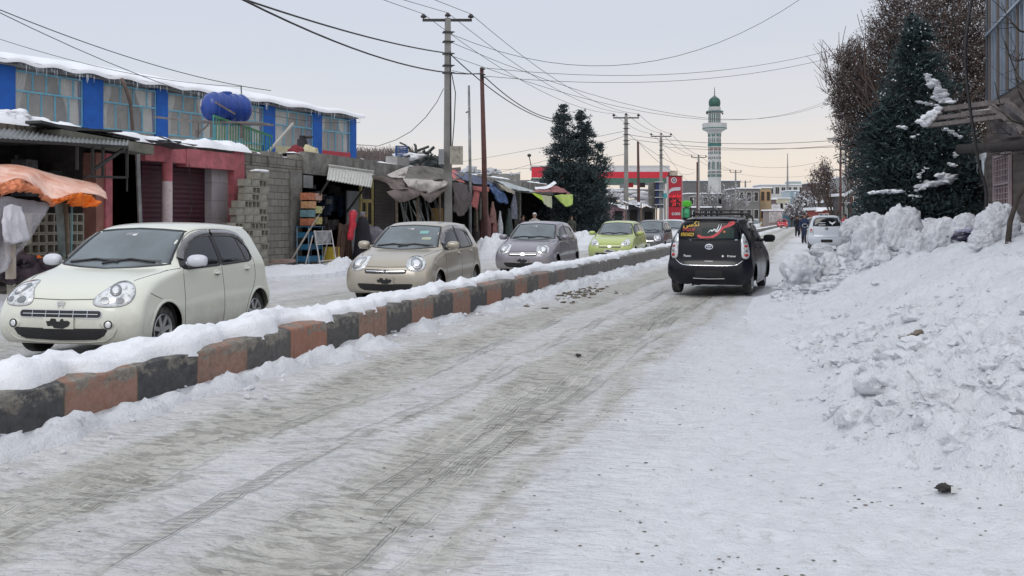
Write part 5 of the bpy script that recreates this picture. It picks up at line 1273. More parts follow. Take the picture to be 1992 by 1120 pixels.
mb = MB(); mb.box(LP(21, 490, -7.6), (.13, .1, .9)); mb.build('post', M_plain('bleached_wood', (.42, .36, .30), .8, var=.2), OA)
mb = MB(); r_ = random.Random(6)
for k in range(30): rock(mb, LP(r_.uniform(-20, 95), r_.uniform(500, 545), r_.uniform(-9, -8)), r_.uniform(.08, .22), k, 2, (1.2, 1, .8), .5)
mb.build('rubbish_pile', M_plain('dark_rubbish', (.05, .035, .045), .8, var=.7, vscale=4), smooth=True, label='dark pile of rags and rubbish under the orange awning', cat='rubbish')
mb = MB(); rock(mb, LP(72, 506, -8.3), .14, 3, 3, (1.5, 1, .5), .4); mb.build('orange_cloth', M_plain('orange_cloth', (.7, .15, .02), .7), smooth=True, label='bright orange cloth lying beside the white car mirror', cat='cloth')

# torn grey tarpaulin
G1 = thing('tarpaulin', 'torn grey brown tarpaulin sagging in front of the tools shop', 'tarpaulin')
TG = M_cloth('grey_brown_tarp', (.145, .115, .105), var=.3); TL = M_cloth('pale_tarp', (.42, .385, .36), var=.2)
cloth('roof_sheet', [[(792, 324, -10.2), (830, 324, -10.2), (885, 331, -10.2)], [(775, 338, -9.6), (825, 338, -9.6), (900, 342, -9.6)], [(785, 347, -8.9), (830, 351, -8.9), (882, 352, -8.9)]], M_cloth('brown_tarp_roof', (.13, .12, .105), var=.35), G1, fold=.12)
cloth('pale_panel', [[(753, 340, -9.6), (775, 330, -9.9), (797, 322, -10.2)], [(757, 343, -9.2), (775, 341, -9.4), (790, 337, -9.6)], [(762, 345, -8.9), (777, 346, -8.9), (786, 347, -8.9)]], TL, G1, fold=.03)
cloth('front_flap', [[(724, 340, -9.4), (752, 346, -9.0), (785, 347, -8.9)], [(728, 348, -9.4), (765, 358, -8.8), (800, 362, -8.7)], [(760, 352, -9.2), (768, 369, -8.6), (812, 368, -8.6)]], TG, G1, fold=.08)
cloth('front_flap', [[(783, 347, -8.9), (815, 349, -8.8), (850, 350, -8.9), (880, 352, -8.9)], [(795, 362, -8.6), (812, 356, -8.5), (848, 362, -8.5), (872, 358, -8.6)], [(804, 368, -8.6), (820, 372, -8.5), (834, 376, -8.5), (866, 362, -8.6)]], TL, G1, fold=.10, ff=9)
cloth('low_flap', [[(752, 373, -8.6), (780, 366, -8.6), (812, 364, -8.6)], [(765, 384, -8.4), (790, 380, -8.4), (815, 374, -8.5)], [(778, 392, -8.4), (792, 391, -8.4), (820, 378, -8.5)]], TG, G1, fold=.05, seed=5)
cloth('low_flap', [[(814, 366, -8.6), (845, 370, -8.6), (880, 358, -8.6)], [(818, 380, -8.4), (840, 381, -8.4), (868, 368, -8.5)], [(828, 389, -8.4), (837, 394, -8.4), (850, 382, -8.5)]], TG, G1, fold=.05, seed=6)
cloth('side_drop', [[(880, 353, -8.9), (905, 358, -8.9), (928, 363, -9.2)], [(884, 385, -8.7), (902, 390, -8.7), (922, 385, -9.0)], [(882, 410, -8.7), (896, 421, -8.7), (912, 402, -9.0)]], M_cloth('dark_drop_cloth', (.10, .085, .085), var=.3), G1, fold=.15, ff=8)
cloth('red_stripe', [[(868, 328, -10.15), (886, 331, -10.15)], [(878, 342, -9.4), (896, 344, -9.4)], [(886, 351, -8.85), (904, 356, -8.85)]], M_cloth('faded_red_cloth', (.42, .13, .12), var=.25), G1, fold=.02)
BT = thing('tarpaulin', 'navy blue tarpaulin sloping down right of the torn grey tarpaulin', 'tarpaulin')
BL = M_cloth('navy_tarp', (.010, .022, .085), rough=.45, var=.5)
cloth('roof_sheet', [[(870, 329, -10.3), (905, 337, -10.3), (950, 350, -10.3), (965, 357, -10.3)], [(885, 338, -9.6), (915, 350, -9.6), (950, 362, -9.6), (968, 370, -9.6)], [(900, 349, -9.0), (920, 356, -9.0), (945, 360, -9.0), (960, 362, -9.0)]], BL, BT, fold=.10)
cloth('side_drop', [[(945, 356, -9.2), (965, 364, -9.0)], [(958, 372, -8.9), (980, 380, -8.9)], [(968, 392, -8.9), (986, 396, -8.9)]], M_cloth('blue_tarp_bright', (.05, .11, .26), rough=.45, var=.5), BT, fold=.14)
RC = thing('cloth_awning', 'faded red fringe cloth hanging under the blue tarpaulin', 'awning')
cloth('fringe', [[(920, 362, -8.8), (935, 363, -8.8), (951, 364, -8.8)], [(922, 370, -8.75), (936, 372, -8.75), (950, 373, -8.75)]], M_cloth('faded_red_cloth', (.42, .13, .12)), RC, fold=.05, ff=20)
cloth('hanging_strip', [[(922, 366, -8.85), (932, 366, -8.85)], [(920, 385, -8.8), (931, 383, -8.8)], [(916, 398, -8.8), (927, 408, -8.8)]], M_cloth('faded_red_cloth', (.42, .13, .12)), RC, fold=.05)
BA = thing('awning', 'faded beige and teal striped awning between blue and lime tarpaulins', 'awning')
cloth('canopy', [[(962, 350, -10.2), (990, 356, -10.2), (1030, 368, -10.2)], [(975, 356, -9.5), (1005, 364, -9.5), (1036, 371, -9.5)], [(990, 366, -8.8), (1015, 371, -8.8), (1040, 374, -8.8)]], M_cloth('faded_stripe', (.28, .28, .26), var=.4, col2=(.36, .40, .42)), BA, fold=.06)
cloth('front_drop', [[(968, 356, -9.0), (985, 364, -8.8), (1000, 370, -8.8)], [(975, 366, -8.9), (990, 374, -8.7), (1000, 378, -8.8)]], M_cloth('beige_cloth', (.36, .33, .27)), BA, fold=.04)
LT = thing('tarpaulin', 'lime green and white tarpaulin hanging beside the pine tree', 'tarpaulin')
cloth('roof_sheet', [[(1045, 366, -9.6), (1070, 360, -9.6), (1095, 366, -9.6)], [(1036, 374, -8.8), (1075, 374, -8.6), (1112, 377, -8.2)]], M_cloth('maroon_tarp', (.25, .10, .10), var=.35), LT, fold=.10, ff=10)
cloth('lime_drop', [[(1034, 375, -8.8), (1045, 377, -8.8), (1054, 379, -8.8)], [(1046, 384, -8.7), (1052, 388, -8.7), (1056, 392, -8.7)]], M_cloth('lime_cloth', (.42, .62, .03), rough=.6, var=.2), LT, fold=.03)
cloth('white_drop', [[(1052, 379, -8.78), (1062, 380, -8.75), (1073, 381, -8.7)], [(1058, 396, -8.7), (1066, 402, -8.7), (1073, 405, -8.7)]], M_cloth('cream_cloth', (.52, .55, .36), rough=.6, var=.15), LT, fold=.03)
cloth('lime_drop', [[(1078, 380, -8.6), (1095, 378, -8.4), (1114, 378, -8.2)], [(1092, 394, -8.5), (1102, 402, -8.3), (1113, 398, -8.2)]], M_cloth('lime_pale_cloth', (.50, .66, .16), rough=.6, var=.25), LT, fold=.04)
cloth('snow_sheet', [[(1040, 364, -9.4), (1062, 362, -9.2), (1078, 352, -9.2)], [(1042, 368, -9.2), (1064, 367, -9.0), (1082, 357, -9.0)]], SNOWC, LT, fold=.05)
# shop goods outside: poles, cabinet, clothes rails
r_ = random.Random(12)
mb = MB()
for k in range(26):
    px = 778 + r_.random() * 75; a = LP(px, r_.uniform(385, 400), -9.9); b = LP(px + r_.uniform(-4, 22), r_.uniform(430, 445), -9.4); mb.tube([a, b], r_.uniform(.018, .035), 5)
mb.build('pipe_bundle', GALV, label='bundle of metal pipes leaning inside the tools shop', cat='pipes', kind='stuff')
for px in (771, 812, 855): mb = MB(); mb.tube([LP(px, 372, -9.0), LP(px + 1, 450, -9.0)], .05, 7); mb.build('awning_post', WOOD, G1)
cb = thing('cabinet', 'small yellow brown wooden cabinet under the dark drop cloth', 'cabinet')
part('case', M_plain('yellow_wood', (.34, .22, .09), .7, var=.25, vscale=6), cb, lambda m_: slab(m_, 857, 873, 1.0, 1.95, -9.3, .4)); part('lower_case', WOOD, cb, lambda m_: slab(m_, 856, 872, .1, .98, -9.3, .4))
part('door_panel', M_plain('yellow_wood_dark', (.26, .16, .06), .7), cb, lambda m_: slab(m_, 860, 870, 1.1, 1.75, -9.28, .015))
GCL = 'clothes hanging in front of the shop under the blue tarpaulin'
def hang(px, py, w_, h_, col, lb, seed, t=-8.9):
    """a bundle of hung clothes: wavy vertical cloth with sleeves"""
    p = LP(px, py, t); mb = MB(); n = 16; vs = []
    for i in range(7):
        for j in range(n + 1):
            a = 2 * PI * j / n; f = i / 6; k = 1 + .25 * float(vnoise(np.array([j * .8]), np.array([i * .7 + seed]), seed)); ww = w_ * (.35 + .75 * smooth01(f * 1.6)) * k
            vs.append(p + U * math.cos(a) * ww / 2 + N * math.sin(a) * ww * .22 + Vector((0, 0, -h_ * f)))
    mb.grid(vs, 7, n + 1); return mb.build('hanging_clothes', M_plain('cloth_%d' % seed, col, .85, var=.55, vscale=9), smooth=True, label=lb, cat='clothes', group=GCL)
hang(945, 400, .8, 1.5, (.16, .07, .07), 'dark red and cream clothes hanging beside the wooden post', 1); hang(958, 392, .55, 1.0, (.22, .12, .10), 'patterned brown clothes bundle right of the wooden post', 2); hang(962, 412, .5, 1.2, (.28, .13, .12), 'rust striped clothes low under the blue tarpaulin', 3)
hang(973, 410, .45, 1.3, (.45, .46, .48), 'white and navy child outfit hanging beside the green jacket', 4, -8.7); hang(990, 405, .7, 1.7, (.035, .05, .045), 'dark green long jacket hanging at the corner of the blue tarpaulin', 5, -8.8); hang(1000, 375, .6, 1.3, (.14, .15, .19), 'grey blue clothes hanging under the beige awning', 6, -8.9)
hang(930, 425, .9, 1.0, (.05, .04, .04), 'dark clothes heap behind the beige car roof', 7, -9.2)
for px in (926, 947): mb = MB(); mb.tube([LP(px, 364, -8.9), LP(px + 2, 450, -8.9)], .045, 7); mb.build('awning_post', WOOD, BT)
# crates, rack, stand
FR = [(.42, .15, .08), (.48, .30, .24), (.42, .36, .14), (.12, .22, .24), (.38, .13, .07), (.40, .40, .18), (.46, .26, .13)]
GC_ = 'fruit boxes stacked at the shop corner'
cr = [(598, 413, 0, 'orange printed'), (614, 412, 1, 'pale pink printed'), (599, 429, 6, 'orange and yellow'), (600, 441, 3, 'teal sided'), (615, 438, 5, 'yellow green'), (602, 449, 4, 'deep orange'), (613, 451, 2, 'yellow printed')]
ps = LP(605, 455, -9.85)
lay = [(0, 0), (.46, 0), (0, .27), (.46, .27), (0, .54), (.46, .54), (0.1, .80)]
for (px, py, ci, lb), (dx, dz) in zip(cr, [(0, .81), (.44, .81), (0.05, .55), (0, .28), (.45, .40), (0, .01), (.46, .05)]):
    o = thing('fruit_box', lb + ' cardboard fruit box in the stack on the blue rack', 'box', tuple(W(spx(592, -9.85) + .22 + dx, -9.85, 1.28 + dz)), RZU, GC_)
    col = FR[ci]; m_ = M_plain('fruit_box_%d' % ci, col, .6, var=.5, vscale=16)
    mb = MB()
    for c_, d_ in (((0, -.15, .12), (.42, .012, .22)), ((0, .15, .12), (.42, .012, .22)), ((-.205, 0, .12), (.012, .29, .22)), ((.205, 0, .12), (.012, .29, .22)), ((0, 0, .012), (.40, .29, .012))): mb.box(c_, d_)
    mb.build('carton', m_, o); mb = MB(); mb.box((0, .158, .13), (.2, .006, .09)); mb.build('printed_panel', M_plain('box_label_%d' % (ci % 3), [(.6, .55, .45), (.55, .1, .05), (.6, .6, .5)][ci % 3], .6), o)
RK = thing('shelf_rack', 'blue plastic shelf rack standing under the fruit boxes', 'rack')
bm_ = M_plain('blue_plastic', (.02, .12, .22), .5, var=.35); 
s0 = spx(592, -9.8); s1 = spx(619, -9.8)
for a, b in ((s0, -9.65), (s1, -9.65), (s0, -10.05), (s1, -10.05)): mb = MB(); mb.tube([W(a, b, .09), W(a, b, 1.27)], .018, 6); mb.build('leg', M_plain('blue_white_tube', (.2, .3, .38), .5), RK)
for z in (.18, .55, .92): mb = MB(); slab_s(mb, s0, s1, z, z + .17, -9.68, .36); mb.build('tray', bm_, RK)
part('top_shelf', bm_, RK, lambda m_: slab_s(m_, s0 - .03, s1 + .03, 1.25, 1.275, -9.62, .46))
ST = thing('display_stand', 'white framed display stand with a printed sheet beside the blue rack', 'stand')
a0, a1 = spx(620, -9.3), spx(652, -9.3); wt = M_plain('white_frame', (.52, .50, .50), .6)
for a in (a0, a1): mb = MB(); mb.tube([W(a, -9.25, .09), W(a, -9.45, 1.15)], .022, 6); mb.build('leg', wt, ST); 
for a in (a0, a1): mb = MB(); mb.tube([W(a, -9.75, .09), W(a, -9.5, 1.0)], .022, 6); mb.build('leg', wt, ST)
for z in (.2, .72, 1.12): mb = MB(); mb.tube([W(a0, -9.28 - .17 * z, z), W(a1, -9.28 - .17 * z, z)], .018, 6); mb.build('crossbar', wt, ST)
mb = MB(); mb.box(W((a0 + a1) / 2, -9.44, .93), (a1 - a0 - .06, .02, .36), rz=RZU); mb.build('printed_sheet', M_plain('printed_sheet', (.28, .29, .30), .5, var=.7, vscale=7), ST)
mb = MB(); mb.box(W(spx(645, -9.6), -9.6, .35), (.45, .35, .5), rz=RZU); yb = mb.build('yellow_box', M_plain('yellow_carton', (.50, .36, .05), .6, var=.25), label='yellow carton standing behind the white display stand', cat='box')
mb = MB(); mb.box(W(spx(645, -9.6), -9.41, .35), (.2, .006, .5), rz=RZU); mb.build('printed_panel', M_plain('brown_print', (.20, .11, .05), .7), yb)
for px, tl, lb in ((662, .22, 'brown flattened carton leaning left of the woman in black'), (676, -.18, 'second brown carton leaning against the first beside the woman')):
    M_ = Matrix.Rotation(RZU, 4, 'Z') @ Matrix.Rotation(tl, 4, 'Y'); mb = MB(); mb.box(W(spx(px, -9.5), -9.5, .72), (.36, .05, 1.25), M=M_); mb.box(W(spx(px, -9.5) + .05, -9.44, .60), (.26, .04, .9), M=M_); mb.build('flattened_carton', M_plain('brown_carton', (.10, .055, .04), .85, var=.35, vscale=7), label=lb, cat='carton')
mb = MB(); mb.tube([LP(567, 505, -9.6), LP(597, 455, -9.6), LP(616, 425, -9.7), LP(630, 402, -9.9)], .028, 7); mb.build('leaning_pole', M_plain('pale_pole', (.33, .29, .25), .8), smooth=True, label='thin pale wooden pole leaning on the grey block wall', cat='pole')
mb = MB(); mb.box(LP(550, 509, -9.6) + Vector((0, 0, .02)), (.9, .5, .09), rz=RZU + .2); mb.build('stone_slab', M_plain('pinkish_slab', (.28, .20, .17), .9, var=.3), label='pinkish stone slab lying in the snow at the grey wall foot', cat='slab')

# ================================================================ blue building
KB = 1.35
def BD(px): return 26.64 / (.494 - (px - CX) / FPX) * KB
UB = Vector((.443, .8966, 0)); NB = Vector((.8966, -.443, 0)); RZB = math.atan2(UB.y, UB.x)
def BP(px, z, off=0.0): d = BD(px); return Vector(((px - CX) / FPX * d, d, z)) + NB * off
def bz(z): return 1.5 + (z - 1.5) * KB
BB = thing('blue_building', 'long two storey building with bright blue piers and a snow covered roof', 'building')
BLUE = M_plain('bright_blue_paint', (.012, .11, .46), .75, var=.22, vscale=1.2, bump=.1); SKYB = M_plain('sky_blue_frame', (.16, .42, .56), .6, var=.15)
def bslab(mb, px0, px1, z0, z1, off=0.0, th=.3):
    a, b = BP(px0, 0), BP(px1, 0); c = (a + b) / 2 + NB * (off - th / 2); mb.box((c.x, c.y, (z0 + z1) / 2), ((b - a).length, th, z1 - z0), rz=RZB); return mb
zt, zs, zm = bz(5.50), bz(4.18), bz(4.97)
part('wall', M_plain('grey_inner_wall', (.60, .57, .52), .9, var=.15), BB, lambda m_: (bslab(m_, -160, 690, -.1, zs, -.06, .3), bslab(m_, -160, 690, zs + .002, zt + .3, -.9, .2)))
for a, b in ((-160, 26), (158, 197), (301, 323), (510, 532), (606, 623), (679, 690)): part('pier', BLUE, BB, lambda m_: bslab(m_, a, b, 0, zt + .12, .12, .5))
part('spandrel', M_plain('red_panel', (.42, .05, .07), .7, var=.15), BB, lambda m_: bslab(m_, 623.3, 679, bz(3.9), zs + .02, .10, .1))
part('spandrel', M_plain('cream_panel', (.48, .45, .30), .7, var=.15), BB, lambda m_: bslab(m_, 532.5, 605.5, bz(3.8), zs + .02, .10, .1))
part('ceiling', CONCL, BB, lambda m_: bslab(m_, -160, 690, zt + .14, zt + .30, .25, 1.4))
WG = bpy.data.materials.new('upper_window_glass'); t = NT(WG); t.set(base=(.45, .47, .48), rough=.06, alpha=.22, spec=1.0)
CUR = M_cloth('net_curtain', (.82, .83, .80), var=.08)
bays = [(26, 158, 5), (197, 301, 4), (323, 416, 4), (416.5, 510, 4), (532, 606, 4), (623, 679, 4)]
for i, (a, b, n) in enumerate(bays):
    m_ = MB()
    for k in range(n + 1):
        px = a + (b - a) * k / n; q = .05
        for zz0, zz1, shift in ((zs, zm, 0), (zm, zt, (b - a) / n * .35 if 0 < k < n else 0)):
            c0, c1 = BP(px + shift, zz0, .05), BP(px + shift, zz1, .05); m_.beam(c0, c1, .04, .05)
    for z in (zs, zm, zt): m_.beam(BP(a, z, .05), BP(b, z, .05), .06, .06)
    f = m_.build('window', SKYB, BB)
    part('pane', WG, f, lambda q_: bslab(q_, a, b, zs, zt, .03, .012))
    # curtains: gathered at the sides
    for c0, c1 in ((a + 1, a + (b - a) * .24), (a + (b - a) * .68, b - 1)) if i != 4 else ((a + 1, a + (b - a) * .5),):
        nv = 26; vs = []
        for r in range(9):
            f_ = r / 8; sq = 1 - .45 * smooth01(f_ * 1.3)
            for j in range(nv):
                g = j / (nv - 1); px = c0 + (c1 - c0) * (g * sq if c0 < a + 5 else 1 - (1 - g) * sq); vs.append(BP(px, zt - (zt - zs) * f_, -.14 + .05 * math.sin(j * 1.7 + r * .3)))
        q_ = MB(); q_.grid(vs, 9, nv); q_.build('curtain', CUR, f, smooth=True)
    # icicles on each bay's eave
    q_ = MB(); r_ = random.Random(i)
    for k in range(int((b - a) * .55)):
        px = a - 8 + (b - a + 16) * r_.random(); L = .08 + .35 * r_.random() ** 2.5; p = BP(px, zt + .26, .5); q_.tube([p, p - Vector((0, 0, L))], [.022, .003], 5, cap=False)
    q_.build('icicles', M_plain('ice', (.70, .76, .82), .08, var=.05), f, smooth=True, kind='stuff')
# roof with snow
rl = [(-160, 80, 3.4), (0, 106, 3.0), (170, 129, 2.6), (345, 161, 2.2), (470, 180, 1.8), (560, 197, 1.4), (640, 218, 1.0), (692, 236, .4)]
n = 120; vs = []; pxs = np.linspace(-160, 692, n)
for k, px in enumerate(pxs):
    yy = np.interp(px, [q[0] for q in rl], [q[1] for q in rl]); dd = np.interp(px, [q[0] for q in rl], [q[2] for q in rl]) * 1.3
    d0 = BD(px); e0 = BP(px, zt + .30 + .05 * math.sin(px * .09), .62); D1 = d0 + dd * 1.2; top = P(px, yy, D1)
    sag = .12 * float(fbm(np.array([px * .02]), np.array([1.0]), 3, 5))
    vs.append(e0 - Vector((0, 0, .12)))
    for g in (0, .04, .12, .3, .5, .75, 1.0):
        p = e0.lerp(top, g); p.z += .12 * math.sin(min(1, g * 9) * PI / 2) + .04 * math.sin(g * PI) + sag * .3 * math.sin(g * PI); vs.append(p)
    bk = top + Vector((-6, 5, -2.0)); vs.append(bk)
q_ = MB(); q_.grid(vs, n, 9); q_.build('roof', SNOWP, BB, smooth=True)
part('eave_board', M_plain('rusty_eave', (.09, .085, .08), .8, var=.5), BB, lambda m_: bslab(m_, -160, 692, zt + .20, zt + .28, .60, .5))
mb = MB(); mb.tube([BP(212, zt + .2, .7), BP(222, zt - .15, .65), BP(236, bz(5.0), .5), BP(243, bz(4.5), .4), BP(246, zs, .35)], .07, 8); mb.build('stove_pipe', M_plain('brown_pipe', (.14, .10, .08), .6, var=.3), BB, smooth=True)
mb = MB(); a = LP(520, 298, -12.5); b = LP(570, 240, -12.5); mb.beam(a, b, .07); mb.build('wooden_prop', M_plain('pale_prop', (.40, .37, .33), .8), label='pale wooden prop leaning against the blue building window', cat='prop')
q_ = MB(); p = LP(588, 285, -11.6); q_.tube([p - Vector((0, 0, .35)), p + Vector((0, 0, .25))], [.22, .17], 12); q_.tube([p + Vector((0, 0, .25)), p + Vector((0, 0, .38))], [.10, .10], 10); q_.tube([p + Vector((.1, 0, .33)), p + Vector((.35, 0, .33))], .05, 8); q_.build('roof_stove', M_plain('black_stove', (.015, .014, .016), .6), label='black stove on the shop roof in front of the blue building', cat='stove')
for px, mt, lb in ((576, M_plain('dark_red_bag', (.20, .02, .03), .8), 'dark red sack on the shop roof left of the cream sack'), (603, M_plain('cream_sack', (.50, .46, .30), .8), 'cream sack on the shop roof beneath the blue building')):
    q_ = MB(); rock(q_, LP(px, 297, -11.3), .28, px, 3, (1, .8, 1.0), .25); q_.build('sack', mt, smooth=True, label=lb, cat='sack')

# ---- water tank on its platform
TK = thing('water_tank', 'horizontal ribbed blue plastic water tank on the shop roof', 'water tank')
pc = P(441, 210, 31.5); ax = (UB * .80 + Vector((.75, 0, 0)) * .45).normalized(); Mx = Matrix((Vector((0, 0, 1)).cross(ax).normalized(), ax.cross(Vector((0, 0, 1)).cross(ax).normalized()), ax)).transposed().to_4x4()
prof = [(0, -.80), (.14, -.79), (.30, -.74), (.40, -.66), (.445, -.56)]
for k in range(5):
    z = -.46 + k * .235; prof += [(.445, z - .05), (.475, z - .03), (.475, z + .03), (.445, z + .05)]
prof += [(.445, .56), (.40, .66), (.30, .74), (.14, .79), (0, .80)]
TB = M_plain('tank_blue_plastic', (.006, .045, .27), .4, var=.25, coat=.2)
mb = MB(); mb.lathe(prof, 32, pc, M=Mx); mb.build('tank_shell', TB, TK, auto=40)
mb = MB(); mb.lathe([(.17, .40), (.17, .50), (.13, .52), (0, .52)], 20, pc); mb.build('tank_lid', TB, TK, auto=40)
for sx in (-.25, .05, .35): mb = MB(); q = pc + ax * sx; mb.box(q + Vector((0, 0, -.42)), (.10, .55, .22), rz=math.atan2(ax.y, ax.x)); mb.build('tank_foot', TB, TK)
mb = MB(); q = pc - ax * .70; sd = Vector((0, 0, 1)).cross(ax).normalized() 
mb.tube([q - ax * .05 - sd * -.22 + Vector((0, 0, .22)), q - ax * .07 - sd * -.22 + Vector((0, 0, .05)), q - ax * .06 - sd * -.14 + Vector((0, 0, -.02))], .022, 6); mb.build('tank_pipe', wt, TK)
mb = MB(); mb.beam(P(418, 198, 30.5), P(458, 222, 30.7), .09, .04); mb.build('wooden_batten', WOOD, TK)
PF = thing('tank_platform', 'rough wooden platform under the blue water tank', 'platform')
mb = MB()
for k in range(5): a = P(380 + 8 * k, 236 + 1.2 * k, 30.2 + .45 * k); b = a + Vector((1.9, .4, 0)); mb.beam(a, b, .16, .05)
mb.build('deck', WOODG, PF)
mb = MB(); mb.beam(P(300, 227, 31), P(385, 237, 30.4), .10, .06); mb.build('long_beam', WOODG, PF)
for px in (383, 412, 470): mb = MB(); mb.beam(P(px, 238, 31), P(px, 268, 31), .09); mb.build('leg', WOODG, PF)
mb = MB(); mb.beam(P(383, 262, 31), P(405, 242, 31), .05); mb.build('brace', WOODG, PF)
RL = thing('stair_railing', 'green metal stair railing sloping down beside the blue water tank', 'railing')
GRN = M_plain('green_rail_paint', (.05, .20, .09), .6, var=.3); TEAL = M_plain('teal_rail_paint', (.04, .25, .25), .6)
ra, rb = P(415, 225, 30.0), P(529, 265, 32.5); ba, bb = P(415, 272, 30.0), P(529, 300, 32.5)
mb = MB(); mb.beam(ra, rb, .06); mb.build('top_rail', GRN, RL); mb = MB(); mb.beam(ba, bb, .05); mb.build('bottom_rail', GRN, RL)
for k in range(23): f = k / 22; mb = MB(); mb.beam(ra.lerp(rb, f), ba.lerp(bb, f), .028); mb.build('baluster', GRN if k % 5 else TEAL, RL)
# roof junk near the pole
JB = thing('roof_crate', 'blue slatted plastic crate under snow on the shop roof near the concrete pole', 'crate')
for k in range(7): mb = MB(); a = LP(770, 284 + k * 3.2, -11); b = LP(792, 285 + k * 3.2, -11); mb.beam(a, b, .05, .05); mb.build('slat', M_plain('crate_blue', (.02, .08, .25), .5), JB)
mb = MB(); mb.beam(LP(771, 283, -11), LP(771, 306, -11), .06); mb.beam(LP(792, 284, -11), LP(792, 307, -11), .06); mb.build('crate_post', M_plain('crate_blue', (.02, .08, .25), .5), JB)
mb = MB(); rock(mb, LP(795, 304, -10.8), .34, 41, 3, (1.9, .8, .5), .3); mb.build('snow_patch', SNOWC, smooth=True, kind='stuff', label='snow on the roof junk')
slab_m = MB(); slab(slab_m, 773, 796, 3.62, 4.0, -10.5, .5); slab_m.build('roof_curb', CONCL, D_)
mb = MB(); r_ = random.Random(9)
for k in range(46):
    px = r_.uniform(796, 860); top = np.interp(px, [796, 815, 835, 860], [286, 290, 303, 305]); a = LP(px, r_.uniform(top, 325), -10.9 + r_.uniform(-.4, .3)); b = a + Vector((r_.uniform(-.6, .6), r_.uniform(-.3, .3), r_.uniform(-.35, .35))); mb.tube([a, (a + b) / 2 + Vector((0, 0, r_.uniform(-.1, .15))), b], r_.uniform(.02, .07), 5)
for k in range(14): rock(mb, LP(r_.uniform(812, 862), r_.uniform(308, 326), -10.9), r_.uniform(.12, .28), k, 2, (1.2, 1, .8), .5)
mb.build('scrap_pile', M_plain('dark_scrap', (.035, .045, .045), .7, var=.8, vscale=5), label='tangled dark scrap and a bicycle frame heaped on the shop roof', cat='scrap')
# ================================================================ poles and wires
CPOLE = M_plain('concrete_pole', (.24, .235, .225), .9, var=.18, vscale=1.5, bump=.3)
INS = M_plain('brown_insulator', (.03, .025, .03), .4)
def upole(px, ytop, ybase_z, D, arm_l, arm_r, ins_y, wpx, label, name='utility_pole'):
    r = thing(name, label, 'utility pole', group='concrete poles with three insulators'); top = P(px, ytop, D); w0 = wpx / FPX * D
    mb = MB(); mb.box(Vector((top.x, D, (top.z + ybase_z) / 2)), (w0, w0 * .9, top.z - ybase_z), rz=.25, taper=.62); mb.build('pole', CPOLE, r)
    a = P(arm_l[0], arm_l[1], D); b = P(arm_r[0], arm_r[1], D); mb = MB(); mb.beam(a, b, .10, .10); mb.build('crossarm', STEEL, r); out = []
    for q in (a.lerp(b, .02), Vector((top.x, D, a.z)) + Vector((0, 0, .05)), a.lerp(b, .98)):
        h_ = (arm_l[1] - ins_y) / FPX * D; mb = MB(); mb.lathe([(.02, 0), (.02, h_ * .35), (.11, h_ * .4), (.13, h_ * .6), (.09, h_ * .8), (.05, h_), (0, h_)], 10, q); mb.build('insulator', INS, r, smooth=True); out.append(q + Vector((0, 0, h_)))
    for f in (.06, .10, .15, .20, .23):
        if D < 120: mb = MB(); z = top.z - (top.z - ybase_z) * f; mb.box((top.x, D, z), (w0 * .8 + .12, w0 * .7 + .1, .05), rz=.25); mb.beam((top.x, D, z), (top.x + .28, D - .1, z), .04); mb.build('bracket', STEEL, r)
    return r, out
p1, i1 = upole(871, 35, 0, 40, (822, 39), (918, 39), 27, 16.5, 'nearest tall concrete power pole with three dark insulators above the shops')
p2, i2 = upole(1218, 226, 0, 80, (1193, 229), (1243, 229), 221, 8.5, 'second concrete power pole right of the pine tree')
p3, i3 = upole(1286, 263, 0, 103, (1266, 265), (1306, 265), 259, 6, 'third concrete power pole in front of the fuel station price sign')
p4, i4 = upole(1359, 304, 0, 146, (1345, 306), (1374, 306), 302, 4.5, 'fourth concrete power pole left of the minaret')
p5, i5 = upole(1431, 333, 0, 188, (1420, 335), (1442, 335), 331, 3.6, 'fifth power pole standing right of the minaret')
p6, i6 = upole(1450, 352, 0, 250, (1440, 354), (1460, 354), 351, 3.6, 'farthest power pole above the grey building')
# meter boxes on the first pole
for (px, py, w_, h_), lb, mt in (((888, 302, .5, .72), 'pale', M_plain('stained_box', (.30, .28, .24), .8, var=.4, vscale=6)), ((859, 305, .22, .6), 'grey', M_plain('grey_box', (.22, .23, .24), .7))):
    mb = MB(); mb.box(P(px, py, 39.6), (w_, .3, h_)); mb.build('meter_box', mt, p1)
mb = MB(); mb.tube([P(878, 140, 39.7), P(886, 180, 39.7), P(884, 230, 39.7), P(880, 285, 39.7)], .02, 5); mb.tube([P(876, 100, 39.7), P(877, 285, 39.7)], .03, 5); mb.build('service_cable', STEEL, p1)
def wpole(px, y0, D, px1, r0, label, mat, y1=None, z1=0):
    a = P(px, y0, D); b = P(px1, 445, D); b = a + (b - a) * ((a.z - z1) / (a.z - b.z)); mb = MB(); mb.tube([a, a.lerp(b, .5) + Vector((.03, 0, 0)), b], [r0 * .75, r0, r0 * 1.15], 8); r = thing('wooden_pole', label, 'pole'); mb.build('pole', mat, r, smooth=True); return r
RBR = M_plain('red_brown_pole', (.10, .045, .04), .8, var=.3)
wp1 = wpole(937, 131, 43, 943, .11, 'dark red brown wooden pole right of the nearest power pole', RBR)
for y in (134, 145, 150): mb = MB(); mb.beam(P(935, y, 42.9), P(944, y, 42.9), .06); mb.build('bracket', STEEL, wp1)
wp2 = wpole(912, 166, 43, 914, .065, 'thin grey pole between the concrete pole and the red brown pole', GALV); mb = MB(); mb.beam(P(906, 219, 43), P(915, 215, 43), .05); mb.build('bracket', STEEL, wp2)
wpole(1241, 275, 82, 1242, .12, 'thin dark pole just right of the second power pole', RBR); wpole(1356, 315, 146, 1356, .13, 'short thin pole touching the fourth power pole', RBR)
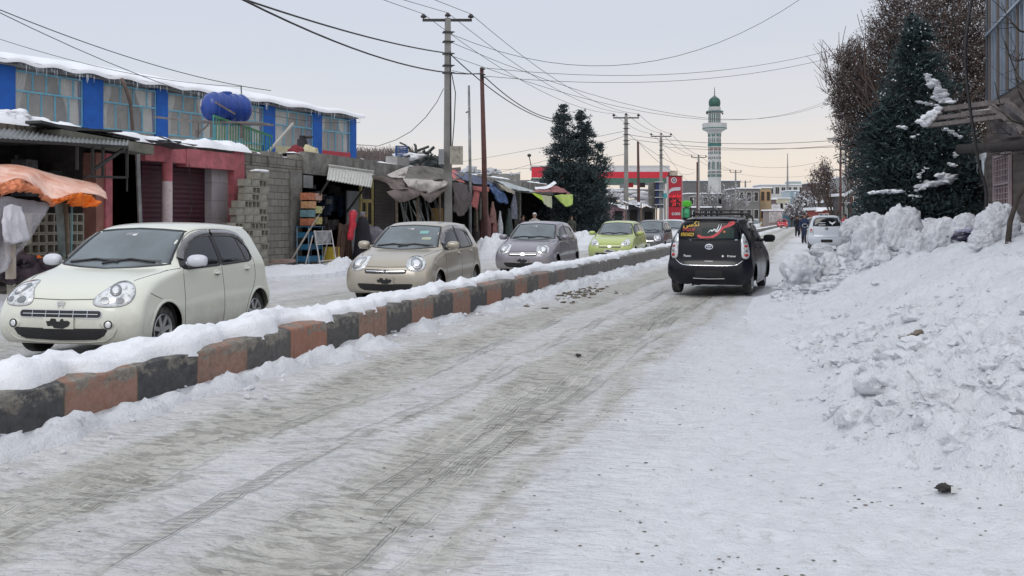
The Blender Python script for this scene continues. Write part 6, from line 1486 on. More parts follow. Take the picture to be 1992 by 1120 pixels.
LPR = thing('street_lamp', 'tall thin lamp pole with a long arm on the right side of the road', 'street lamp')
mb = MB(); mb.tube([P(1635, 270, 60), P(1635, 330, 60), Vector((P(1635, 300, 60).x, 60, 0))], [.05, .07, .09], 8); mb.build('pole', RBR, LPR)
mb = MB(); mb.tube([P(1635, 271, 60), P(1627, 269, 60), P(1617, 269, 60)], .035, 6); mb.build('arm', STEEL, LPR); mb = MB(); rock(mb, P(1618, 269.5, 60), .16, 2, 2, (2, .8, .4), .05); mb.build('lamp_head', GALV, LPR)
wpole(1645, 275, 75, 1645, .08, 'thin grey pole right of the lamp pole', GALV); wpole(1653, 302, 75, 1657, .09, 'short leaning pole above the brick house corner', RBR)
mast = thing('radio_mast', 'very thin radio mast on the roof of the white long building', 'mast'); mb = MB(); mb.tube([P(1532, 298, 296), P(1532, 372, 296)], [.10, .35], 6); mb.build('mast', GALV, mast)
def wire(a, b, sag=.5, r=.014, label=None, n=16, grp='overhead wires', col=None):
    pts = []
    for k in range(n + 1):
        f = k / n; p = a.lerp(b, f); p.z -= 4 * sag * f * (1 - f); pts.append(p)
    mb = MB(); mb.tube(pts, r, 5, cap=False)
    return mb.build('overhead_wire', col or STEEL, label=label, cat='wire', group=grp, smooth=True)
WD = [ 'left', 'middle', 'right']
for k in range(3):
    wire(i1[k], i2[k], .9, .012, 'thin wire from the %s insulator of the nearest power pole to the second pole' % WD[k])
    wire(i2[k], i3[k], .35, .015, 'thin wire from the %s insulator of the second power pole to the third' % WD[k])
    wire(i3[k], i4[k], .7, .018, 'thin wire from the %s insulator of the third power pole to the fourth' % WD[k])
    wire(i4[k], i5[k], .7, .02, 'thin wire from the %s insulator of the fourth power pole to the fifth' % WD[k])
for k, px in enumerate((742, 780, 842)): wire(P(px - 500, -320, 12), i1[k], .0, .010, 'wire rising from the %s insulator of the nearest power pole out of the picture top' % WD[k]) if False else wire(P(px, -2, 33.5) + (P(px, -2, 33.5) - i1[k]) * 1.0, i1[k], .0, .011, 'wire rising from the %s insulator of the nearest power pole out of the picture top' % WD[k])
wire(P(455, -8, 22), P(862, 102, 39.8), .15, .026, 'upper thick black cable coming from the picture top to the nearest power pole'); wire(P(462, -6, 22), P(936, 143, 42.8), .5, .026, 'lower thick black cable passing the nearest power pole to the red brown pole')
wire(P(877, 106, 40), P(1085, 238, 60), .5, .024, 'thick cable from the nearest power pole down to the pine tree'); wire(P(944, 150, 43), P(1085, 232, 60), .4, .024, 'thick cable from the red brown pole down to the pine tree')
wire(P(0, 19, 26), P(527, 176, 40), .3, .014, 'thin wire along the blue building roof from the left edge'); wire(P(-20, 15, 26), P(700, 238, 52), .9, .012, 'second thin wire sagging along the blue building roof'); wire(P(0, 76, 30), P(470, 168, 38), .3, .009, 'faint thin wire in front of the snowy roof')
mb = MB(); a = BP(470, zt + .3, .3); mb.tube([P(469, 166, 37.9), P(470, 190, 37.9)], .03, 6); mb.build('roof_spike', GALV, BB)
pts = [P(863, 172, 39.8), P(850, 198, 39.9), P(828, 228, 40), P(800, 255, 41), P(770, 272, 42.5), P(735, 284, 45), P(692, 281, 50)]
mb = MB(); mb.tube(pts, .014, 5); mb.build('overhead_wire', STEEL, label='single slack wire from the nearest power pole down to the blue building corner', cat='wire', group='overhead wires', smooth=True)
RW = [((877, 66, 40), (1560, -4, 44), 2.05, 'wire sagging from the nearest power pole up to the top right of the picture'), ((877, 82, 40), (1640, 186, 90), 2.6, 'wire from the nearest power pole across the minaret tip to the right tree'), ((877, 108, 40), (1625, 188, 95), 2.4, 'lower wire from the nearest power pole across to the right tree'),
      ((945, 132, 43), (1690, 76, 60), 1.05, 'upper wire from the red brown pole to the brown leaved tree'), ((945, 148, 43), (1680, 95, 60), .95, 'lower wire from the red brown pole to the brown leaved tree'), ((880, 137, 40), (942, 144, 42.8), .05, 'short wire joining the concrete and red brown poles'),
      ((1224, 262, 80), (1634, 272, 62), .45, 'upper wire from the second power pole to the lamp pole'), ((1224, 270, 80), (1634, 285, 62), .4, 'middle wire from the second power pole to the lamp pole'), ((1290, 285, 103), (1620, 283, 80), .35, 'wire from the third power pole over the street to the right'),
      ((1420, 315, 150), (1605, 312, 130), .9, 'low wire crossing the warm sky right of the minaret'), ((1436, 338, 188), (1610, 335, 190), .8, 'lowest wire crossing above the long white building'), ((1224, 262, 80), (1352, 330, 146), .6, 'wire dropping from the second power pole to the thin pole'),
      ((1290, 290, 103), (1352, 365, 146), .4, 'steep wire from the third power pole toward the grey building'), ((1243, 278, 82), (1352, 335, 146), 1.2, 'slack wire from the thin dark pole to the fourth pole'), ((690, 340, 160), (1214, 255, 80), .5, 'faint wire rising to the second power pole from behind the shops'), ((960, 330, 120), (1214, 300, 80), .3, 'faint wire behind the pine tree'), ((900, 350, 120), (1214, 265, 80), .3, 'another faint wire rising behind the pine tree')]
for a, b, sg, lb in RW: wire(P(*a), P(*b), sg, .011 if a[2] < 60 else .016, lb)

# ================================================================ trees
def leafset(n, gen, size, mat, name, parent, seed=1, aspect=.45, droop=0.0, squash=1.0):
    R_ = np.random.RandomState(seed); C_ = np.array([gen(R_) for _ in range(n)])
    d = R_.normal(size=(n, 3)); d[:, 2] -= droop; d /= np.linalg.norm(d, axis=1)[:, None]; e_ = R_.normal(size=(n, 3)); s_ = np.cross(d, e_); s_ /= np.linalg.norm(s_, axis=1)[:, None] + 1e-9
    sz = (size * R_.uniform(.55, 1.35, n))[:, None]
    V = np.stack([C_ - d * sz * .5, C_ + s_ * sz * aspect * .5 + d * sz * .05, C_ + d * sz * .5, C_ - s_ * sz * aspect * .5], 1).reshape(-1, 3)
    F = np.arange(n * 4).reshape(n, 4); return np_mesh(name, V, F, mat, parent, smooth=False)
def M_leaf(name, a, b, rough=.8):
    if name in _mc: return _mc[name]
    m = bpy.data.materials.new(name); t = NT(m); v = t.coord('Object'); t.set(base=t.mix(t.ramp(t.noise(v, 1.8, 4, .7), [(.35, 0.0), (.65, 1.0)]), a, b), rough=rough); _mc[name] = m; return m
BARK = M_plain('dark_bark', (.055, .045, .038), .95, var=.4, vscale=8, bump=.6); BARKR = M_plain('reddish_bark', (.085, .06, .05), .95, var=.4, vscale=8)
NEED = M_leaf('dark_needles', (.018, .034, .040), (.050, .075, .080)); NEED2 = M_leaf('blue_green_needles', (.018, .034, .038), (.048, .078, .082)); BRN = M_leaf('dry_brown_leaves', (.055, .042, .040), (.14, .105, .095)); SNL = M_leaf('snow_on_leaves', (.55, .58, .62), (.70, .72, .76))
def conifer(name, label, base, H_, prof, mat, seed, nb=260, leaf=.16, trunk=.16, lean=0.0, tops=((0, 0, 1.0),), per=70, snow=0):
    """sprays of needles on short drooping branches around one or more leaders"""
    r = thing(name, label, 'tree', tuple(base)); R_ = random.Random(seed); Rn = np.random.RandomState(seed)
    mb = MB()
    for (ox, oy, hf) in tops: mb.tube([Vector((ox * .3, oy * .3, 0)), Vector((ox * .7, oy * .7, H_ * .35)), Vector((ox, oy, H_ * hf * .97))], [trunk, trunk * .7, .02], 8)
    mb.build('trunk', BARK, r, smooth=True)
    cen = []; br = MB(); sn = MB(); Lf = []
    for k in range(nb):
        ox, oy, hf = tops[R_.randrange(len(tops))] if R_.random() < .75 else tops[0]
        f = R_.random() ** .9 * .96 + .02; z = H_ * hf * f; rad = np.interp(f, [p[0] for p in prof], [p[1] for p in prof]) * (R_.uniform(.6, 1.1) if R_.random() > .12 else R_.uniform(1.1, 1.28)) * (1 if len(tops) == 1 else (.62 + .5 * (1 - f)))
        az = R_.uniform(0, 2 * PI); u = Vector((math.cos(az), math.sin(az), 0)); o = Vector((ox * min(1, f * 1.3), oy * min(1, f * 1.3), z)); tip = o + u * rad + Vector((0, 0, rad * R_.uniform(-.30, .28))); mid = o.lerp(tip, .55) + Vector((0, 0, rad * .10))
        br.tube([o, mid, tip], [.022, .014, .005], 4, cap=False)
        m_ = int(per * (.35 + rad)); 
        for q in range(m_):
            g = R_.random() ** .55; p = (o.lerp(mid, g / .55) if g < .55 else mid.lerp(tip, (g - .55) / .45)); sp_ = .10 + .10 * rad * (1 - abs(g - .6)); Lf.append((p.x + R_.gauss(0, sp_), p.y + R_.gauss(0, sp_), p.z + R_.gauss(0, sp_ * .7), u.x, u.y, R_.uniform(-.2, .9)))
    br.build('branches', BARK, r)
    A_ = np.array(Lf); n = len(A_); d = A_[:, 3:] + Rn.normal(scale=.5, size=(n, 3)); d /= np.linalg.norm(d, axis=1)[:, None]; e_ = Rn.normal(size=(n, 3)); s_ = np.cross(d, e_); s_ /= np.linalg.norm(s_, axis=1)[:, None]
    sz = (leaf * Rn.uniform(.5, 1.3, n))[:, None]; C_ = A_[:, :3]
    V = np.stack([C_ - d * sz * .5, C_ + s_ * sz * .14, C_ + d * sz * .6, C_ - s_ * sz * .14], 1).reshape(-1, 3)
    np_mesh('crown', V, np.arange(n * 4).reshape(n, 4), mat, r, smooth=False); return r
c1 = conifer('pine_tree', 'dark double topped pine tree in front of the fuel station', P(1123, 440, 58) * Vector((1, 1, 0)) if False else Vector((P(1123, 440, 64).x, 64, 0)), 9.0,
             [(0, 1.1), (.1, 2.1), (.25, 2.45), (.45, 2.1), (.62, 1.6), (.78, 1.1), (.9, .6), (1, .14)], NEED, 5, nb=470, leaf=.22, trunk=.16, tops=((-.95, 0, 1.0), (.3, .1, .97), (1.4, 0, .72), (-1.45, 0, .62), (.6, .2, .88)), per=75)
b2 = W(*st(P(1800, 400, 25)), 0); c2 = conifer('pine_tree', 'big dark pine tree with snow patches on its branches at the right', b2, 6.6,
             [(0, 0), (.14, .05), (.18, 1.1), (.25, 1.3), (.4, 1.4), (.6, 1.25), (.8, .82), (.93, .42), (1, .1)], NEED2, 9, nb=520, leaf=.15, trunk=.15, tops=((-.25, 0, 1.0), (-.95, -.1, .70), (.75, 0, .60)), per=95)
for k, (px0, py0, px1, py1, w_) in enumerate(((1803, 145, 1822, 168, .10), (1815, 165, 1838, 195, .17), (1826, 188, 1845, 198, .16), (1785, 198, 1822, 204, .05), (1828, 340, 1852, 346, .15), (1795, 362, 1840, 350, .13), (1786, 370, 1800, 362, .07), (1842, 345, 1850, 348, .1), (1840, 250, 1868, 268, .06), (1755, 245, 1765, 250, .07), (1700, 375, 1716, 372, .08), (1768, 380, 1785, 382, .07), (1785, 345, 1800, 328, .04), (1858, 296, 1862, 305, .05), (1845, 318, 1855, 322, .07), (1724, 372, 1755, 372, .09), (1773, 268, 1785, 262, .04))):
    D = 23.6; mb = MB(); a = P(px0, py0, D) - b2; b = P(px1, py1, D) - b2; m = max(2, int((b - a).length / (w_ * .7)))
    for q in range(m + 1): rock(mb, a.lerp(b, q / m) + Vector((0, rng.uniform(-.1, .15), 0)), w_ * rng.uniform(.6, 1.1), k * 7 + q, 2, (1.3, 1.2, .55), .5, 2.2)
    mb.build('snow_patch', SNOWC, c2, smooth=True)
def branch_tree(name, label, base, H_, spread, seed, mat, leafmat=None, nleaf=0, leaf=.1, levels=5, trunk=.2, fork=.3, snow=0, up=.75, twig=True, cat='tree', kids=(3, 4), lean=(0, 0), snl=.05, snowtop=False, aspect=.45):
    r = thing(name, label, cat, tuple(base)); R_ = random.Random(seed); mb = MB(); tw = []
    def grow(p, d, L, rad, lv):
        q = p; dd = d.copy(); pts = [p]; k = 3
        for i in range(k):
            dd = (dd + Vector((R_.gauss(0, .16), R_.gauss(0, .16), .05 * up))).normalized(); q = q + dd * L / k; pts.append(q)
        mb.tube(pts, [rad, rad * .88, rad * .76, rad * .62], 6 if lv < 2 else 4 if lv < 4 else 3, cap=False)
        if lv >= levels - 2: tw.extend(pts[1:])
        if lv >= levels: return
        for c in range(R_.randint(*kids)):
            a = R_.uniform(0, 2 * PI); s_ = R_.uniform(.45, .95); nd = (dd * (1 - .35 * s_) + Vector((math.cos(a) * spread * s_, math.sin(a) * spread * s_, R_.uniform(-.1, up) * .6))).normalized(); grow(pts[R_.randint(2, 3)], nd, L * R_.uniform(.60, .82), rad * .56, lv + 1)
    t0 = Vector((lean[0], lean[1], H_ * fork)); mb2 = MB(); mb2.tube([Vector((0, 0, -.1)), t0 * .5 + Vector((.03, 0, 0)), t0], [trunk * 1.2, trunk, trunk * .85], 10); mb2.build('trunk', mat, r, smooth=True)
    for c in range(R_.randint(4, 5)):
        a = 2 * PI * c / 4.5 + R_.uniform(-.4, .4); grow(t0 * R_.uniform(.82, 1), Vector((math.cos(a) * spread, math.sin(a) * spread, R_.uniform(.5, 1.1))).normalized(), H_ * .26, trunk * .5, 1)
    mb.build('branches', mat, r, smooth=True)
    if nleaf:
        T_ = [tuple(p) for p in tw]
        def g(Rn):
            p = T_[Rn.randint(len(T_))]; return (p[0] + Rn.normal(0, .14), p[1] + Rn.normal(0, .14), p[2] + Rn.normal(0, .14))
        leafset(nleaf, g, leaf, leafmat, 'leaves', r, seed, aspect=aspect)
        if snow: leafset(snow, g, snl, SNL, 'snow_flecks', r, seed + 1, aspect=.6)
    return r
def crown_fill(r, ells, n, seed, bark, leafmat, leaf=.1, per=16, snow_every=6, tw=.5):
    R_ = random.Random(seed); mb = MB(); L = []; S = []
    tot = [(a * b * c) ** .62 for (_, (a, b, c)) in ells]
    for k in range(n):
        (cx, cy, cz), (ra, rb, rc) = R_.choices(ells, tot)[0]; u = Vector((R_.gauss(0, 1), R_.gauss(0, 1), R_.gauss(0, 1))).normalized(); q = R_.random() ** .42; p = Vector((cx + u.x * ra * q, cy + u.y * rb * q, cz + u.z * rc * q))
        d = (u * .7 + Vector((R_.gauss(0, .5), R_.gauss(0, .5), R_.uniform(0, .9)))).normalized(); ln = tw * R_.uniform(.5, 1.3); a = p - d * ln * .5; b = p + d * ln * .5; m = a.lerp(b, .5) + Vector((R_.gauss(0, .04), R_.gauss(0, .04), R_.gauss(0, .04))); mb.tube([a, m, b], [.014, .009, .004], 3, cap=False)
        for i in range(per): g = R_.random(); c = a.lerp(b, g); L.append((c.x + R_.gauss(0, .07), c.y + R_.gauss(0, .07), c.z + R_.gauss(0, .07)))
        for i in range(max(1, per // snow_every)): c = a.lerp(b, R_.random()); S.append((c.x + R_.gauss(0, .05), c.y + R_.gauss(0, .05), c.z + R_.gauss(0, .05) + .02))
    mb.build('twigs', bark, r)
    it = iter(L); leafset(len(L), lambda Rn: next(it), leaf, leafmat, 'leaves', r, seed, aspect=.5); it2 = iter(S); leafset(len(S), lambda Rn: next(it2), leaf * .85, SNL, 'snow_flecks', r, seed + 1, aspect=.5)
def ctr(px, py, D, base): return tuple(P(px, py, D) - base)
b_a = Vector((P(1716, 400, 34).x + .2, 34, .1)); kx_ = 34 / FPX
bt = branch_tree('leafy_tree', 'tall tree with dry brown leaves flecked with snow behind the big pine', b_a, 8.2, .55, 14, BARKR, levels=5, trunk=.19, fork=.26, up=.9)
crown_fill(bt, [(ctr(1715, 190, 34, b_a), (85 * kx_, 1.5, 150 * kx_)), (ctr(1672, 225, 34, b_a), (52 * kx_, 1.0, 100 * kx_)), (ctr(1700, 320, 34, b_a), (60 * kx_, 1.0, 60 * kx_)), (ctr(1760, 60, 34, b_a), (70 * kx_, 1.4, 110 * kx_)), (ctr(1660, 185, 34, b_a), (46 * kx_, .8, 52 * kx_)), (ctr(1655, 130, 34, b_a), (30 * kx_, .6, 50 * kx_))], 4200, 15, BARKR, BRN, .075, 13, 4, .55)
b_b = Vector((P(1850, 400, 31).x, 31, .1)); kx_ = 31 / FPX
bt2 = branch_tree('leafy_tree', 'dense brown leaved tree against the blue glass house wall', b_b, 10.8, .6, 23, BARKR, levels=4, trunk=.16, fork=.22, up=.9)
crown_fill(bt2, [(ctr(1858, 90, 31, b_b), (85 * kx_, 1.3, 170 * kx_)), (ctr(1885, 180, 31, b_b), (55 * kx_, 1.0, 110 * kx_))], 3000, 24, BARKR, BRN, .07, 13, 3, .5)
branch_tree('bare_tree', 'slim bare tree behind the white hatchback', Vector((P(1620, 430, 66).x, 66, .0)), 6.2, .28, 31, BARKR, BRN, 1800, .14, levels=4, trunk=.14, fork=.25, snow=250, snl=.1, up=1.2)
branch_tree('bare_tree', 'second slim bare tree left of the lamp pole', Vector((P(1603, 430, 80).x, 80, .0)), 6.0, .30, 32, BARKR, BRN, 1600, .16, levels=4, trunk=.12, fork=.2, snow=250, snl=.1, up=1.2)
branch_tree('snowy_tree', 'round bare tree with white frosted branches at the foot of the minaret', Vector((P(1403, 430, 150).x, 150, 0)), 8.6, 1.0, 33, M_plain('frosted_bark', (.15, .14, .14), .9, var=.6, vscale=6), SNL, 700, .24, levels=5, trunk=.25, fork=.2, up=.5)
for k, (px, D, h_, sd) in enumerate(((1570, 130, 6.0, 41), (1590, 110, 6.2, 42), (1550, 170, 5.6, 43), (1540, 190, 5.4, 44), (1582, 150, 7.8, 45))):
    branch_tree('snowy_tree', ['bushy snow flecked tree in the middle of the far street', 'bushy snow flecked tree just left of the slim bare trees', 'low snow flecked tree above the walking people', 'small snow flecked tree beside the blue glass house', 'taller snow flecked tree before the dark brown far house'][k], Vector((P(px, 430, D).x, D, 0)), h_, 1.0, sd, BARKR, BRN, 1500, .26, levels=4, trunk=.2, fork=.2, snow=900, snl=.28, up=.4)
Rn_ = np.random.RandomState(4); pts_s = []
for k in range(420):
    f_ = Rn_.uniform(.2, .98); rad = np.interp(f_, [0, .14, .18, .25, .4, .6, .8, .93, 1], [0, .05, 1.1, 1.3, 1.4, 1.25, .82, .42, .1]) * Rn_.uniform(.75, 1.1); a = Rn_.uniform(0, 2 * PI)
    pts_s.append((math.cos(a) * rad - .2, math.sin(a) * rad, 6.6 * f_ + .04))
its = iter(pts_s); leafset(420, lambda Rn: next(its), .055, SNL, 'snow_flecks', c2, 3, aspect=.6)['kind'] = 'stuff'
# near bare twigs at the right edge
bb_ = Vector((P(1962, 470, 12.5).x, 12.5, 1.0)); BT_ = thing('bare_tree', 'thin bare tree whose twigs cross the right edge of the photo', 'tree', tuple(bb_))
mb = MB(); mb.tube([P(1960, 480, 12.5) - bb_, P(1965, 430, 12.5) - bb_, P(1980, 385, 12.4) - bb_, P(2005, 345, 12.3) - bb_, P(2060, 250, 12.2) - bb_], [.038, .034, .03, .027, .02], 8); mb.build('trunk', BARK, BT_, smooth=True)
r_ = random.Random(77)
for (x0, y0, pts_) in ((1992, 20, [(2010, 60), (1985, 60), (1962, 35), (1948, 5)]), (0, 0, [(2020, 190), (1990, 160), (1972, 130), (1955, 80)]), (0, 0, [(2020, 240), (1985, 240), (1960, 228), (1945, 200), (1935, 160)]), (0, 0, [(2020, 275), (1990, 265), (1965, 262), (1945, 245), (1930, 220)]), (0, 0, [(2020, 300), (1975, 298), (1945, 300), (1915, 290), (1900, 278)]), (0, 0, [(2020, 130), (1995, 115), (1975, 118), (1955, 100)]), (0, 0, [(2020, 215), (1998, 205), (1982, 180), (1978, 150)])):
    q = [P(px, py, 12.2 + r_.uniform(-.4, .6)) - bb_ for px, py in pts_]; q = [Vector(v_) for v_ in bspl_i(np.array([list(v) for v in q]), 5)]
    mb = MB(); mb.tube(q, [.016 * (1 - .7 * i / (len(q) - 1)) for i in range(len(q))], 5)
    for k in range(4): a = q[r_.randrange(4, len(q) - 2)]; mb.tube([a, a + Vector((r_.uniform(-.2, .05), r_.uniform(-.1, .1), r_.uniform(-.05, .2))), a + Vector((r_.uniform(-.35, 0), 0, r_.uniform(-.05, .35)))], [.006, .005, .002], 4)
    mb.build('twig', BARK, BT_, smooth=True)
# distant brown thicket behind the left shops
r_ = random.Random(3); mb = MB()
for k in range(1500):
    px = r_.uniform(640, 862); D = r_.uniform(95, 110); top = np.interp(px, [640, 690, 800, 860, 950, 1050], [293, 296, 297, 318, 330, 345]) + r_.uniform(-2, 6); a = P(px, top + r_.uniform(2, 14), D); mb.tube([a, a + Vector((r_.uniform(-.5, .5), 0, r_.uniform(.3, 1.0)))], [.05, .01], 3, cap=False)
for k in range(34): rock(mb, P(640 + 225 * k / 33, np.interp(640 + 225 * k / 33, [640, 800, 860, 1050], [312, 316, 334, 358]), 110), 1.0, k, 2, (1.6, .8, 1.0), .4, 2)
mb.build('thicket', M_plain('brown_thicket', (.13, .105, .10), .95, var=.5, vscale=1.0), kind='stuff', label='brown thicket of bare bushes beyond the shop roofs')

WB = thing('rear_wall', 'worn grey wall with snow on top behind the blue tarpaulin shops', 'wall')
def fb0(mb, px0, px1, y0, y1, D, dp=.4): a = P(px0, y1, D); b = P(px1, y0, D); mb.box(((a.x + b.x) / 2, D + dp / 2, (a.z + b.z) / 2), (b.x - a.x, dp, b.z - a.z)); return mb
part('wall', M_plain('worn_wall', (.27, .265, .25), .9, var=.3), WB, lambda m_: fb0(m_, 905, 1012, 338, 420, 66)); part('snow_edge', SNOWC, WB, lambda m_: fb0(m_, 905, 1012, 336.8, 337.9, 66, .5))
for k, (px, py, w_) in enumerate(((912, 332, 1.6), (924, 331, 1.1), (955, 331, 1.3), (968, 333, .9), (1000, 340, 1.0))): q_ = MB(); rock(q_, P(px, py + 3, 66.2), w_ * .32, 50 + k, 3, (1.3, .8, .75), .5, 2.2); q_.build('roof_junk', M_snow('snowy_junk', base=(.6, .62, .65), dirt=(.05, .05, .05), amount=1.0, speck=.9, scale=5), WB, smooth=True)
DW = far_wall = thing('rear_wall', 'long low grey wall right of the rear wall toward the fuel station', 'wall'); part('wall', M_plain('dull_grey_wall', (.17, .17, .17), .9, var=.35), DW, lambda m_: fb0(m_, 1012, 1062, 350, 420, 92))
# ================================================================ fuel station, sign, minaret, far town
RED = M_plain('station_red', (.52, .02, .04), .5, var=.12); WHT = M_plain('station_white', (.55, .55, .56), .6, var=.08); SGRN = M_plain('station_green', (.06, .13, .10), .6, var=.2)
FS = thing('fuel_station', 'fuel station canopy with white, red and green bands behind the pine tree', 'fuel station')
D = 112
def fb(mb, px0, px1, y0, y1, D=D, dp=.4, off=0.0): a = P(px0, y1, D + off); b = P(px1, y0, D + off); mb.box(((a.x + b.x) / 2, D + off + dp / 2, (a.z + b.z) / 2), (b.x - a.x, dp, b.z - a.z)); return mb
part('roof', WHT, FS, lambda m_: fb(m_, 1033, 1303, 321.5, 324, dp=9)); part('fascia', WHT, FS, lambda m_: fb(m_, 1180, 1303, 324.1, 334, off=.05)); part('red_band', RED, FS, lambda m_: fb(m_, 1080, 1300, 334.1, 346)); part('red_corner', RED, FS, lambda m_: fb(m_, 1034, 1079.8, 325, 345)); part('green_band', SGRN, FS, lambda m_: fb(m_, 1034, 1303, 346.1, 355, dp=8.5))
mb = MB(); a = P(1304, 322, D); mb.box((a.x + .45, D + 5, P(0, 336, D).z), (.9, 9, .55)); mb.build('side_fascia', M_plain('station_tan', (.42, .36, .30), .7), FS)
for px in (1060, 1210, 1290): mb = MB(); a = P(px, 355, D + 3); mb.box((a.x, D + 3, a.z / 2), (.5, .5, a.z)); mb.build('column', WHT, FS)
for px, mt in ((1227, RED), (1250, M_plain('station_dark', (.05, .03, .035), .6))): part('hanging_panel', mt, FS, lambda m_: fb(m_, px - 5, px + 5, 355.2, 364, off=1))
part('kiosk', M_plain('kiosk_grey', (.20, .21, .22), .8, var=.3), FS, lambda m_: fb(m_, 1042, 1180, 352, 430, off=5, dp=3))
mb = MB(); a = P(1033, 323, D); mb.tube([a, a + Vector((-.1, 0, .6)), a + Vector((-.2, 0, 1.0))], .05, 5); rock(mb, a + Vector((-.2, 0, 1.2)), .25, 3, 2, (1, .6, .8), .1); mb.build('floodlight', STEEL, FS)
PS = thing('price_sign', 'tall red fuel price sign with glowing red rows between the poles', 'sign'); D2 = 92
SRD = M_plain('sign_red', (.36, .012, .03), .45, var=.15)
part('panel', SRD, PS, lambda m_: fb(m_, 1300.5, 1326, 343, 432, D2)); part('side_post', M_plain('silver_post', (.42, .40, .42), .4, metal=.3), PS, lambda m_: fb(m_, 1297.5, 1300.4, 343, 432, D2, off=-.02)); part('side_post', M_plain('pink_edge', (.45, .22, .24), .5), PS, lambda m_: fb(m_, 1326.1, 1327.6, 343, 432, D2, off=-.02)); part('top_cap', STEEL, PS, lambda m_: fb(m_, 1297, 1328, 341.2, 342.8, D2, dp=.5, off=-.05))
def ring(mb, c, r0, r1, n=28):
    vs = []
    for k in range(n): a = 2 * PI * k / n; vs += [c + Vector((math.cos(a) * r0, 0, math.sin(a) * r0)), c + Vector((math.cos(a) * r1, 0, math.sin(a) * r1))]
    mb.add(vs, [(2 * k, 2 * k + 1, (2 * k + 3) % (2 * n), (2 * k + 2) % (2 * n)) for k in range(n)])
c = P(1311, 350.5, D2 - .03); mb = MB(); ring(mb, c, .20, .27); mb.build('emblem_ring', WHT, PS); mb = MB(); ring(mb, c, 0.0, .17); mb.build('emblem_disc', M_plain('emblem_grey', (.16, .17, .20), .5), PS)
mb = MB(); c.y -= .02; mb.beam(c + Vector((-.09, 0, -.10)), c + Vector((0, 0, .12)), .04, .02, up=(0, 1, 0)); mb.beam(c + Vector((.09, 0, -.10)), c + Vector((0, 0, .12)), .04, .02, up=(0, 1, 0)); mb.beam(c + Vector((-.06, 0, -.02)), c + Vector((.06, 0, -.02)), .03, .02, up=(0, 1, 0)); mb.build('emblem_mark', WHT, PS)
mb = MB(); q = [(1300.8, 372), (1303, 368), (1307, 365.3), (1313, 364), (1324, 363.6)]; vs = []
for i, (px, py) in enumerate(q): vs += [P(px, py, D2 - .03), P(px, py + 6.5 - (1.2 if i == 0 else 0), D2 - .03)]
mb.grid(vs, 5, 2, flip=True); mb.build('swoosh', M_plain('swoosh_grey', (.48, .46, .50), .5), PS)
part('display_panel', M_plain('display_dark', (.06, .004, .01), .4), PS, lambda m_: fb(m_, 1301.5, 1324.5, 385, 402, D2, dp=.02, off=-.03))
LED = bpy.data.materials.new('led_red'); t = NT(LED); t.set(base=(.9, .05, .05), emit=(1.0, .04, .05), estr=.7)
def txt_at(s_, px, py, size, D, mat, parent, nm='lettering', xs=1.0, bold=.004):
    try: o = text_mesh(s_, size, mat, nm, None, bold=bold, xs=xs)
    except Exception as ex: print('text fail', ex); return None
    for v in o.data.vertices: x, y, z = v.co; v.co = P(px, py, D) + Vector((x, -z, y))
    o.parent = parent; return o
D3 = D2 - .06
txt_at('\uFE96\uFED4\uFEE7 \uFED7\uFEAE\uFEE7', 1313, 380.5, .34, D3, LED, PS, 'led_row', bold=0.0); txt_at('\uFEDE\uFBFF\uFE97 ٦٤', 1315, 389, .36, D3, LED, PS, 'led_row', bold=0.0); txt_at('\uFEAF\uFE8E\uFB94 ٦١', 1315, 397.5, .36, D3, LED, PS, 'led_row', bold=0.0); txt_at('0.000', 1315, 416, .36, D3, WHT, PS, 'lettering', bold=.01)
# tanks, tall panels and stalls round the sign
for px, y0, y1, mt, lb in ((1336, 390, 403, M_plain('lime_tank', (.08, .42, .03), .45), 'bright lime green tank right of the fuel price sign'), (1335, 404, 424, M_plain('sea_green_tank', (.04, .32, .14), .45), 'sea green tank under the lime green tank')):
    a = P(px, y1, 88); b = P(px, y0, 88); r = thing('liquid_tank', lb, 'tank', (a.x, 88, a.z)); h_ = b.z - a.z; mb = MB(); mb.lathe([(0, 0), (.36, .02), (.42, .1), (.42, h_ * .45), (.45, h_ * .5), (.42, h_ * .55), (.42, h_ - .1), (.30, h_ - .02), (0, h_)], 20); mb.build('shell', mt, r, auto=40)
    mb = MB(); mb.lathe([(.12, h_ - .02), (.12, h_ + .05), (0, h_ + .05)], 12); mb.build('lid', mt, r); 
    mb = MB(); mb.box((0, 0, -a.z / 2 - .003), (.7, .7, a.z - .006)); mb.build('stand', STEEL, r)
o = thing('wall_panel', 'weathered brown concrete upright beside the blue panel', 'wall'); part('panel', CONC, o, lambda m_: fb(m_, 1262, 1273.5, 354, 432, 84))
o = thing('door_panel', 'tall blue panel with white bars left of the price sign', 'panel'); part('panel', M_plain('deep_blue_panel', (.015, .03, .11), .5, var=.3), o, lambda m_: fb(m_, 1274.5, 1282, 354, 405, 83.5)); part('grey_panel', M_plain('steel_panel', (.18, .20, .22), .5), o, lambda m_: fb(m_, 1282.2, 1291, 354, 405, 83.5)); part('post', STEEL, o, lambda m_: fb(m_, 1274, 1275, 354, 432, 83.4))
for y in (353, 369, 383, 397): part('bar', WHT, o, lambda m_: fb(m_, 1274, 1291, y, y + 1.3, 83.3))
o = thing('sign', 'small white and teal sign between the blue panel and the price sign', 'sign'); part('panel', M_plain('teal_sign', (.04, .30, .32), .5), o, lambda m_: fb(m_, 1291.5, 1297, 376, 385, 83)); part('upper_panel', WHT, o, lambda m_: fb(m_, 1291.5, 1297, 370, 375.8, 83)); part('post', STEEL, o, lambda m_: fb(m_, 1294, 1295, 385.2, 432, 83.1))
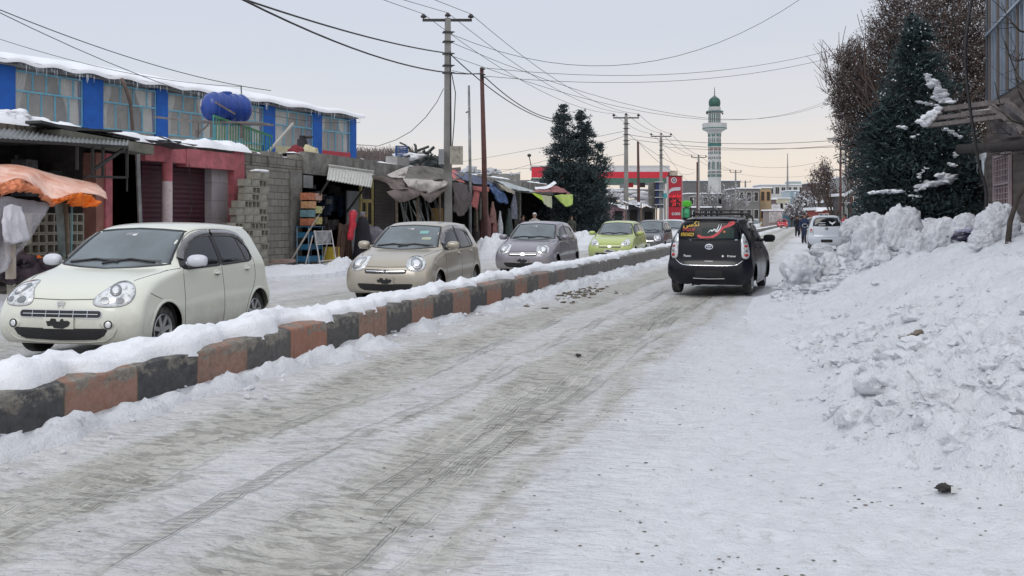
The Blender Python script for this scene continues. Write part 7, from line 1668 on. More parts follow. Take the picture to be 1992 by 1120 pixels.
stl = [(1188, 1216, 400, 432, 72, (.42, .25, .28), 'pink sided market stall right of the pine tree'), (1217, 1245, 398, 432, 76, (.10, .11, .12), 'dark market stall behind the second power pole'), (1246, 1275, 402, 432, 80, (.13, .12, .11), 'snowy roofed stall in front of the brown upright')]
for k, (x0, x1, y0, y1, D, col, lb) in enumerate(stl):
    o = thing('market_stall', lb, 'stall'); part('wall', M_plain('stall_wall_%d' % k, col, .85, var=.5, vscale=2), o, lambda m_: fb(m_, x0, x1, y0, y1 + 12, D, dp=2.5)); part('opening_shade', DARK, o, lambda m_: fb(m_, x0 + 8, x1 - 5, y0 + 10, y1 + 8, D, dp=.05, off=-.06))  # near-black panel on the solid wall paints the stall's shaded inside
    V = []; nn = 24
    for i in range(nn):
        for j in range(8):
            f = i / (nn - 1); g = j / 7; p = P(x0 - 6 + (x1 - x0 + 12) * f, y0 - 8 + 9 * f + 4 * g, D - 1.6 + 3.6 * (1 - g)); p.z += .1 * float(fbm(np.array([f * 5]), np.array([g * 2 + k]), 3, 9)); V.append(p)
    q_ = MB(); q_.grid(V, nn, 8); q_.build('roof_sheet', M_cloth('snowy_tarp', (.30, .28, .27), var=.4, col2=(.66, .67, .70)), o, smooth=True)
    for px in (x0 - 2, x1 + 2): q_ = MB(); q_.tube([P(px, y0 - 4, D - 1.5), Vector((P(px, y0, D - 1.5).x, D - 1.5, 0))], .05, 5); q_.build('post', WOOD, o)
q_ = MB()
for k in range(26): px = 1186 + rng.random() * 78; rock(q_, P(px, rng.uniform(374, 396), 95), rng.uniform(.25, .7), k, 2, (1.8, 1, .5), .4)
q_.build('roof_clutter', M_snow('grimy_snow', base=(.62, .63, .66), dirt=(.10, .09, .08), amount=.9, speck=.9, scale=2), smooth=True, kind='stuff', label='snow covered clutter on low roofs before the fuel station')
for k, (x0, x1, y0, y1, D) in enumerate(((1168, 1262, 368, 372, 98), (1180, 1260, 376, 382, 97))):
    o = thing('timber_roof', ['upper grey timber roof edge under the fuel station canopy', 'lower grey timber roof edge under the fuel station canopy'][k], 'roof'); part('beam', WOODG, o, lambda m_: fb(m_, x0, x1, y0, y1, D, dp=2)); part('snow_edge', SNOWC, o, lambda m_: fb(m_, x0, x1, y0 - 1.6, y0 - .1, D, dp=2))
    for px in (x0 + 4, x1 - 4): part('post', WOODG, o, lambda m_: fb(m_, px, px + 2, y1 + .1, 440, D, dp=.2))
# minaret
MN = thing('minaret', 'white and green minaret with a balcony and a green dome', 'minaret', (P(1390, 430, 220).x, 220, 0)); k_ = 220 / FPX
MW = M_plain('minaret_white', (.42, .43, .42), .8, var=.12, vscale=.4); MG = M_plain('minaret_green', (.035, .13, .12), .7, var=.2); MDG = M_plain('minaret_grey_green', (.10, .15, .15), .8, var=.25); MD = M_plain('minaret_dome_green', (.02, .085, .065), .5, var=.35, vscale=.5)
zq = lambda y: 1.5 - (y - 426) * k_
def oct_(nm, mat, rows_, parent=MN, n=8, sm=False, rot=True): mb = MB(); mb.lathe([(w_ / 2 * k_, zq(y)) for w_, y in rows_], n); return mb.build(nm, mat, parent, smooth=sm)
oct_('shaft', MW, [(26.5, 440), (25, 345), (24.2, 284)]); oct_('green_ring', MG, [(24, 284.5), (26.5, 284), (26.5, 279), (24, 278.5)]); oct_('upper_shaft', MW, [(24.4, 279), (25, 262), (28, 257), (36, 254)]); oct_('balcony', MW, [(36, 254.5), (47, 252), (48, 240), (47, 240), (46, 243), (24, 243)])
oct_('balcony_band', MG, [(48.4, 250.5), (48.4, 249)]); oct_('lantern', MW, [(24, 243.2), (23.4, 219)]); oct_('cornice', MDG, [(23, 219.5), (34, 218.5), (34, 216), (24, 215.5)]); oct_('drum', MW, [(24, 215.6), (23, 208)], n=16); oct_('drum_band', MG, [(23.4, 212.5), (23.4, 211)], n=16)
dm = oct_('dome', MD, [(19.5, 208), (22.3, 203.5), (23, 199.5), (21.5, 195), (17, 191.5)], n=24, sm=True); oct_('dome_cap', MDG, [(17, 191.6), (9, 188.5), (3, 186), (1.2, 183)], dm, n=16, sm=True); oct_('finial', STEEL, [(1, 183), (2.6, 181.5), (.8, 180), (2.2, 177.5), (.7, 176), (1.4, 174), (.3, 168)], dm, n=8)
ap = MN
def arch(mb, ang, rr, y0, y1, wp_, round_=True, off=.02):
    c_, s_ = math.cos(ang), math.sin(ang); tx = Vector((-s_, c_, 0)); ct = Vector((c_, s_, 0)) * (rr * k_ * .924 + off); w_ = wp_ * k_ / 2; z0, z1 = zq(y1), zq(y0); pts = [(-w_, z0), (w_, z0)]
    if round_: h_ = z1 - w_; pts += [(w_ * math.cos(a), h_ + w_ * 1.2 * math.sin(a)) for a in [PI * i / 8 for i in range(9)]]
    else: pts += [(w_, z1), (-w_, z1)]
    mb.add([ct + tx * a + Vector((0, 0, b)) for a, b in pts], [tuple(range(len(pts)))])
for f in range(8):
    a = 2 * PI * f / 8 + PI / 8 + PI / 8
    for nm, mt, rr, y0, y1, w_, rd, of in (('lantern_opening', MG, 11.9, 221, 241, 6, True, .03), ('lantern_niche', M_plain('niche_grey', (.14, .17, .18), .7), 11.9, 223, 241, 3.4, True, .06), ('niche', MG, 12.2, 258, 266, 6, True, .12), ('niche', MDG, 12.2, 268, 277, 6.2, True, .08), ('tile_band', M_plain('brick_tile', (.22, .13, .11), .8, var=.4, vscale=2), 12.3, 288, 293, 8, False, .04), ('tile_band', MDG, 12.3, 295, 300, 7.5, False, .05), ('tile_band', M_plain('grey_tile', (.16, .17, .17), .8, var=.4, vscale=2), 12.4, 305, 309.5, 7, False, .06), ('niche', MDG, 12.5, 315, 330, 5.5, True, .08), ('tile_band', M_plain('grey_tile', (.16, .17, .17), .8), 12.6, 333, 337, 8, False, .10), ('tile_band', MDG, 12.7, 339, 344, 8, False, .12), ('balcony_hole', MDG, 24, 244, 247, 4, False, .04)):
        mb = MB(); arch(mb, a - PI / 8, rr, y0, y1, w_, rd, of); mb.build(nm, mt, MN)
for sx in (-15, 15): mb = MB(); mb.lathe([(.05, 0), (.28, .35), (0, .35)], 10, (sx * k_, -.3, zq(223))); mb.build('loudspeaker', STEEL, MN)
# far buildings
def far_b(label, x0, x1, y0, D, dp, wall, rows_, cols, wm=None, wh=.5, ww=.55, roof=SNOWP, y1=432, name='building', frames=None, sill=.3):
    o = thing(name, label, 'building'); a = P(x0, y1, D); b = P(x1, y0, D); mb = MB(); mb.box(((a.x + b.x) / 2, D + dp / 2, b.z / 2 - .1), (b.x - a.x, dp, b.z + .2)); mb.build('wall', wall, o)
    mb = MB(); mb.box(((a.x + b.x) / 2, D + dp / 2, b.z + .13), (b.x - a.x + .5, dp + .5, .22)); mb.build('roof', roof, o)
    z0 = .6; fh = (b.z - z0) / max(rows_, 1); cw = (b.x - a.x) / max(cols, 1)
    for i in range(rows_):
        for j in range(cols):
            cx = a.x + cw * (j + .5); cz = z0 + fh * (i + .55); mb = MB(); mb.box((cx, D - .02, cz), (cw * ww + .16, .06, fh * wh + .16)); f_ = mb.build('window', frames or WHT, o); mb = MB(); mb.box((cx, D - .06, cz), (cw * ww, .04, fh * wh)); mb.build('pane', wm or CM['dglass'], f_)
            if cw > 1.8: mb = MB(); mb.box((cx, D - .09, cz), (.07, .03, fh * wh)); mb.build('mullion', frames or WHT, f_)
    return o
GW = M_plain('grey_render', (.16, .155, .15), .9, var=.2, vscale=.3); TW = M_plain('tan_render', (.34, .26, .16), .9, var=.2, vscale=.3); WW = M_plain('white_render', (.46, .47, .46), .9, var=.12, vscale=.3); BW = M_plain('brown_render', (.13, .10, .10), .9, var=.3, vscale=.3)
far_b('grey two storey building right of the frosted tree', 1436, 1478, 367, 200, 12, GW, 2, 3); far_b('tan building with orange columns beside the grey one', 1478.5, 1500, 366, 205, 10, TW, 2, 2, frames=M_plain('orange_trim', (.48, .24, .09), .8))
far_b('grey long building behind the frosted tree', 1338, 1435, 377, 215, 12, GW, 2, 7); far_b('grey hall with a slanted roof edge at the foot of the minaret', 1330, 1440, 352, 245, 14, M_plain('grey_hall', (.13, .135, .135), .9, var=.2), 1, 6, wh=.3)
far_b('long white three storey building across the far end of the street', 1483, 1588, 359.5, 300, 12, WW, 3, 9, frames=M_plain('window_surround', (.30, .31, .31), .8)); far_b('pale roof cabin on top of the long white building', 1538, 1559, 353, 304, 6, M_plain('pale_green_render', (.35, .40, .38), .9), 1, 2, y1=359)
far_b('pale blue glass fronted building in the far street', 1536, 1554, 371, 270, 8, M_plain('blue_glass_wall', (.26, .36, .42), .3, var=.2), 4, 4, wm=M_plain('sky_glass', (.24, .34, .40), .1), frames=M_plain('pale_blue_frame', (.40, .48, .52), .5), wh=.8, ww=.85); far_b('dark brown building behind the far bushy trees', 1584, 1612, 356, 235, 10, BW, 2, 2); far_b('low cream house under the long white building', 1504, 1536, 386, 260, 8, M_plain('cream_render', (.44, .43, .34), .9), 1, 3); far_b('low brown house left of the far kiosk', 1483, 1510, 388, 235, 8, BW, 1, 3)
far_b('blue shop front behind the walking people', 1537, 1552, 411, 190, 6, M_plain('blue_shop', (.05, .14, .20), .7), 1, 2); far_b('low dark house left of the fuel station kiosk', 1345, 1400, 404, 150, 6, M_plain('dark_house', (.08, .08, .085), .9), 1, 5)
KS = far_b('small kiosk with patterned grilles in the middle of the far street', 1496, 1522, 410, 165, 4, M_plain('kiosk_pinkish', (.26, .22, .21), .9), 1, 3, wm=M_plain('kiosk_grille', (.40, .38, .38), .8, var=.6, vscale=3), wh=.75, ww=.7, name='kiosk')
o = thing('banner', 'white banner board standing on the kiosk roof', 'banner'); part('board', WHT, o, lambda m_: fb(m_, 1501, 1518, 397.5, 406.5, 165, dp=.1)); part('frame', STEEL, o, lambda m_: (fb(m_, 1502, 1502.6, 406.6, 409.4, 165, dp=.1), fb(m_, 1516, 1516.6, 406.6, 409.4, 165, dp=.1)))
for y in (400.5, 403.2): part('printed_line', M_plain('grey_print', (.30, .30, .32), .6), o, lambda m_: fb(m_, 1504, 1515, y, y + .5, 165, dp=.02, off=-.04))
o = far_b('red awning stall by the right kerb behind the white hatchback', 1592, 1612, 409, 78, 3, M_plain('rust_red_stall', (.30, .07, .05), .8, var=.4, vscale=3), 1, 2, name='market_stall'); mb = MB(); mb.beam(P(1592, 411, 77), P(1603, 405, 77), 1.6, .05); mb.build('awning', SNOWC, o)

# ================================================================ RIGHT SIDE
R1 = thing('blue_glass_house', 'house with a tall blue glass and metal upper storey at the right edge', 'building')
BGL = bpy.data.materials.new('blue_mirror_glass'); t = NT(BGL); v, v3 = rot_coord(t, RZU); n_ = t.noise(v3, 1.6, 6, .7, 1.2); t.set(base=t.ramp(n_, [(.35, (.012, .035, .085)), (.6, (.05, .09, .16)), (.75, (.16, .22, .30))]), rough=.12, spec=.8); t.bump(t.noise(v3, 3, 3, .5), .1, .03)
s0, s1 = 12.0, spx(1925, 9.0)
def rslab(mb, a, b, z0, z1, t0, th): mb.box(W((a + b) / 2, t0 + th / 2, (z0 + z1) / 2), (abs(b - a), th, z1 - z0), rz=RZU); return mb
part('upper_wall', BGL, R1, lambda m_: rslab(m_, s0, s1, 4.05, 9.6, 9.0, 5)); STR = M_plain('pale_mullion', (.30, .35, .42), .4, metal=.4)
k = 0; a = s0 + .2
while a < s1 - .05: part('mullion', STR if k % 3 else M_plain('tan_mullion', (.16, .13, .11), .6), R1, lambda m_: rslab(m_, a, a + .045, 4.06, 9.5, 8.955, .044)); a += .34; k += 1
for z in (5.55, 6.9): part('cross_rail', STR, R1, lambda m_: m_.beam(W(s0, 8.93, z + 1.9 * 0), W(s1, 8.93, z), .05))
part('corner_post', M_plain('dark_corner', (.06, .07, .09), .6), R1, lambda m_: rslab(m_, s1 - .002, s1 + .12, 4.0, 9.6, 8.94, .3))
PL = M_ribs('plank_wall', (.085, .07, .062), .16, 1, rough=.85)
part('plank_wall', PL, R1, lambda m_: rslab(m_, s0, s1 + .3, 0, 4.04, 9.0, .3)); part('side_wall', PL, R1, lambda m_: m_.box(W(s1 + .35, 11, 2.0), (.1, 4, 4.0), rz=RZU))
ga, gb = spx(1970, 9.0), spx(1938, 9.0); gf = MB(); pinkw = M_plain('pale_pink_frame', (.36, .29, .30), .7)
for a, b, c, d in ((ga, ga + .07, .95, 2.85), (gb - .07, gb, .95, 2.85), (ga, gb, .95, 1.02), (ga, gb, 2.78, 2.85), (ga, gb, 1.6, 1.64), (ga, gb, 2.2, 2.24)): rslab(gf, a, b, c, d, 8.93, .06)
for k in range(1, 6): a = ga + (gb - ga) * k / 6; rslab(gf, a, a + .025, .95, 2.85, 8.94, .03)
for k in range(1, 16): z = .95 + 1.9 * k / 16; rslab(gf, ga, gb, z, z + .015, 8.945, .02)
gw = gf.build('window_grille', pinkw, R1); part('pane', M_plain('red_brown_pane', (.09, .035, .035), .3, var=.4, vscale=2), gw, lambda m_: rslab(m_, ga, gb, .95, 2.85, 8.985, .012))
PO = thing('timber_porch', 'broken grey timber porch beams jutting toward the big pine', 'porch')
for k, (x0, y0, x1, y1, w_) in enumerate(((1992, 192, 1826, 214, .10), (1992, 210, 1812, 231, .085), (1960, 226, 1800, 245, .08))): mb = MB(); mb.beam(P(x0, y0, 19.5), P(x1, y1, 21.5), .16, w_); mb.build('beam', WOODG, PO); 
for k, (x0, y0, x1, y1) in enumerate(((1790, 241, 1826, 216), (1800, 246, 1812, 236), (1812, 232, 1822, 224))): mb = MB(); a, b = P(x0, y0, 21.3), P(x1, y1, 21.3); [rock(mb, a.lerp(b, i / 5) + Vector((0, 0, .05)), .08, i + k * 5, 2, (1.4, 1, .8), .4) for i in range(6)]; mb.build('snow_patch', SNOWC, PO, smooth=True)
mb = MB(); q = [P(1925, 207, 20.5), P(2010, 195, 18.5), P(2010, 258, 18.0), P(1945, 262, 19.8)]; mb.add(q + [p + Vector((0, .06, -.06)) for p in q], [(0, 1, 2, 3), (7, 6, 5, 4), (0, 4, 5, 1), (1, 5, 6, 2), (2, 6, 7, 3), (3, 7, 4, 0)]); mb.build('slanted_boards', M_plain('dark_boards', (.075, .068, .072), .88, var=.4, vscale=4, bump=.4), PO)
for a, b in (((1928, 205), (1992, 258)), ((1960, 200), (2010, 240))): mb = MB(); mb.beam(P(*a, 19.2), P(*b, 18), .10, .08); mb.build('rafter', WOODG, PO)
mb = MB(); mb.tube([P(1866, 290, 21), P(1900, 288, 20.5), P(2010, 281, 17.5)], .10, 8); mb.build('round_log', M_plain('dark_log', (.035, .03, .03), .9), PO, smooth=True)
mb = MB(); mb.tube([P(1872, 218, 21), P(1940, 212, 20)], .025, 6); mb.build('white_rod', WHT, PO)
mb = MB(); q = [Vector(v_) for v_ in bspl_i(np.array([list(P(*c_)) for c_ in ((1893, -20, 17), (1879, 80, 17), (1880, 150, 17), (1893, 250, 17), (1905, 320, 17), (1918, 370, 17), (1916, 415, 17), (1905, 445, 17))]), 6)]; mb.tube(q, .024, 6); mb.build('hanging_cable', M_plain('black_cable', (.02, .02, .022), .6), label='thick black cable hanging down before the brown leaved tree and the dark porch', cat='cable', smooth=True)
# row of dark shops behind the big pine
R2 = thing('roadside_shop', 'dark planked shop with a snowy icicled roof behind the big pine', 'shop')
sa, sb = s1 + .6, spx(1765, 9.6); part('wall', PL, R2, lambda m_: (rslab(m_, sa, sb, -.05, 2.9, 9.6, 4))); part('fascia', M_plain('tan_wall', (.34, .32, .24), .85, var=.15), R2, lambda m_: rslab(m_, sa, sb, 3.08, 4.3, 10.4, 3)); part('snowy_eave', SNOWC, R2, lambda m_: rslab(m_, sa, sb, 2.92, 3.05, 9.1, 1.6))
mb = MB(); r_ = random.Random(6)
for k in range(70): s = sa + (sb - sa) * r_.random() ** 2; L = .1 + .5 * r_.random() ** 2; p = W(s, 9.12, 2.93); mb.tube([p, p - Vector((0, 0, L))], [.03, .004], 5, cap=False)
mb.build('icicles', M_plain('ice', (.70, .76, .82), .08), R2, smooth=True, kind='stuff')
SH = M_ribs('grey_roller_shutter', (.26, .25, .25), .09, 1, dark=.5)
part('shutter', SH, R2, lambda m_: rslab(m_, spx(1835, 9.6), spx(1800, 9.6), .1, 2.3, 9.55, .04))
for px in (1850, 1875, 1900): a = spx(px, 9.6); part('door_panel', M_plain('dark_door', (.03, .028, .028), .7, var=.4), R2, lambda m_: rslab(m_, a, a + 1.1, .1, 2.6, 9.54, .05))
for px in (1792, 1843, 1862, 1888, 1912): a = spx(px, 9.1); part('post', WOODG, R2, lambda m_: rslab(m_, a, a + .10, 0, 2.9, 9.15, .10))
R3 = thing('roadside_shop', 'open fronted shop with snowy tin roof left of the big pine', 'shop'); tt = 8.0; sa, sb = spx(1745, tt), spx(1662, tt)
part('wall', M_plain('stone_shop', (.15, .12, .105), .9, var=.5, vscale=2.5), R3, lambda m_: (rslab(m_, sa - 3, spx(1720, tt), -.05, 3.0, tt, 3.5), rslab(m_, spx(1720, tt), sb, -.05, 3.0, tt + 2.4, .3), rslab(m_, sb - 1.0, sb, -.05, 3.0, tt, 2.4))); part('roof', SNOWC, R3, lambda m_: rslab(m_, sa - 3.3, sb + 2, 3.02, 3.2, tt - .6, 4.5)); part('eave', M_plain('brown_eave', (.16, .13, .11), .9), R3, lambda m_: rslab(m_, sa - 3.3, sb + 2, 2.82, 3.0, tt - .55, .1))
part('wood_stack', M_block('stacked_firewood', (.30, .16, .10), (.16, .09, .06), (.03, .02, .02), .16, .14), R3, lambda m_: rslab(m_, spx(1731, tt), spx(1719, tt), .1, 2.3, tt - .12, .11))
for px in (1666, 1672, 1690): a = spx(px, tt - .5); part('post', M_plain('white_post', (.42, .42, .42), .7), R3, lambda m_: rslab(m_, a, a + .35, 0, 2.8, tt - .55, .12))
for k in range(9): px = 1662 + k * 5; q_ = MB(); r_ = random.Random(k); q_.box(W(spx(px, tt + .3), tt + .3, r_.uniform(1.2, 2.2)), (.8, .2, r_.uniform(.7, 1.6)), rz=RZU); q_.build('hung_goods', M_plain('hung_%d' % (k % 4), [(.03, .10, .11), (.08, .07, .07), (.14, .13, .13), (.03, .03, .04)][k % 4], .8, var=.5, vscale=3), R3)
R4 = thing('brick_house', 'two storey brick house with a flat roof above the open fronted shop', 'building'); part('wall', M_block('tan_bricks', (.27, .20, .14), (.21, .15, .105), (.16, .13, .10), .5, .16, dirt=.5), R4, lambda m_: rslab(m_, spx(1735, 11), spx(1661, 11), 0, 6.2, 11, 5)); part('roof', SNOWC, R4, lambda m_: rslab(m_, spx(1735, 11) - .2, spx(1661, 11) + .2, 6.21, 6.4, 10.8, 5.3)); 
R5 = thing('roof_cabin', 'pale grey cabin with a dark window frame left of the brick house', 'cabin'); a = P(1640, 372, 95); b = P(1661, 345, 95); mb = MB(); mb.box(((a.x + b.x) / 2, 97, (a.z + b.z) / 2), (b.x - a.x, 4, b.z - a.z)); mb.build('wall', M_plain('pale_cabin', (.34, .36, .37), .8), R5); part('window', M_plain('dark_blue_frame', (.04, .07, .09), .5), R5, lambda m_: fb(m_, 1647, 1659, 349, 371, 95, dp=.1, off=-.12)); part('pane', M_plain('pale_pane', (.36, .38, .40), .2), R5, lambda m_: fb(m_, 1651, 1656, 353, 370, 95, dp=.03, off=-.17)); part('roof', SNOWC, R5, lambda m_: fb(m_, 1639, 1662, 342.5, 344.8, 95, dp=4.4, off=-.2)); part('base', BW, R5, lambda m_: fb(m_, 1641, 1660, 372.2, 440, 95, dp=3.5))
for k, (px, lb) in enumerate(((1648, 'grey shop front with white posts beside the lamp pole'), (1628, 'low cluttered shop front left of the lamp pole'))):
    far_b(lb, px - 12, px + 8, 382 + k * 12, 78 + k * 14, 4, M_plain('shopfront_%d' % k, (.13, .12, .12), .9, var=.5, vscale=1.5), 1, 2, name='roadside_shop')

# ================================================================ people
SKIN = M_plain('skin', (.36, .20, .14), .6, var=.1)
def person(label, loc, rz, H_, coat, legs, head='cap', stride=.12, coatlen=.9, burqa=False, hold=None, headcol=None, group=None, lean=0.0):
    """one continuous skinned body; coat, trousers and headwear are separate clothes"""
    r = thing('person', label, 'person', tuple(loc), rz, group); s = H_ / 1.75
    J = [(0, 0, .95), (0, .01, 1.12), (0, .0, 1.34), (0, 0, 1.48), (0, -.01, 1.56), (0, -.015, 1.64), (0, -.01, 1.73)]
    rad = [(.15, .11), (.14, .10), (.17, .11), (.055, .055), (.075, .085), (.085, .10), (.055, .065)]
    E = [(0, 1), (1, 2), (2, 3), (3, 4), (4, 5), (5, 6)]
    for sd in (-1, 1):
        n = len(J); J += [(sd * .10, 0, .90), (sd * .10, -sd * stride * .5 - .02, .50), (sd * .10, -sd * stride * 1.0 + .03, .09), (sd * .11, -sd * stride * 1.0 - .12, .03)]; rad += [(.095, .095), (.06, .06), (.042, .042), (.04, .03)]; E += [(0, n), (n, n + 1), (n + 1, n + 2), (n + 2, n + 3)]
        n = len(J); J += [(sd * .19, 0, 1.40), (sd * .25, .03, 1.13), (sd * .24, -.06 + sd * stride * .5, .90), (sd * .235, -.085 + sd * stride * .5, .83)]; rad += [(.06, .06), (.045, .045), (.03, .03), (.035, .02)]; E += [(2, n), (n, n + 1), (n + 1, n + 2), (n + 2, n + 3)]
        wr = n + 3
        for f in range(5):
            m = len(J); dx = (-.03 + .015 * f) if f < 4 else 0; ln = (.06, .075, .08, .07, .05)[f]
            if f < 4: J += [(sd * .235, -.085 + sd * stride * .5 + dx + .007, .80), (sd * .228, -.088 + sd * stride * .5 + dx, .80 - ln * .6), (sd * .215, -.092 + sd * stride * .5 + dx, .80 - ln)]
            else: J += [(sd * .225, -.12 + sd * stride * .5, .815), (sd * .215, -.135 + sd * stride * .5, .79), (sd * .21, -.14 + sd * stride * .5, .77)]
            rad += [(.009, .009), (.0085, .0085), (.007, .007)]; E += [(wr, m), (m, m + 1), (m + 1, m + 2)]
    me = bpy.data.meshes.new('body'); me.from_pydata([(a * s, b * s, c * s) for a, b, c in J], E, []); me.materials.append(SKIN); o = bpy.data.objects.new('body', me); COL.objects.link(o); o.parent = r
    o.modifiers.new('Skin', 'SKIN'); sv = me.skin_vertices[0].data
    for k, (a, b) in enumerate(rad): sv[k].radius = (a * s, b * s)
    sv[0].use_root = True; o.modifiers.new('sub', 'SUBSURF').levels = 1; o.modifiers['sub'].render_levels = 1
    for p in me.polygons: p.use_smooth = True
    # coat
    mb = MB(); zb = .95 - coatlen * .55; prof = [(.145, .10, zb), (.16, .125, (zb + 1) / 2), (.165, .13, 1.0), (.175, .13, 1.2), (.205, .135, 1.36), (.19, .12, 1.44), (.09, .085, 1.51)] if not burqa else [(.40, .36, .04), (.37, .32, .4), (.33, .28, .8), (.31, .25, 1.1), (.29, .22, 1.34), (.22, .17, 1.48), (.13, .14, 1.58)]
    vs = []; n = 20
    for (a, b, z) in prof:
        for j in range(n): q = 2 * PI * j / n; w_ = 1 + .05 * math.sin(q * 5 + z * 4) * (1.4 - z) ; vs.append((a * s * w_ * math.cos(q), b * s * w_ * math.sin(q) + .005, z * s))
    for k in range(len(prof) - 1): pass
    mb.add(vs, [(i * n + j, i * n + (j + 1) % n, (i + 1) * n + (j + 1) % n, (i + 1) * n + j) for i in range(len(prof) - 1) for j in range(n)])
    mb.build('coat', coat, r, smooth=True)
    for sd in (-1, 1):
        mb = MB(); mb.tube([Vector((sd * .17, 0, 1.42)) * s, Vector((sd * .235, .015, 1.25)) * s, Vector((sd * .255, .03, 1.13)) * s, Vector((sd * .245, -.04 + sd * stride * .4, .95)) * s, Vector((sd * .24, -.06 + sd * stride * .5, .89)) * s], [.075 * s, .07 * s, .062 * s, .052 * s, .048 * s], 10); mb.build('sleeve', coat, r, smooth=True)
        if not burqa: mb = MB(); mb.tube([Vector((sd * .09, 0, .95)) * s, Vector((sd * .10, -sd * stride * .5 - .02, .50)) * s, Vector((sd * .10, -sd * stride + .03, .10)) * s], [.115 * s, .085 * s, .068 * s], 10); mb.build('trouser_leg', legs, r, smooth=True)
        mb = MB(); q = Vector((sd * .105, -sd * stride * 1.0 - .04, .045)) * s; rock(mb, q, .075 * s, 3, 2, (.75, 1.75, .6), .02); mb.build('shoe', DARK, r, smooth=True)
    hc = headcol or M_plain('dark_hair', (.015, .012, .01), .7); mb = MB(); R0 = .115 * s
    for i in range(9):
        th = PI * .62 * i / 8
        for j in range(16): q = 2 * PI * j / 16; fz = 1.0 if math.sin(q) > -.3 else .86; mb.v.append((R0 * math.sin(th) * math.cos(q) * .92, R0 * math.sin(th) * math.sin(q) * 1.08 + .004, (1.655 * s) + R0 * math.cos(th) * 1.08))
    mb.f = [(i * 16 + j, i * 16 + (j + 1) % 16, (i + 1) * 16 + (j + 1) % 16, (i + 1) * 16 + j) for i in range(8) for j in range(16) if not (i > 4 and math.sin(2 * PI * (j + .5) / 16) < -.35)]; mb.m = [0] * len(mb.f)
    mb.build('hair' if head != 'scarf' else 'head_scarf', hc, r, smooth=True)
    for sd in (-1, 1): mb = MB(); rock(mb, Vector((sd * .034 * s, -.098 * s, 1.648 * s)), .011 * s, 1, 1, (1, .5, .7), 0); mb.build('eye', DARK, r)
    mb = MB(); rock(mb, Vector((0, -.108 * s, 1.618 * s)), .016 * s, 1, 1, (.7, .9, 1.2), 0); mb.build('nose', SKIN, r); mb = MB(); rock(mb, Vector((0, -.096 * s, 1.585 * s)), .020 * s, 1, 1, (1.2, .4, .3), 0); mb.build('mouth', M_plain('lips', (.25, .09, .08), .6), r)
    return r
NAVY = M_cloth('navy_coat', (.018, .03, .075)); BLKC = M_cloth('black_coat', (.010, .010, .016)); BRC = M_cloth('brown_coat', (.10, .07, .05)); REDC = M_cloth('red_jacket', (.45, .05, .07)); GRC = M_cloth('grey_clothes', (.12, .12, .13)); TRS = M_cloth('dark_trousers', (.02, .022, .035)); OLV = M_cloth('olive_coat', (.05, .055, .04))
person('man in a navy coat walking on the road just left of the white hatchback', (P(1565, 470, 58).x, 58, .08), R(-15), 1.72, NAVY, TRS, stride=.16)
person('person in a black coat walking left of the man in navy', (P(1551, 440, 84).x, 84, .02), R(-10), 1.72, BLKC, TRS, stride=.1)
person('person in a brown coat walking between two dark figures', (P(1558, 440, 92).x, 92, .02), R(170), 1.7, BRC, TRS, stride=.12)
person('person in dark blue clothes close behind the man in navy', (P(1571, 440, 70).x, 70, .03), R(160), 1.7, M_cloth('dark_blue_clothes', (.02, .025, .05)), TRS, stride=.1)
person('person in a red jacket standing right of the white hatchback', (P(1643, 440, 52).x, 52, .06), R(-60), 1.7, REDC, TRS)
person('person in dark clothes standing at the open shop front near the red jacket', (P(1661, 440, 50).x, 50, .06), R(-40), 1.62, BLKC, TRS)
wm_ = person('woman in a long black veil at the crates shop with a red sack', tuple(W(spx(706, -9.0), -9.0, .05)), R(95), 1.68, BLKC, TRS, head='scarf', burqa=True, headcol=M_cloth('patterned_scarf', (.10, .10, .11), var=.9), stride=.04)
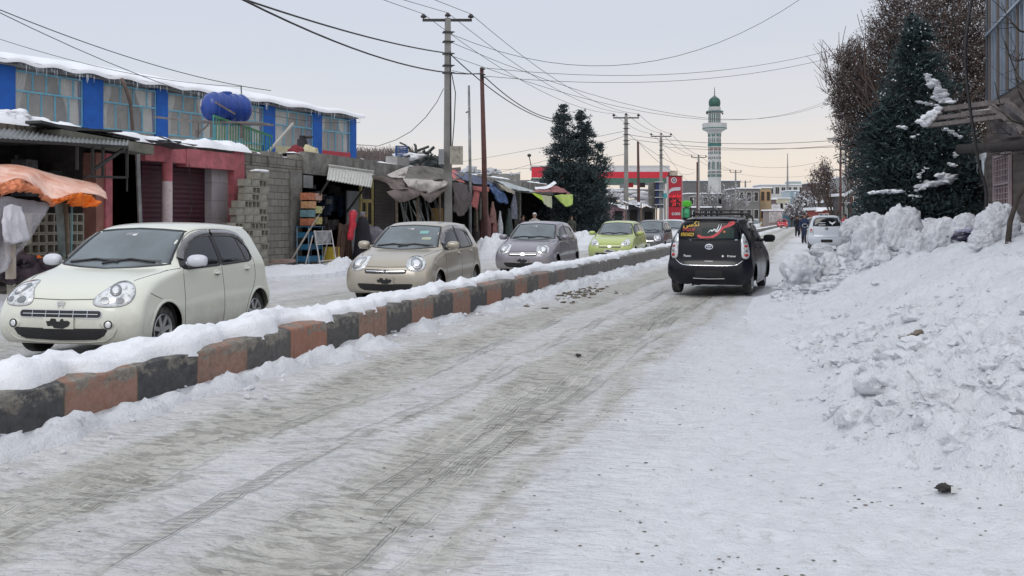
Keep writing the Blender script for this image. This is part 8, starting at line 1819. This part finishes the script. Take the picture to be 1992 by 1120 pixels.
p = W(spx(688, -8.9), -8.9, 0); mb = MB(); a = Vector((p.x, p.y, 1.78)); b = a + Vector((-.10, -.1, -.95)); mb.tube([a, a.lerp(b, .10), a.lerp(b, .3), a.lerp(b, .5) + Vector((.03, 0, 0)), a.lerp(b, .7), a.lerp(b, .88), b], [.07, .14, .10, .12, .09, .11, .09], 12); sk2 = mb.build('sack', M_plain('red_print_sack', (.45, .02, .04), .6, var=.3, vscale=4), label='red and white sack carried at the left shoulder of the woman in black', cat='sack', smooth=True)
mb = MB(); mb.tube([a + Vector((0, 0, .01)), a.lerp(b, .13)], [.055, .137], 12); mb.build('white_top', WHT, sk2, smooth=True)
mb = MB(); rock(mb, W(spx(722, -8.9), -8.9, 1.0), .36, 5, 3, (1.3, .7, .8), .25); mb.build('grey_bundle', M_cloth('grey_lilac_cloth', (.15, .14, .165), var=.3), smooth=True, label='grey cloth bundle right of the woman in black', cat='bundle')
person('person with a pale patterned head cloth behind the grey lilac car', tuple(W(spx(1040, -7.2), -7.2, .0)), R(-10), 1.78, M_cloth('pale_patterned_coat', (.30, .29, .28), var=.6), TRS, head='scarf', headcol=M_cloth('pale_head_cloth', (.45, .43, .42), var=.6))
person('dark clothed person inside the shop left of the lime tarpaulin', tuple(W(spx(1017, -9.2), -9.2, .0)), R(60), 1.7, M_cloth('maroon_clothes', (.07, .03, .035)), TRS)
person('dark clothed person standing under the pine tree beside the lime car', tuple(W(spx(1112, -8.0), -8.0, .0)), R(20), 1.68, OLV, TRS)

# ---- tidy: put every thing's origin at its base, drop the pattern pieces
bpy.context.view_layer.update()
for o in [o for o in COL.objects if o.type == 'EMPTY' and o.parent is None and o.location.length < 1e-6]:
    lo = Vector((1e9,) * 3); hi = Vector((-1e9,) * 3)
    def walk(x):
        if x.type == 'MESH' and len(x.data.vertices):
            for c_ in x.bound_box:
                for i in range(3): lo[i] = min(lo[i], c_[i]); hi[i] = max(hi[i], c_[i])
        for y in x.children: walk(y)
    walk(o)
    if hi.x < lo.x: continue
    b = Vector(((lo.x + hi.x) / 2, (lo.y + hi.y) / 2, max(lo.z, 0))); o.location = b
    for ch in o.children: ch.location = ch.location - b
